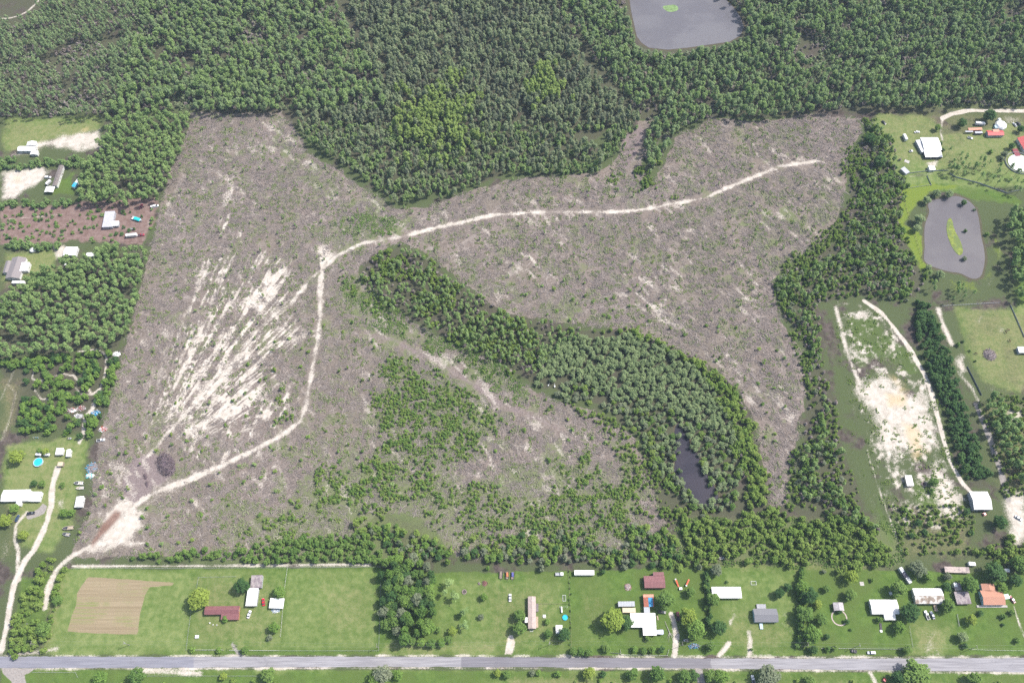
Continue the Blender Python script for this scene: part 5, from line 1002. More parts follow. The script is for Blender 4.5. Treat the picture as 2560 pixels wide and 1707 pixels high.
simple('path', None, None, *Z5(655, 600), [('ring_path', b, mat('pale_paving', (.44, .36, .33), .95, .25, 1.5))], 0, z=0, foot=0)['kind'] = 'structure'
simple('animal_cage', 'grey wire cage with white shelter at the garden back fence', 'cage', *Z3(1618, 202), [('cage', bx((-1.6, 0, .7), (2.9, 1.9, .05), (-1.6, .95, .7), (2.9, .05, 1.3), (-1.6, -.95, .7), (2.9, .05, 1.3), (-3.0, 0, .7), (.05, 1.9, 1.3), (-1.6, 0, 1.35), (.05, 1.9, .05)), W_GREY), ('shelter', bx((1.1, 0, .8), (1.9, 2.0, 1.6)), white)], 0, foot=3)
simple('well_box', 'small white box on the lawn below the maroon-roofed brick house', 'well cover', 493, 1591, [('box', bx((0, 0, .5), (2.0, 1.7, 1.0)), W_BLUE), ('lid', bx((0, 0, 1.05), (2.15, 1.85, .12)), white)], .05, foot=2)
def chairs(label, px, py, rz): simple('garden_chair', label, 'chair', px, py, [('seat', bx((0, 0, .42), (.6, .6, .06)), white), ('backrest', bx((-.3, 0, .8), (.08, .6, .75)), white), ('leg', bx((.24, .24, .2), (.07, .07, .4)), white), ('leg', bx((.24, -.24, .2), (.07, .07, .4)), white), ('leg', bx((-.24, .24, .2), (.07, .07, .4)), white), ('leg', bx((-.24, -.24, .2), (.07, .07, .4)), white)], rz, foot=0)
for x, y, a, lb in ((166, 648, .4, 'white garden chair, left of three before the maroon-roofed brick house'), (195, 665, 2, 'white garden chair, middle of three before the maroon-roofed brick house'), (228, 668, 3.3, 'white garden chair, right of three before the maroon-roofed brick house')): chairs(lb, *Z2(x, y), a)
def tank_trailer(label, px, py, rz, L, W): rv('white_trailer', label, px, py, rz, L, W, 1.8, cat='trailer')
tank_trailer('pale blue-white trailer above the round pool, left one', 60 + 205 / 5.81, 1080 + 322 / 5.81, R(-5), 3.6, 1.9); tank_trailer('white trailer above the round pool, right one', 60 + 325 / 5.81, 1080 + 322 / 5.81, R(-3), 3.8, 2.0)
simple('garden_swing', 'white swing frame on the grass above the pool', 'swing', 60 + 185 / 5.81, 1080 + 82 / 5.81, [('frame', (lambda q: (q.tube([(-1.8, -.8, 0), (-1.8, 0, 2), (-1.8, .8, 0)], .06, 5), q.tube([(1.8, -.8, 0), (1.8, 0, 2), (1.8, .8, 0)], .06, 5), q.tube([(-1.8, 0, 2), (1.8, 0, 2)], .06, 5), q)[3])(MB()), white), ('seat', bx((-.6, 0, .6), (.6, .25, .05), (.7, 0, .6), (.6, .25, .05)), tarp_b)], 0, foot=0)
vehicle('wrecked_car', 'dark wrecked car at the grass corner left of the large white-roofed house', 'car', *Y8(140, 186), R(-60), 'car', 'black')
vehicle('utility_cart', 'small white cart left of the large white-roofed house', 'cart', *Y8(330, 386), R(10), 'pickup', 'white', L=3.0)
vehicle('riding_mower', 'red riding mower beside the large white metal barn', 'mower', *Y4(1572, 1050), R(20), 'pickup', 'red', L=2.4)
vehicle('parked_car', 'silver car on the sand at the lower right edge', 'car', *Y4(1840, 1080), R(-40), 'car', 'silver')
vehicle('riding_mower', 'small red mower at the bottom edge by the right-hand verge', 'mower', *Z5(1070, 1172), R(50), 'pickup', 'red', L=2.2)
# ---- horses and white birds
hm = mat('bay_horse_coat', (.10, .045, .022), .7, .25, 2)
def horse_mesh():
    me = bpy.data.meshes.new('horse_body')
    V = [(0, 0, 1.28), (.45, 0, 1.30), (.80, 0, 1.34), (1.08, 0, 1.55), (1.32, 0, 1.22), (1.50, 0, .86), (1.62, 0, .62), (-.42, 0, 1.32), (-.72, 0, 1.30), (-.86, 0, .95), (-.88, 0, .58)]
    E = [(0, 1), (1, 2), (2, 3), (3, 4), (4, 5), (5, 6), (0, 7), (7, 8), (8, 9), (9, 10)]; Rr = [.30, .30, .26, .17, .13, .12, .08, .30, .22, .05, .03]
    for s in (-1, 1):
        for att, pts in ((1, ((.55, .17 * s, .95, .12), (.57, .17 * s, .52, .065), (.55, .17 * s, .12, .05), (.58, .17 * s, .0, .065))), (8, ((-.62, .18 * s, .98, .15), (-.50, .18 * s, .72, .10), (-.72, .18 * s, .48, .065), (-.68, .18 * s, .12, .05), (-.65, .18 * s, .0, .065)))):
            prev = att
            for x, y, z, r in pts: V.append((x, y, z)); Rr.append(r); E.append((prev, len(V) - 1)); prev = len(V) - 1
        V.append((1.10, .07 * s, 1.72)); Rr.append(.035); E.append((3, len(V) - 1))
    me.from_pydata(V, E, []); o = bpy.data.objects.new('body', me); col.objects.link(o)
    sk = o.modifiers.new('skin', 'SKIN'); o.modifiers.new('sub', 'SUBSURF').levels = 1; o.modifiers['sub'].render_levels = 1
    if not me.skin_vertices: me.skin_vertices.new() if hasattr(me.skin_vertices, 'new') else None
    for i, r in enumerate(Rr): me.skin_vertices[0].data[i].radius = (r, r)
    me.skin_vertices[0].data[0].use_root = True
    dg = bpy.context.evaluated_depsgraph_get(); m2 = bpy.data.meshes.new_from_object(o.evaluated_get(dg)); bpy.data.objects.remove(o)
    m2.materials.clear(); m2.materials.append(hm); m2.polygons.foreach_set('use_smooth', np.ones(len(m2.polygons), bool))
    return m2
hb = horse_mesh()
for (x, y), a, lb in ((Y6(1492, 720), 2.6, 'bay horse grazing left of the round branch heap'), (Y6(1820, 597), 1.6, 'bay horse grazing above the white stable shed'), (Y6(1808, 488), 2.8, 'bay horse beside the white sand patch, upper of two'), (Y6(1783, 512), 2.0, 'bay horse beside the white sand patch, lower of two')):
    p = G(x, y, .8); o = empty('horse', (p.x, p.y, 0), a); tag(o, lb, 'horse', 'horses in the pasture')
    q = bpy.data.objects.new('body', hb); col.objects.link(q); q.parent = o
    b = MB(); b.tube([(.72, 0, 1.62), (1.02, 0, 1.74), (1.16, 0, 1.56)], [.05, .06, .03], 5); b.build('mane', W_DARK, o)
bw = mat('white_feathers', (.80, .80, .78), .8, .03, 3)
def egret_mesh():
    b = MB(); b.loft([[(x, r * math.cos(k * math.pi / 4), z + r * .8 * math.sin(k * math.pi / 4)) for k in range(8)] for x, r, z in ((-.62, .03, .62), (-.4, .2, .68), (-.05, .32, .74), (.25, .24, .82), (.42, .1, .95))])
    b.tube([(.38, 0, .92), (.52, 0, 1.12), (.44, 0, 1.32), (.56, 0, 1.5)], [.09, .06, .05, .05], 6); b.tube([(.53, 0, 1.5), (.66, 0, 1.5), (.90, 0, 1.46)], [.07, .06, .01], 6)
    for s in (-1, 1): b.tube([(0, .1 * s, .6), (-.05, .1 * s, .3), (.02, .1 * s, 0)], .02, 4)
    return mesh_from('egret', b.v, b.f, [bw], smooth=True)
eg = egret_mesh()
for (x, y), a, s, lb in (((1386.5, 966), 1.6, 1.7, 'white long-necked bird in the wet hollow, right of two'), ((1371, 963), .9, 1.35, 'white long-necked bird in the wet hollow, left of two')):
    p = G(x, y, .8); o = bpy.data.objects.new('egret', eg); col.objects.link(o); o.location = (p.x, p.y, 0); o.rotation_euler = (0, 0, a); o.scale = (s, s, s); tag(o, lb, 'bird', 'white birds in the wet hollow'); FOOT.append((p.x, p.y, 4.5))
# ================================================================ POLES, WIRES, FENCES
pole_m = mat('utility_pole_wood', (.30, .27, .25), .9, .2, 2); wire_m = mat('power_wire', (.25, .25, .27), .5)
poles = []
for k, (x, y, lb) in enumerate(((96, 1613, 'leaning by the lower left track'), (324, 1612, 'in front of the ploughed plot'), (593, 1614, 'by the brick house drive'), (947, 1619, 'at the corner of the mown field'), (1372, 1612, 'between the sandy drive and the hedge'), (1700, 1614, 'right of the gravel drive'), (2009, 1616, 'beside the tree row'), (2136, 1618, 'on the verge near the utility vehicle'), (2424, 1622, 'beside the tall grey-green shrub'))):
    p = G(x, y); poles.append(p); o = empty('utility_pole', p); tag(o, 'wooden utility pole ' + lb, 'utility pole', 'utility poles along the road')
    b = MB(); b.tube([(0, 0, -.3), (0, 0, 9.6)], [.17, .12], 8); b.build('pole', pole_m, o)
    b = MB(); b.box((0, 0, 9.1), (.12, 2.2, .14)); b.build('crossarm', pole_m, o)
    for s in (-.95, 0, .95): b = MB(); b.tube([(0, s, 9.17), (0, s, 9.42)], .06, 6); b.build('insulator', white, o)
    if k in (1, 4, 7): b = MB(); b.tube([(.32, 0, 7.6), (.32, 0, 8.5)], .24, 10); b.build('transformer', W_GREY, o)
b = MB()
ends = [poles[0] + Vector((-70, 0, 0))] + poles + [poles[-1] + Vector((70, 0, 0))]
for a, c in zip(ends, ends[1:]):
    for s in (-.95, .95):
        b.tube([a.lerp(c, f) + Vector((0, s, 9.4 - 4 * .9 * f * (1 - f))) for f in (0, .2, .4, .6, .8, 1)], .018, 4, cap=False)
tag(b.build('power_line', wire_m), 'pair of thin power wires strung along the road poles', 'power line')
wf = mat('white_fence_paint', (.66, .65, .62), .7, .08, 1); gf = mat('galvanised_fence', (.40, .41, .42), .6, .15, 1)
fence('white rail fence in front of the brick house, broken by its drive', [Z2(-5, 897), Z2(290, 897)], m=wf); fence('white rail fence running from the brick house drive to the mown field', [Z2(345, 900), Z2(805, 903)], m=wf)
fence('thin wire fence between brick house garden and ploughed plot', [(497, 1443), (494, 1460), (478, 1530), (466, 1624)], kind='wire', m=gf); fence('wire fence along the far side of the brick house garden', [(497, 1443), (590, 1441)], kind='wire', m=gf)
fence('pale fence left of the mown field', [(719, 1419), (712, 1470), (706, 1540), (702, 1590)], kind='wire', m=wf, r=.09); fence('fence with grey posts along the top of the mown field', [(180, 1421), (480, 1420), (718, 1419), (950, 1417)], kind='wire', m=gf, step=5)
fence('wire fence along the right side of the mown field', [(953, 1430), (950, 1530), (947, 1625)], kind='wire', m=gf); fence('low wire fence along the road side of the mown field', [(702, 1626), (820, 1626), (946, 1626)], kind='wire', m=gf)
fence('dark fence between two gardens right of the taupe mobile home', [(1421, 1420), (1423, 1470), (1427, 1560), (1428, 1620)], kind='wire', m=wood, r=.08); fence('short cross fence right of the taupe mobile home', [(1350, 1509), (1423, 1509)], kind='wire', m=wood)
fence('white pipe fence along the road before the white flat-roofed house', [(1551, 1623), (1552, 1636), (1610, 1637), (1668, 1638), (1672, 1622)], m=wf, h=1.0); fence('grey plank fence beside the road, left of the white pipe fence', [(1527, 1631), (1550, 1633)], kind='board', m=gf, h=1.0)
fence('white road-side fence of the ring path garden', [(2051, 1620), (2160, 1621), (2255, 1622)], m=wf, h=1.0); fence('wire fence between the white-roofed house and the mobile home lawns', [(2273, 1565), (2281, 1615)], kind='wire', m=gf)
fence('grey fence between the terracotta house lawn and streaked mobile home lawn', [(2392, 1535), (2397, 1565)], m=gf); fence('long pale fence along the road before the terracotta house', [(2428, 1623), (2490, 1625), (2560, 1626)], kind='wire', m=wf)
fence('long grey fence on the bank above the pond, left part', [Y8(300, 545), Y8(440, 528), Y8(590, 524)], kind='board', m=gf, h=1.1); fence('long grey fence sloping down right of the pond bank', [Y8(600, 545), Y8(640, 570), Y8(800, 612), Y8(1000, 682), Y8(1110, 656)], kind='board', m=gf, h=1.2)
fence('short grey fence running down the bank into the pond margin', [Y8(440, 560), Y8(470, 628)], kind='board', m=gf, h=1.0); fence('low white fence across the marshy grass above the pond', [Y8(305, 648), Y8(470, 625)], m=gf, h=1.0)
fence('old dark fence along the left bank of the pond', [Y8(235, 610), Y8(280, 740), Y8(340, 930), Y8(410, 1165)], kind='wire', m=wood, r=.1, h=1.4); fence('pale fence along the top of the horse pasture', [Y6(1155, 258), Y6(1450, 240), Y6(1720, 225)], m=gf, h=1.3)
fence('grey fence at the right side of the horse pasture', [Y6(1825, 250), Y6(1870, 350), Y6(1960, 560)], kind='board', m=gf, h=1.1); fence('low dark fence along the sandy strip left of the horse pasture', [Y6(1100, 300), Y6(1170, 480), Y6(1290, 890)], kind='wire', m=wood, h=1.2, r=.08)
fence('blue-grey netting fence between the sandy strip and pasture', [Y6(1400, 850), Y6(1470, 990), Y6(1540, 1130)], kind='board', m=mat('blue_netting', (.16, .18, .24), .9), h=1.2); fence('thin fence along the brown plot and the house lawn below', [(0, 612), (120, 610), (260, 606), (385, 603)], kind='wire', m=wood, step=6)
fence('wire fence round the scrub at the lower left field', [(0, 955), (42, 958), (25, 1080)], kind='wire', m=wood); fence('grey gate by the lower left track', [(68, 1559), (97, 1560)], m=gf, h=1.2, step=7)
fence('wire fence along the rough ground below the road', [(83, 1680), (190, 1680), (195, 1692)], kind='wire', m=gf); fence('fence below the road verge, under the white rail fence', [(370, 1689), (480, 1689), (650, 1689)], kind='wire', m=gf)
# ================================================================ GARDEN TREES AND SHRUBS
def T(px, py, r, tint, label, h=None, kind=None, cat=None):
    """px, py: middle of the crown; r: its radius in photo pixels"""
    rad = r / 4.05; h = h or max(1.2, min(12, rad * 1.75))
    kind = kind or ('broad' if rad > 2.6 else 'thick' if rad > 1.7 else 'shrub')
    q = G(px, py, h * .62)
    nm = {'broad': 'broadleaf_tree', 'thick': 'small_tree', 'shrub': 'shrub', 'pine': 'pine_tree', 'thin': 'pine_tree', 'sap': 'sapling', 'willow': 'willow_tree'}[kind]
    return plant(nm, kind, (q.x, q.y), rad, h, tint, label, cat or ('shrub' if kind == 'shrub' else 'tree'), None, 'stem' if kind in ('shrub', 'sap') else 'trunk')
for a in (
    (499, 1497, 34, 'yellow', 'big pale spreading tree between the ploughed plot and brick house'), (604, 1463, 23, 'dark', 'dark green tree overlapping the left side of the long barn'), (698, 1479, 19, 'bright', 'bright green tree overhanging the carport'),
    (685, 1568, 16, 'bright', 'small green tree near the mown field fence below the carport'), (674, 1593, 9, 'grey', 'grey half-bare bush below the small tree at the mown field fence'), (563, 1546, 10, 'bright', 'bush at the front door of the maroon-roofed brick house'),
    (480, 1622, 9, 'bright', 'clipped round shrub on the white rail fence, leftmost of three'), (547, 1624, 9, 'bright', 'clipped round shrub on the white rail fence, left of the drive'), (612, 1625, 12, 'mid', 'wide clipped shrub on the white rail fence, right of the drive'),
    (250, 1697, 22, 'bright', 'bright tree below the road, below the ploughed plot'), (341, 1688, 23, 'mid', 'dark two-headed tree at the sandy verge below the road'), (558, 1690, 12, 'yellow', 'yellowish bush below the road under the brick house drive'), (670, 1687, 21, 'mid', 'tree below the road, left of the mown field fence'),
    (956, 1684, 26, 'grey', 'large grey-green tree below the road at the mown field corner'), (994, 1686, 15, 'bright', 'bright bush just right of the large grey-green roadside tree'), (935, 1700, 18, 'bright', 'bright bush just left of the large grey-green roadside tree'),
    (1243, 1682, 11, 'yellow', 'yellow-green bush below the sandy drive'), (1267, 1686, 12, 'mid', 'dark bush right of the yellow-green bush below the road'), (1331, 1682, 9, 'grey', 'pale grey round bush below the road'), (1346, 1681, 9, 'bright', 'bright bush touching the pale grey one'), (1395, 1683, 10, 'bright', 'lone bright bush below the road and hedge'),
    (1473, 1682, 18, 'yellow', 'wide yellow-green bush below the road'), (1508, 1685, 10, 'dark', 'dark little bush right of the wide yellow-green one'), (1581, 1684, 17, 'mid', 'round tree below the white pipe fence'), (1644, 1683, 24, 'mid', 'broad tree below the gravel drive'), (1712, 1692, 20, 'mid', 'tree left of the dark side drive'), (1733, 1688, 17, 'dark', 'dark tree at the dark side drive'),
    (1777, 1688, 19, 'mid', 'round tree right of the dark side drive'), (1803, 1692, 23, 'bright', 'feathery pale tree right of the dark side drive'), (1921, 1692, 34, 'grey', 'large dull green tree right of the bottom white pickup'), (2025, 1699, 15, 'mid', 'tree at the bottom edge below the tree row'), (2293, 1687, 42, 'mid', 'very large tree overhanging the road at the lower right'), (2246, 1694, 20, 'dark', 'dark tree just left of the very large roadside tree'), (2437, 1697, 20, 'mid', 'tree below the road near the right edge'),
    (1210, 1491, 12, 'bright', 'small round tree on the lawn left of the lone white car'), (1299, 1538, 18, 'mid', 'upper of two round trees beside the taupe mobile home'), (1299, 1568, 21, 'mid', 'lower of two round trees beside the taupe mobile home'), (1367, 1553, 9, 'bright', 'round shrub below the white picnic table'), (1371, 1584, 13, 'mid', 'small tree between the mobile home and white-roofed shed'), (1409, 1585, 20, 'dark', 'dark round tree covering part of the white-roofed garden shed'),
    (1202, 1540, 9, 'grey', 'thin little tree in the middle of the open lawn'), (1077, 1568, 15, 'bright', 'round tree at the right edge of the small wood'), (1096, 1573, 9, 'mid', 'little dark tree beside the round one at the small wood'), (1131, 1577, 14, 'yellow', 'yellowish thin tree at the curved garden hedge'), (1150, 1538, 9, 'mid', 'dark small shrub below the thin lawn pines'),
    (1030, 1600, 14, 'mid', 'first bush of the curved hedge below the small wood'), (1053, 1606, 14, 'bright', 'second bush of the curved hedge below the small wood'), (1078, 1608, 14, 'mid', 'middle bush of the curved hedge'), (1103, 1606, 13, 'bright', 'fourth bush of the curved hedge, brighter'), (1122, 1597, 12, 'mid', 'last bush of the curved hedge, at its right end'),
    (1516, 1619, 13, 'mid', 'bush left of the grey plank fence'), (1433, 1628, 13, 'mid', 'hedge bush beside the road, at the garden fence end'), (1452, 1628, 12, 'mid', 'hedge bush beside the road, second from the garden fence'), (1472, 1630, 12, 'mid', 'hedge bush beside the road, third from the garden fence'),
    (1532, 1549, 37, 'yellow', 'big yellow-green tree left of the white flat-roofed house'), (1565, 1556, 21, 'dark', 'dark tree between the big yellow-green one and the white house'), (1666, 1500, 28, 'mid', 'leafy tree right of the rusty outbuilding'), (1726, 1479, 15, 'mid', 'round tree in the scruffy plot with slides'), (1722, 1540, 26, 'yellow', 'yellow-green tree right of the gravel drive, upper half'), (1742, 1575, 30, 'bright', 'yellow-green tree right of the gravel drive, lower half'),
    (1796, 1566, 24, 'dark', 'dark broad tree left of the pale blue house drive'), (1783, 1497, 21, 'mid', 'tree at the left end of the long white-roofed building'), (1791, 1424, 19, 'grey', 'greyish tree behind the long white-roofed building'), (1818, 1453, 5, 'dark', 'tiny dark shrub above the long white-roofed building'), (1949, 1482, 16, 'dark', 'dark round tree on the back lawn, left of a pair'), (1970, 1467, 12, 'dark', 'dark round tree on the back lawn, right of a pair'),
    (1776, 1615, 15, 'mid', 'bush left of the narrow sandy drive by the road'), (1620, 1595, 9, 'mid', 'shrub at the near end of the white flat-roofed house'), (1880, 1621, 6, 'mid', 'tiny shrub by the road below the pale blue house'), (1585, 1622, 10, 'bright', 'flower bed shrub behind the white pipe fence, left'), (1608, 1625, 10, 'mid', 'flower bed shrub behind the white pipe fence, middle'), (1632, 1624, 10, 'bright', 'flower bed shrub behind the white pipe fence, right of the middle'), (1654, 1622, 10, 'dark', 'dark shrub at the right corner of the white pipe fence'),
    (2007, 1468, 22, 'bright', 'pale top tree of the row right of the pale blue house'), (2025, 1488, 24, 'dark', 'dark second tree of the row right of the pale blue house'), (2013, 1535, 25, 'mid', 'third tree of the row right of the pale blue house'), (2053, 1547, 20, 'mid', 'olive tree standing right of the tree row'), (2032, 1585, 27, 'bright', 'brighter tree at the lower end of the tree row'), (2068, 1590, 9, 'dark', 'dark small tree at the right foot of the tree row'), (2034, 1623, 14, 'dark', 'dark bush by the road under the tree row'), (2044, 1510, 14, 'yellow', 'paler tree on the right side of the tree row'),
    (2070, 1621, 9, 'mid', 'left hedge bush on the ring path garden fence'), (2088, 1620, 9, 'mid', 'right hedge bush on the ring path garden fence'), (2067, 1470, 12, 'mid', 'low round tree above the small grey-roofed shed'), (2127, 1440, 22, 'yellow', 'tall yellow-green tree in the ring path garden'), (2127, 1486, 18, 'mid', 'darker tree just below the tall yellow-green one'), (2060, 1428, 7, 'grey', 'grey bush by the thicket edge'),
    (2100, 1528, 8, 'dark', 'little tree at the top of the ring path'), (2118, 1552, 8, 'dark', 'shrub on the right of the ring path'), (2127, 1573, 5, 'dark', 'tiny dark shrub below the ring path'), (2248, 1471, 25, 'mid', 'dense round tree between the trailers and white-roofed house'), (2276, 1530, 30, 'dark', 'large dark tree right of the white-winged house'), (2249, 1568, 18, 'bright', 'light feathery tree below the large dark one'), (2200, 1548, 10, 'mid', 'shrub at the front wing of the white-roofed house'),
    (2372, 1513, 20, 'mid', 'round tree right of the streaked mobile home'), (2295, 1422, 25, 'grey', 'big grey-green tree right of the shaded trailers'), (2320, 1440, 15, 'bright', 'bright bush right of the big grey-green tree'), (2426, 1459, 26, 'mid', 'leafy tree at the left of the terracotta roof'), (2407, 1590, 16, 'willow', 'tall grey-green shrub on the lawn near the road pole'), (2414, 1613, 9, 'dark', 'small dark shrub at the foot of the tall grey-green one'), (2429, 1549, 16, 'yellow', 'thin yellowish tree before the terracotta house'), (2451, 1531, 9, 'dark', 'dark shrub under the terracotta house porch'),
    (2509, 1540, 9, 'mid', 'round flower bush on the terracotta house lawn, upper'), (2509, 1560, 6, 'dark', 'round dark bush on the terracotta house lawn, lower'), (2531, 1530, 9, 'mid', 'bush beside the right-hand drive'), (2268, 1623, 14, 'mid', 'bush by the road below the large dark tree'), (2369, 1440, 13, 'grey', 'dull bush left of the plank-roofed shed'), (2366, 1466, 15, 'dark', 'dark bush above the weathered carport'), (2489, 1430, 31, 'dark', 'large dark tree behind the terracotta house'), (2505, 1467, 16, 'bright', 'bright bush at the right rear of the terracotta house'),
    (2548, 1408, 26, 'mid', 'large tree at the far right edge behind the gardens'), (2540, 1450, 20, 'dark', 'dark tree under the large one at the far right edge'), (2181, 1449, 7, 'bright', 'small yellow-green shrub on the shaded lawn'), (2544, 1600, 9, 'mid', 'bush at the bottom right corner by the drive'),
    (40, 1140, 24, 'yellow', 'big yellow-green tree left of the round pool'), (113, 1128, 12, 'yellow', 'yellow-green bush above the white trailer by the pool'), (98, 1126, 10, 'mid', 'bush above the pale trailer by the pool'), (12, 1300, 20, 'yellow', 'yellow-green tree at the left edge below the white metal house'), (35, 1270, 16, 'bright', 'bush against the front of the white metal house'), (58, 1338, 16, 'yellow', 'yellow-green bush between the two drives'), (160, 1281, 14, 'bright', 'bright hedge bush below the plain white shed'), (178, 1281, 12, 'bright', 'second bright hedge bush below the plain white shed'),
    (155, 1211, 9, 'mid', 'hedge bush right of the yard gateway'), (105, 1209, 12, 'mid', 'hedge bush left of the yard gateway'), (85, 1208, 11, 'dark', 'dark hedge bush left end of the yard hedge'), (233, 1054, 20, 'bright', 'round green tree right of the trail bend'), (107, 1573, 23, 'mid', 'round tree beside the lower left track, near the road'), (143, 1500, 16, 'mid', 'bush at the left edge of the ploughed plot field'),
    (2475, 287, 26, 'dark', 'large dark oak above the white dome'), (2530, 365, 14, 'dark', 'dark round tree left of the red-roofed house'), (2406, 306, 20, 'dark', 'dark tree left of the camper under the oak'), (2553, 322, 15, 'dark', 'dark tree at the right edge near the two parked cars'), (2478, 378, 9, 'bright', 'small bright bush on the lawn below the red-roofed cabin'), (2512, 385, 14, 'grey', 'grey-green bush beside the round white cover, upper'), (2506, 396, 10, 'grey', 'grey-green bush beside the round white cover, lower'), (2352, 358, 8, 'dark', 'shrub at the right of the large white-roofed house, upper'), (2358, 374, 8, 'dark', 'shrub at the right of the large white-roofed house, lower'), (2218, 343, 12, 'mid', 'bush on the lawn left of the camper'), (2345, 318, 14, 'mid', 'tree beside the sand drive bend'),
    (2200, 402, 26, 'dark', 'large dark tree at the wood edge left of the large white-roofed house'), (2175, 345, 22, 'dark', 'dark tree at the wood corner by the upper right lawn'),
    (2414, 576, 7, 'dark', 'dark tree lying in the pond right side'), (2412, 645, 9, 'grey', 'half-sunken grey tree near the pond foot'), (2410, 506, 12, 'dark', 'dark drowned tree at the top of the pond'), (2436, 524, 6, 'dark', 'small drowned bush at the upper right of the pond'), (2468, 585, 8, 'mid', 'bush on the right bank of the pond'),
    (2300, 548, 20, 'willow', 'grey-green tree on the left bank of the pond, lower'), (2292, 570, 16, 'willow', 'grey-green tree at the lower left water edge of the pond'), (2318, 500, 16, 'willow', 'grey-green tree on the left bank of the pond, upper'), (2342, 482, 15, 'willow', 'grey-green tree above the pond, left one'), (2374, 485, 16, 'willow', 'grey-green tree above the pond, right one'), (2350, 685, 16, 'willow', 'grey-green tree at the lower end of the pond'), (2322, 668, 12, 'willow', 'small tree at the lower left end of the pond'),
    (2408, 853, 6, 'dark', 'small dark juniper by the pasture fence, upper'), (2424, 876, 5, 'dark', 'small dark juniper by the pasture fence, middle'), (2439, 902, 5, 'dark', 'small dark juniper by the pasture fence, lower'), (2396, 860, 8, 'mid', 'bush beside the junipers of the pasture fence'), (2335, 1204, 16, 'mid', 'spreading bush right of the brown mulch in the sandy lot'), (2330, 1226, 9, 'mid', 'small bush below the spreading one in the sandy lot'), (2264, 1274, 9, 'mid', 'round bush in the sandy lot, upper left of four'), (2296, 1306, 12, 'dark', 'round bush in the sandy lot, left of four'), (2312, 1328, 10, 'dark', 'round bush in the sandy lot, lowest of four'), (2325, 1310, 11, 'mid', 'round bush in the sandy lot, right of four'), (2278, 1337, 9, 'dark', 'dark round bush at the foot of the sandy lot'), (2417, 1277, 12, 'dark', 'bush at the left foot of the large white metal barn'), (2430, 1332, 8, 'dark', 'small dark bush below the white metal barn'), (2500, 1305, 22, 'dark', 'dark tree row right below the white metal barn')):
    T(*a)
for k, (x, y, r) in enumerate(((1123, 1458, 15), (1137, 1490, 15), (1161, 1530, 12), (1161, 1565, 14), (1112, 1480, 11))):
    T(x, y, r, 'pine_l', 'thin feathery pine on the open lawn right of the small wood', 9, 'thin')['group'] = 'thin pines on the open lawn'
for k in range(44):
    x = 2355 + rnd.uniform(0, 190); y = 408 + (x - 2355) * .28 + rnd.uniform(-18, 30)
    q = G(x, y); plant('pine_tree', 'thin', (q.x, q.y), rnd.uniform(1.5, 2.5), rnd.uniform(10, 14), 'pine', 'tall bare-trunked pine in the open grove right of the pond', 'pine tree', 'open pine grove right of the pond')
for k in range(12):
    x = 2390 + rnd.uniform(-25, 45); y = 735 + rnd.uniform(-16, 26)
    q = G(x, y); plant('pine_tree', 'thin', (q.x, q.y), rnd.uniform(1.2, 1.9), rnd.uniform(9, 12), 'pine', 'tall pine at the top of the horse pasture', 'pine tree', 'pines at the top of the horse pasture')
for k in range(22):
    x, y = 1763 + rnd.uniform(-5, 5) + (k / 22) * 8, 1432 + k * 6.2
    q = G(x, y); plant('hedge_tree', 'thick', (q.x, q.y), rnd.uniform(1.3, 2.2), rnd.uniform(3, 5), rnd.choice(['dark', 'mid']), 'dark tree in the narrow hedge line right of the scruffy plot', 'tree', 'narrow hedge line right of the scruffy plot')
for k in range(14):
    x, y = 1425 + rnd.uniform(-3, 3), 1428 + k * 14
    q = G(x, y); plant('hedge_shrub', 'shrub', (q.x, q.y), rnd.uniform(.7, 1.2), rnd.uniform(1, 1.8), 'mid', 'small shrub along the dark garden fence', 'shrub', 'shrubs along the dark garden fence', 'stem')
for k in range(26):
    x, y = 1998 + rnd.uniform(-8, 8), 1422 + k * 7.6
    q = G(x, y); plant('hedge_tree', 'thick', (q.x, q.y), rnd.uniform(1.3, 2.6), rnd.uniform(3, 6), rnd.choice(['mid', 'bright', 'mid', 'dark']), 'leafy tree in the hedge line right of the pale blue house', 'tree', 'hedge line right of the pale blue house')
# --- polygons of the stands
F_TL = "-240,-140 820,-140 835,0 900,110 950,200 965,272 430,272 270,284 100,288 -240,284"
F_TLW = "-20,60 50,55 100,20 130,-30 -20,-40"
F_TLgap = "100,150 300,70 330,100 200,160 120,190"
F_SW = "820,-140 1330,-140 1400,40 1460,150 1560,262 1592,300 1560,370 1500,415 1400,432 1300,425 1200,445 1050,498 980,495 930,455 850,400 765,350 745,300 770,272 960,272 900,110"
F_TR1 = "1330,-140 2560,-140 2800,-140 2800,250 2560,262 2180,262 2050,272 1900,290 1790,280 1690,325 1625,430 1598,330 1592,270 1480,150 1400,40"
LAKE_X = "1560,-20 1566,30 1572,52 1582,92 1600,122 1622,132 1669,136 1720,130 1762,126 1824,116 1862,95 1872,70 1862,45 1845,20 1827,3 1800,-30 1750,-50 1660,-55 1590,-40"
F_ST = "1600,310 1635,300 1660,400 1668,470 1625,485 1590,440"
F_L1 = "270,290 478,285 440,415 398,498 330,512 205,502 192,455 245,385 268,330"
F_L2 = "290,610 372,625 350,720 322,800 300,868 180,878 -160,905 -160,780 0,765 60,700 150,655 230,632"
F_L3 = "-60,905 180,880 305,872 275,990 245,1080 225,1090 150,1088 60,1085 30,1060 60,1000 50,920"
F_MID = "895,690 930,645 1000,612 1044,630 1095,660 1143,705 1207,745 1270,785 1382,805 1470,825 1400,880 1340,940 1270,930 1200,878 1127,852 1063,812 968,765 930,720"
F_SWM = "1350,870 1430,840 1560,835 1690,880 1770,945 1830,1050 1860,1180 1840,1270 1760,1290 1640,1200 1600,1090 1560,1050 1500,1010 1420,1000 1340,960"
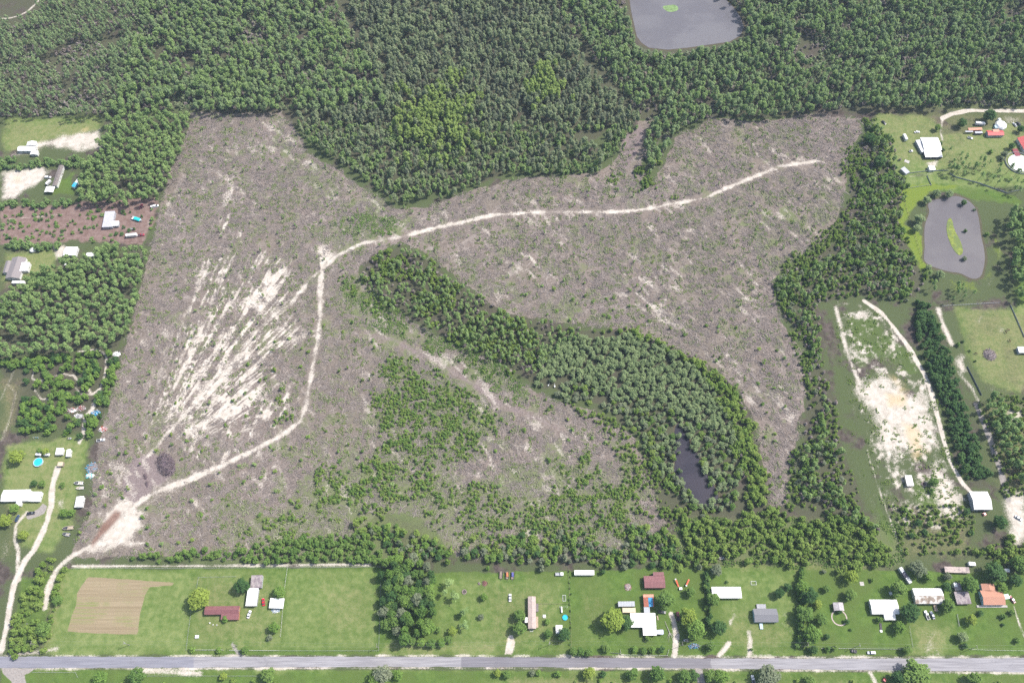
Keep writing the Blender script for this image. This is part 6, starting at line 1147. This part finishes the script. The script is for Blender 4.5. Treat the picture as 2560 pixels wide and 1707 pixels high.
F_ED = "1470,825 1540,832 1568,822 1690,871 1796,924 1859,997 1877,1030 1903,1109 1916,1205 1925,1260 1860,1275 1850,1180 1825,1050 1765,945 1690,880 1560,838"
F_R1 = "2180,305 2130,400 2125,520 2090,600 1995,660 1945,700 1945,760 1965,800 2020,880 2022,960 2010,1050 2000,1150 1990,1260 2230,1370 2165,1280 2135,1200 2100,1100 2085,1000 2055,900 2050,800 2045,755 2150,742 2290,745 2310,690 2282,640 2252,560 2250,460 2270,425 2235,350"
F_R2 = "2292,750 2330,765 2365,860 2395,950 2425,1050 2460,1150 2478,1220 2440,1225 2410,1180 2385,1100 2360,1000 2325,920 2290,830"
F_R3 = "2515,530 2600,520 2600,760 2530,740 2520,660"
F_R4 = "2450,1000 2490,985 2545,1080 2585,1180 2560,1235 2510,1140 2470,1060"
F_B = "1690,1290 1925,1265 2010,1270 2180,1310 2250,1380 2240,1424 2000,1424 1690,1416"
F_B2 = "1150,1350 1300,1330 1600,1330 1700,1310 1750,1418 1440,1428 1090,1426"
F_B3 = "560,1372 760,1340 900,1330 960,1380 960,1404 300,1402 300,1388"
F_WD = "958,1395 1060,1395 1085,1440 1085,1560 1060,1600 1010,1600 962,1570 955,1500"
F_WD2 = "890,1300 960,1282 1060,1300 1110,1360 1110,1400 960,1400 905,1370"
F_BR = "2300,1345 2420,1370 2560,1340 2600,1440 2500,1420 2440,1385 2300,1395"
F_SW2 = "20,1640 30,1560 70,1470 110,1400 150,1380 110,1480 90,1560 85,1635"
F_SW3 = "122,1560 135,1480 150,1425 165,1425 140,1500 130,1590 110,1630 100,1600"
# --- pines: the 300 nearest are trees of their own, the rest of the woods is stuff
pl = grid([F_L1, F_L2], 4.6, .38, 7, .30, 14, 1)
near, far = individuals(pl, 230)
for k, p in enumerate(near):
    low = p[1] < 420
    plant('pine_tree', 'pine', p, rnd.uniform(1.9, 3.1), rnd.uniform(9.5, 13), 'pine_l' if rnd.random() < .6 else 'pine',
          'young round-topped pine in the dense stand at the left edge', 'pine tree', 'pines of the dense left-hand stand')
scatter_object('pine_stand', proto_set('pine', 'pine_l'), far, scales(len(far), .8, 1.12), 'dense stand of young pines between the left-hand houses and the cleared land', 'pine wood')
p1 = grid([F_TL], 3.9, .48, ZP, .37, 14, 2, (F_TLgap, F_TLW)); wx = p1[:, 0] < G(330, 150).x
k = ~wx | (rng.random(len(p1)) < .75)
tl_thin = p1[wx & k]; tl = p1[~wx]
kk = rng.random(len(tl)) < .4
scatter_object('pine_forest', proto_set('pine', 'pine_l'), tl[kk], scales(kk.sum(), .7, 1.15), 'lighter green pines mixed through the left part of the forest', 'pine forest'); tl = tl[~kk]
scatter_object('pine_forest', proto_set('pine', 'pine_f'), tl, scales(len(tl), .5, 1.1), 'broad pine forest stretching beyond the cleared land', 'pine forest')
scatter_object('sparse_pine_forest', proto_set('thin', 'pine_f'), tl_thin, scales(len(tl_thin), .8, 1.15), 'thin open pines with bare trunks in the far left corner', 'pine forest')
p2 = grid([F_TR1], 4.0, .48, ZP, .38, 14, 3, (LAKE_X,))
kk = rng.random(len(p2)) < .35
scatter_object('pine_forest', proto_set('pine', 'pine_l'), p2[kk], scales(kk.sum(), .7, 1.15), 'lighter green pines mixed through the right part of the forest', 'pine forest'); p2 = p2[~kk]
scatter_object('pine_forest', proto_set('pine', 'pine_f'), p2, scales(len(p2), .5, 1.1), 'pine forest around and right of the grey lake', 'pine forest')
pd = grid([F_TL, F_TR1], 5.0, .48, 2, .46, 14, 34, (LAKE_X, F_TLW))
scatter_object('forest_dead_wood', proto_set('shrub', 'dead'), pd, scales(len(pd), 1.0, 2.2), 'bare grey-purple twigs on the forest floor', 'dead brush')
p3 = grid([F_TL, F_TR1], 3.6, .45, 2, .44, 16, 4, (LAKE_X, F_TLW))
scatter_object('forest_understory', proto_set('shrub', 'swamp'), p3, scales(len(p3), 1.0, 2.2), 'low grey-green undergrowth between the forest pines', 'undergrowth')
p4 = grid([F_SW], 3.5, .47, 6, .30, 11, 5, (), 18)
cx1, cx2 = G(1100, 292, 6), G(1365, 215, 6)
dy_ = np.minimum(np.hypot((p4[:, 0] - cx1.x) / 30, (p4[:, 1] - cx1.y) / 34), np.hypot((p4[:, 0] - cx2.x) / 17, (p4[:, 1] - cx2.y) / 26) + .15)
yel = dy_ + (fbm(p4[:, 0] / 14, p4[:, 1] / 14, 3, 170) - .5) * 2.4 + rng.normal(0, .28, len(p4)) < .80
edge = inside(WP("700,270 800,330 900,430 980,470 1200,420 1480,400 1560,330 1600,300 1560,400 1200,470 980,520 850,430 745,330", 6), p4[:, 0], p4[:, 1]) & (rng.random(len(p4)) < .5)
scatter_object('cypress_clump', proto_set('swamp', 'cyp'), p4[yel], scales(yel.sum(), 1.0, 1.35), 'brighter yellow-green cypress clump standing in the grey-green swamp', 'cypress trees')
scatter_object('swamp_edge', proto_set('swamp', 'pine_l'), p4[edge & ~yel], scales((edge & ~yel).sum(), .5, .95), 'fresher green trees along the lower edge of the swamp', 'swamp edge')
lobe = (p4[:, 1] < G(1200, 300, 6).y) & ~yel & ~edge & (rng.random(len(p4)) < .8)
l2 = lobe & (rng.random(len(p4)) < .45)
scatter_object('swamp_scrub', proto_set('thick', 'pine_l'), p4[l2], scales(l2.sum(), .6, 1.3), 'fresh green scrub in the lobe of swamp that enters the clearing', 'swamp scrub')
scatter_object('swamp_scrub', proto_set('swamp', 'swamp'), p4[lobe & ~l2], scales((lobe & ~l2).sum(), .4, .85), 'lower grey-green trees in the lobe of swamp that enters the clearing', 'swamp scrub')
sw = p4[~yel & ~edge & ~lobe]
nz = fbm(sw[:, 0] / 16, sw[:, 1] / 16, 3, 140) + rng.normal(0, .05, len(sw))
hole = fbm(sw[:, 0] / 7, sw[:, 1] / 7, 2, 150) < .33
tall = (nz > .60) & ~hole; pale = (nz < .42) & ~hole
scatter_object('swamp_forest', proto_set('pine', 'swamp'), sw[tall], scales(tall.sum(), .7, 1.05), 'taller grey-green trees rising out of the swamp forest', 'swamp forest')
scatter_object('swamp_forest', proto_set('swamp', 'grey'), sw[pale], scales(pale.sum(), .6, 1.1), 'paler grey trees mixed through the swamp forest', 'swamp forest')
sw = sw[~tall & ~pale & ~hole]
scatter_object('swamp_forest', proto_set('swamp', 'swamp'), sw, scales(len(sw), .75, 1.15), 'dense grey-green swamp forest reaching into the cleared land', 'swamp forest')
lk = grid(["1560,30 1580,110 1640,140 1760,130 1870,100 1900,60 1880,20 1930,30 1940,110 1860,140 1760,150 1640,160 1570,130 1540,40"], 3.0, .45, 3, .35, 10, 6, (LAKE_X,))
scatter_object('lakeside_trees', proto_set('willow', 'grey'), lk, scales(len(lk), .7, 1.1), 'pale grey-green trees round the shore of the lake', 'lakeside trees')
# strips left standing in the cut-over
pm = grid([F_MID], 3.7, .48, 6, .42, 8, 7, (), 14); n70 = individuals(pm, 70)
for p in n70[0]:
    plant('pine_tree', 'thin', p, rnd.uniform(1.3, 2.1), rnd.uniform(7, 10.5), 'pine_l', 'slender pine with bare trunk in the uncut strip amid the clearing', 'pine tree', 'pines of the uncut strip')
scatter_object('uncut_pine_strip', proto_set('pine', 'pine_l'), n70[1], scales(len(n70[1]), .45, .75), 'strip of uncut pines running across the clearing', 'pine strip')
pe = grid([F_MID, F_ED, F_ST], 2.8, .48, 1.5, .46, 9, 8, (), 22, True, 5)
scatter_object('strip_brush', proto_set('thick', 'brush'), pe, scales(len(pe), .45, .95), 'green brush fringing the uncut strips', 'brush')
pw = grid([F_SWM], 3.7, .4, 3, .25, 12, 9, ("1700,1062 1712,1062 1722,1122 1745,1135 1765,1190 1785,1235 1775,1262 1755,1255 1722,1225 1705,1195 1698,1150", "1380,940 1420,935 1430,948 1395,958"))
wl, wr = individuals(pw, 290)
for p in wl:
    plant('willow_tree', 'willow', p, rnd.uniform(1.3, 3.1), rnd.uniform(2.8, 5.6), rnd.choice(['willow', 'willow', 'willow', 'grey', 'swamp', 'mid', 'brush']), 'rounded grey-green willow crowding the wet hollow by the dark water', 'willow tree', 'willows of the wet hollow')
scatter_object('willow_thicket', proto_set('willow', 'willow'), wr, scales(len(wr), .7, 1.05), 'far part of the willow thicket in the wet hollow', 'willow thicket')
pe2 = grid([F_ED], 3.6, .46, 5, .36, 9, 10, (), 14)
scatter_object('hollow_edge_trees', proto_set('thick', 'brush'), pe2, scales(len(pe2), .6, 1.5), 'green young trees along the right edge of the wet hollow', 'young trees')
pr = grid([F_R1], 3.3, .48, 3, .41, 9, 11, (), 26, True, 7); kk = rng.random(len(pr))
scatter_object('mixed_wood', proto_set('thick', 'mid'), pr[kk < .4], scales((kk < .4).sum(), .55, 1.3), 'mixed wood between the cut-over land and the sandy lot', 'mixed wood')
gk = (kk >= .4) & (kk <= .62)
scatter_object('mixed_wood', proto_set('thick', 'grey'), pr[gk], scales(gk.sum(), .45, 1.1), 'dull grey-green bushes mixed into the wood right of the cut-over land', 'bushes')
scatter_object('mixed_wood', proto_set('pine', 'pine_l'), pr[kk > .62], scales((kk > .62).sum(), .5, .85), 'pines mixed into the wood right of the cut-over land', 'pines')
gt = grid([F_R1, F_ED, F_MID], 5.5, .45, 1, .45, 9, 12)
scatter_object('dead_twigs', proto_set('shrub', 'dead'), gt, scales(len(gt), .9, 1.8), 'grey leafless twigs between the green trees', 'dead brush')
ph = grid([F_R2], 3.4, .42, 3, .28, 10, 13)
scatter_object('hedge_wood', proto_set('thick', 'dark'), ph, scales(len(ph), .7, 1.4), 'dark narrow wood along the sandy lot track', 'hedge wood')
p5 = grid([F_R3, F_R4], 4.2, .45, 4, .22, 12, 14)
scatter_object('pasture_edge_trees', proto_set('pine', 'pine'), p5, scales(len(p5), .6, 1.15), 'dark pines along the right-hand pasture', 'pines')
pt = grid([F_L3], 4.2, .42, 3, .33, 12, 15)
tl_, tr_ = individuals(pt, 170)
for p in tl_:
    plant('bushy_tree', 'thick', p, rnd.uniform(2.0, 3.4), rnd.uniform(4, 7), rnd.choice(['bright', 'mid', 'bright', 'dark']), 'bushy green tree among the looping dirt trails left of the clearing', 'tree', 'bushy trees among the looping trails')
scatter_object('trail_thicket', proto_set('thick', 'bright'), tr_, scales(len(tr_), .8, 1.4), 'rest of the thicket round the looping dirt trails', 'thicket')
pb = np.concatenate([grid([F_B, F_B2, F_WD2, F_BR], 3.3, .48, 3, .27, 9, 16, (), 14, True, 6), grid([F_SW2, F_SW3], 3.4, .45, 2, .35, 8, 17)])
bl, br_ = individuals(pb, 290)
for p in bl:
    belt = p[0] > G(900, 1400).x
    plant('thicket_tree', 'thick', p, rnd.uniform(1.4, 3.2), rnd.uniform(2.8, 6.6), rnd.choice(['mid', 'brush', 'dark', 'bright', 'grey', 'brush']),
          'leafy young tree in the thicket behind the back gardens' if belt else 'leafy bush beside the sandy track at the lower left', 'tree', 'trees of the thicket behind the gardens' if belt else 'bushes beside the lower left track')
scatter_object('garden_thicket', proto_set('thick', 'brush'), br_, scales(len(br_), .5, 1.3), 'dense green thicket behind the back gardens', 'thicket')
pb3 = grid([F_B3], 3.2, .45, 2, .30, 9, 18)
scatter_object('hedgerow', proto_set('thick', 'mid'), pb3, scales(len(pb3), .55, 1.15), 'green hedgerow along the lower edge of the clearing', 'hedgerow')
pw1 = grid([F_WD], 5.0, .36, 6, .12, 12, 19)
for p in pw1:
    plant('broadleaf_tree', 'broad', p, rnd.uniform(3.0, 4.6), rnd.uniform(8, 12.5), rnd.choice(['mid', 'mid', 'bright', 'dark', 'grey']), 'tall leafy tree in the small wood beside the mown field', 'tree', 'trees of the small wood beside the mown field')
NOSL0 = (APRON, '333,1150 384,1136 403,1167 416,1192 384,1218 359,1253 339,1262 320,1237 304,1211 317,1180')
gq = grid(["1555,1080 1640,1095 1705,1210 1750,1290 1690,1320 1600,1300 1585,1190", "1330,985 1480,1020 1580,1080 1600,1220 1560,1200 1500,1060 1400,1010", F_R1, F_ED, "2120,370 2200,290 2170,420 2150,540 2110,620 2010,690 1930,720 1970,640 2070,570 2100,490", "1930,700 1960,830 2010,900 2020,1040 1990,1180 1960,1270 2010,1290 2010,1060 2040,900 1990,800", "2230,1280 2440,1270 2440,1400 2260,1410", "2440,1000 2600,990 2600,1240 2500,1240"], 2.7, .48, 0, .40, 7, 37, (), 20)
scatter_object('strip_brush', proto_set('thick', 'brush'), gq, scales(len(gq), .25, .75), 'low green scrub round the wet hollow and the right-hand wood', 'scrub')
# --- brush on the cut-over
BR = ["940,850 1020,860 1160,950 1270,1040 1230,1130 1150,1170 1000,1180 930,1090 950,980", "790,1170 960,1120 1150,1190 1300,1230 1500,1160 1600,1230 1600,1390 1100,1390 1100,1300 900,1280 780,1300",
      "1330,1060 1380,1100 1450,1200 1560,1150 1590,1230 1480,1260 1400,1200 1320,1120", "640,1000 720,990 730,1050 670,1080", "560,1290 740,1240 800,1330 700,1390 560,1380", "1500,480 1660,420 1700,480 1640,500",
      "850,700 900,690 1060,830 1230,905 1320,985 1230,960 1100,870 980,830 900,790", "600,1290 700,1290 760,1330 640,1360"]
g1 = np.concatenate([grid(BR, 1.7, .5, 0, .50, 4.5, 20, (), 42, True, 14), grid(BR[:2], 1.9, .5, 0, .50, 6, 38, (), 30, True, 14)])
k_ = rng.random(len(g1)) < .3
scatter_object('regrowth_brush', proto_set('shrub', 'mid'), g1[k_], scales(k_.sum(), .6, 1.7), 'darker green regrowth bushes on the cut-over land', 'brush'); g1 = g1[~k_]
scatter_object('regrowth_brush', proto_set('shrub', 'brush'), g1, scales(len(g1), .35, 1.4), 'bright green regrowth brush on the cut-over land', 'brush')
gc = grid(BR, 2.3, .5, 0, .47, 4.5, 20, (), 42, True, 14)
scatter_object('regrowth_brush', proto_set('low', 'brush'), gc, scales(len(gc), .3, .9), 'low leafy carpet between the regrowth bushes', 'brush')
gm2 = grid(["880,690 930,720 1060,830 1240,900 1330,985 1260,1000 1120,910 1000,860 900,810 855,720", "830,560 900,530 1000,540 1000,590 900,610", "1690,1290 2240,1300 2260,1420 1680,1410"], 2.4, .48, 0, .44, 8, 35)
scatter_object('strip_brush', proto_set('low', 'mid'), gm2, scales(len(gm2), .6, 1.5), 'low green scrub skirting the uncut strips', 'scrub')
g2 = grid([CLEAR], 3.8, .48, 0, .57, 8, 21, NOSL0)
g2 = off_sand(g2); 
scatter_object('clearing_weeds', proto_set('low', 'brush'), g2, scales(len(g2), .4, 1.15), 'low weeds scattered over the cut-over land', 'weeds')
g2b = grid([CLEAR], 3.8, .48, 0, .50, 7, 27, NOSL0)
g2b = off_sand(g2b)
scatter_object('clearing_weeds', proto_set('low', 'weed'), g2b, scales(len(g2b), .5, 1.4), 'dull grey-green weeds scattered over the cut-over land', 'weeds')
g3 = grid([CLEAR], 12.5, .48, 0, .40, 20, 22); g3 = individuals(g3, 280)
for p in g3[0]:
    plant('sapling', 'sap' if rnd.random() < .5 else 'shrub', p, rnd.uniform(1.0, 2.1), rnd.uniform(1.8, 4.4), rnd.choice(['bright', 'pine_l', 'brush', 'mid']), 'lone green sapling standing on the grey cut-over land', 'sapling', 'saplings scattered over the cut-over land', 'stem')
scatter_object('far_saplings', proto_set('sap', 'pine_l'), g3[1], scales(len(g3[1]), .6, 1.1), 'farther green saplings dotted over the cut-over land', 'saplings')
wk = grid(["2080,780 2190,780 2260,850 2330,970 2430,1220 2380,1330 2240,1350 2140,1060 2100,900", "2140,1090 2230,1360 2180,1290 2110,1000", "1860,1260 2250,1300 2230,1400 1870,1390", "2300,1200 2400,1200 2400,1340 2260,1330"], 4.2, .48, 0, .52, 7, 23)
scatter_object('sandy_lot_weeds', proto_set('low', 'brush'), wk, scales(len(wk), .5, 1.3), 'olive weeds dotted over the sandy lot', 'weeds')
ro = grid(["0,540 130,520 300,510 385,500 370,600 250,608 120,600 0,610", "0,500 190,495 400,478 395,500 200,512 0,525"], 4.6, .4, 0, .50, 7, 24)
kk = individuals(ro, 140)
for p in kk[0]:
    plant('orchard_shrub', 'shrub', p, rnd.uniform(1.1, 2.6), rnd.uniform(1.5, 3.4), rnd.choice(['mid', 'dark', 'pine', 'mid']), 'round green shrub on the reddish brown plot at the left', 'shrub', 'shrubs on the reddish brown plot', 'stem')
ub = grid(["-160,395 60,395 140,400 245,392 250,420 150,412 60,425 -160,420", "-160,505 60,505 190,498 190,512 0,520 -160,530", "0,600 160,610 150,622 0,620", "60,700 150,660 290,610 280,640 120,720 60,730"], 3.6, .45, 2, .3, 9, 25)
scatter_object('boundary_thicket', proto_set('thick', 'pine'), ub, scales(len(ub), .6, 1.3), 'dark thickets along the boundaries of the left-hand plots', 'thicket')
lb = grid(["0,1684 30,1690 40,1740 -100,1740 -100,1690", "80,1700 2560,1700 2560,1780 80,1780"], 5.5, .45, 0, .52, 9, 26)
scatter_object('roadside_brush', proto_set('shrub', 'brush'), lb, scales(len(lb), .7, 1.6), 'loose green brush in the rough ground below the road', 'brush')
# --- slash: twigs and logs left by the felling
def stick_bundle(seed, n, spread, lmin, lmax, rmin, rmax):
    b = MB(); r = random.Random(seed)
    for k in range(n):
        a = r.gauss(.55, .75); L = r.uniform(lmin, lmax); x, y, z = r.uniform(-spread, spread), r.uniform(-spread, spread), r.uniform(.03, .45)
        d = Vector((math.cos(a), math.sin(a), r.uniform(-.12, .12))) * L / 2; p = Vector((x, y, z)); rr = r.uniform(rmin, rmax)
        b.tube([p - d, p + d], [rr, rr * .5], 4)
    return b
sm = [bpy.data.materials.new(n) for n in ('slash_wood', 'pale_wood')]
for m_, a_, b_ in ((sm[0], (.155, .130, .118), (.320, .278, .255)), (sm[1], (.28, .24, .215), (.40, .35, .315))):
    t = NT(m_); isl_ = t.n('ShaderNodeNewGeometry').outputs['Random Per Island']
    t.out(t.n('ShaderNodeBsdfPrincipled', {'Base Color': t.mix(isl_, a_, b_), 'Roughness': .95}))
cs = bpy.data.collections.new("proto_slash"); cl = bpy.data.collections.new("proto_logs")
for n in range(6):
    b = stick_bundle(n, 26, 2.6, 1.0, 3.6, .05, .12); cs.objects.link(bpy.data.objects.new("slash_%02d" % n, mesh_from("slash", b.v, b.f, [sm[0]])))
    b = stick_bundle(50 + n, 3, 2.0, 3.0, 7.5, .09, .17); cl.objects.link(bpy.data.objects.new("logs_%02d" % n, mesh_from("logs", b.v, b.f, [sm[1]])))
NOSL = (APRON, '333,1150 384,1136 403,1167 416,1192 384,1218 359,1253 339,1262 320,1237 304,1211 317,1180')
s1 = np.concatenate([grid([CLEAR], 4.0, .5, 0, .33, 16, 30, NOSL), grid(BR[:1], 5.0, .5, 0, .3, 16, 36)])
s1 = off_sand(s1)
scatter_object('logging_slash', cs, s1, scales(len(s1), .7, 1.25), 'grey-brown branches and twigs strewn over the cut-over land', 'slash', 6, RZ=rng.normal(0, .5, len(s1)) + (s1[:, 0] > 60) * -1.3 + (fbm(s1[:, 0] / 40, s1[:, 1] / 40, 2, 7) - .5) * 4)
s2 = grid([CLEAR], 7.0, .5, 0, .42, 16, 31, NOSL)
s2 = off_sand(s2)
scatter_object('felled_stems', cl, s2, scales(len(s2), .6, 1.2), 'pale felled stems lying on the cut-over land', 'logs', 6)
# ================================================================ HAZE (air over the whole scene)
b = MB(); b.box((0, 1500, 268.5), (14000, 13000, 541))
hz = bpy.data.materials.new("haze_air"); hz.use_nodes = True; t_ = hz.node_tree; t_.nodes.clear()
pv = t_.nodes.new('ShaderNodeVolumePrincipled'); pv.inputs['Density'].default_value = .00007; pv.inputs['Color'].default_value = (.62, .80, 1.0, 1); pv.inputs['Anisotropy'].default_value = .0
mo = t_.nodes.new('ShaderNodeOutputMaterial'); t_.links.new(pv.outputs[0], mo.inputs['Volume'])
hz_o = b.build('haze', hz); tag(hz_o, kind='stuff'); hz_o.visible_shadow = True
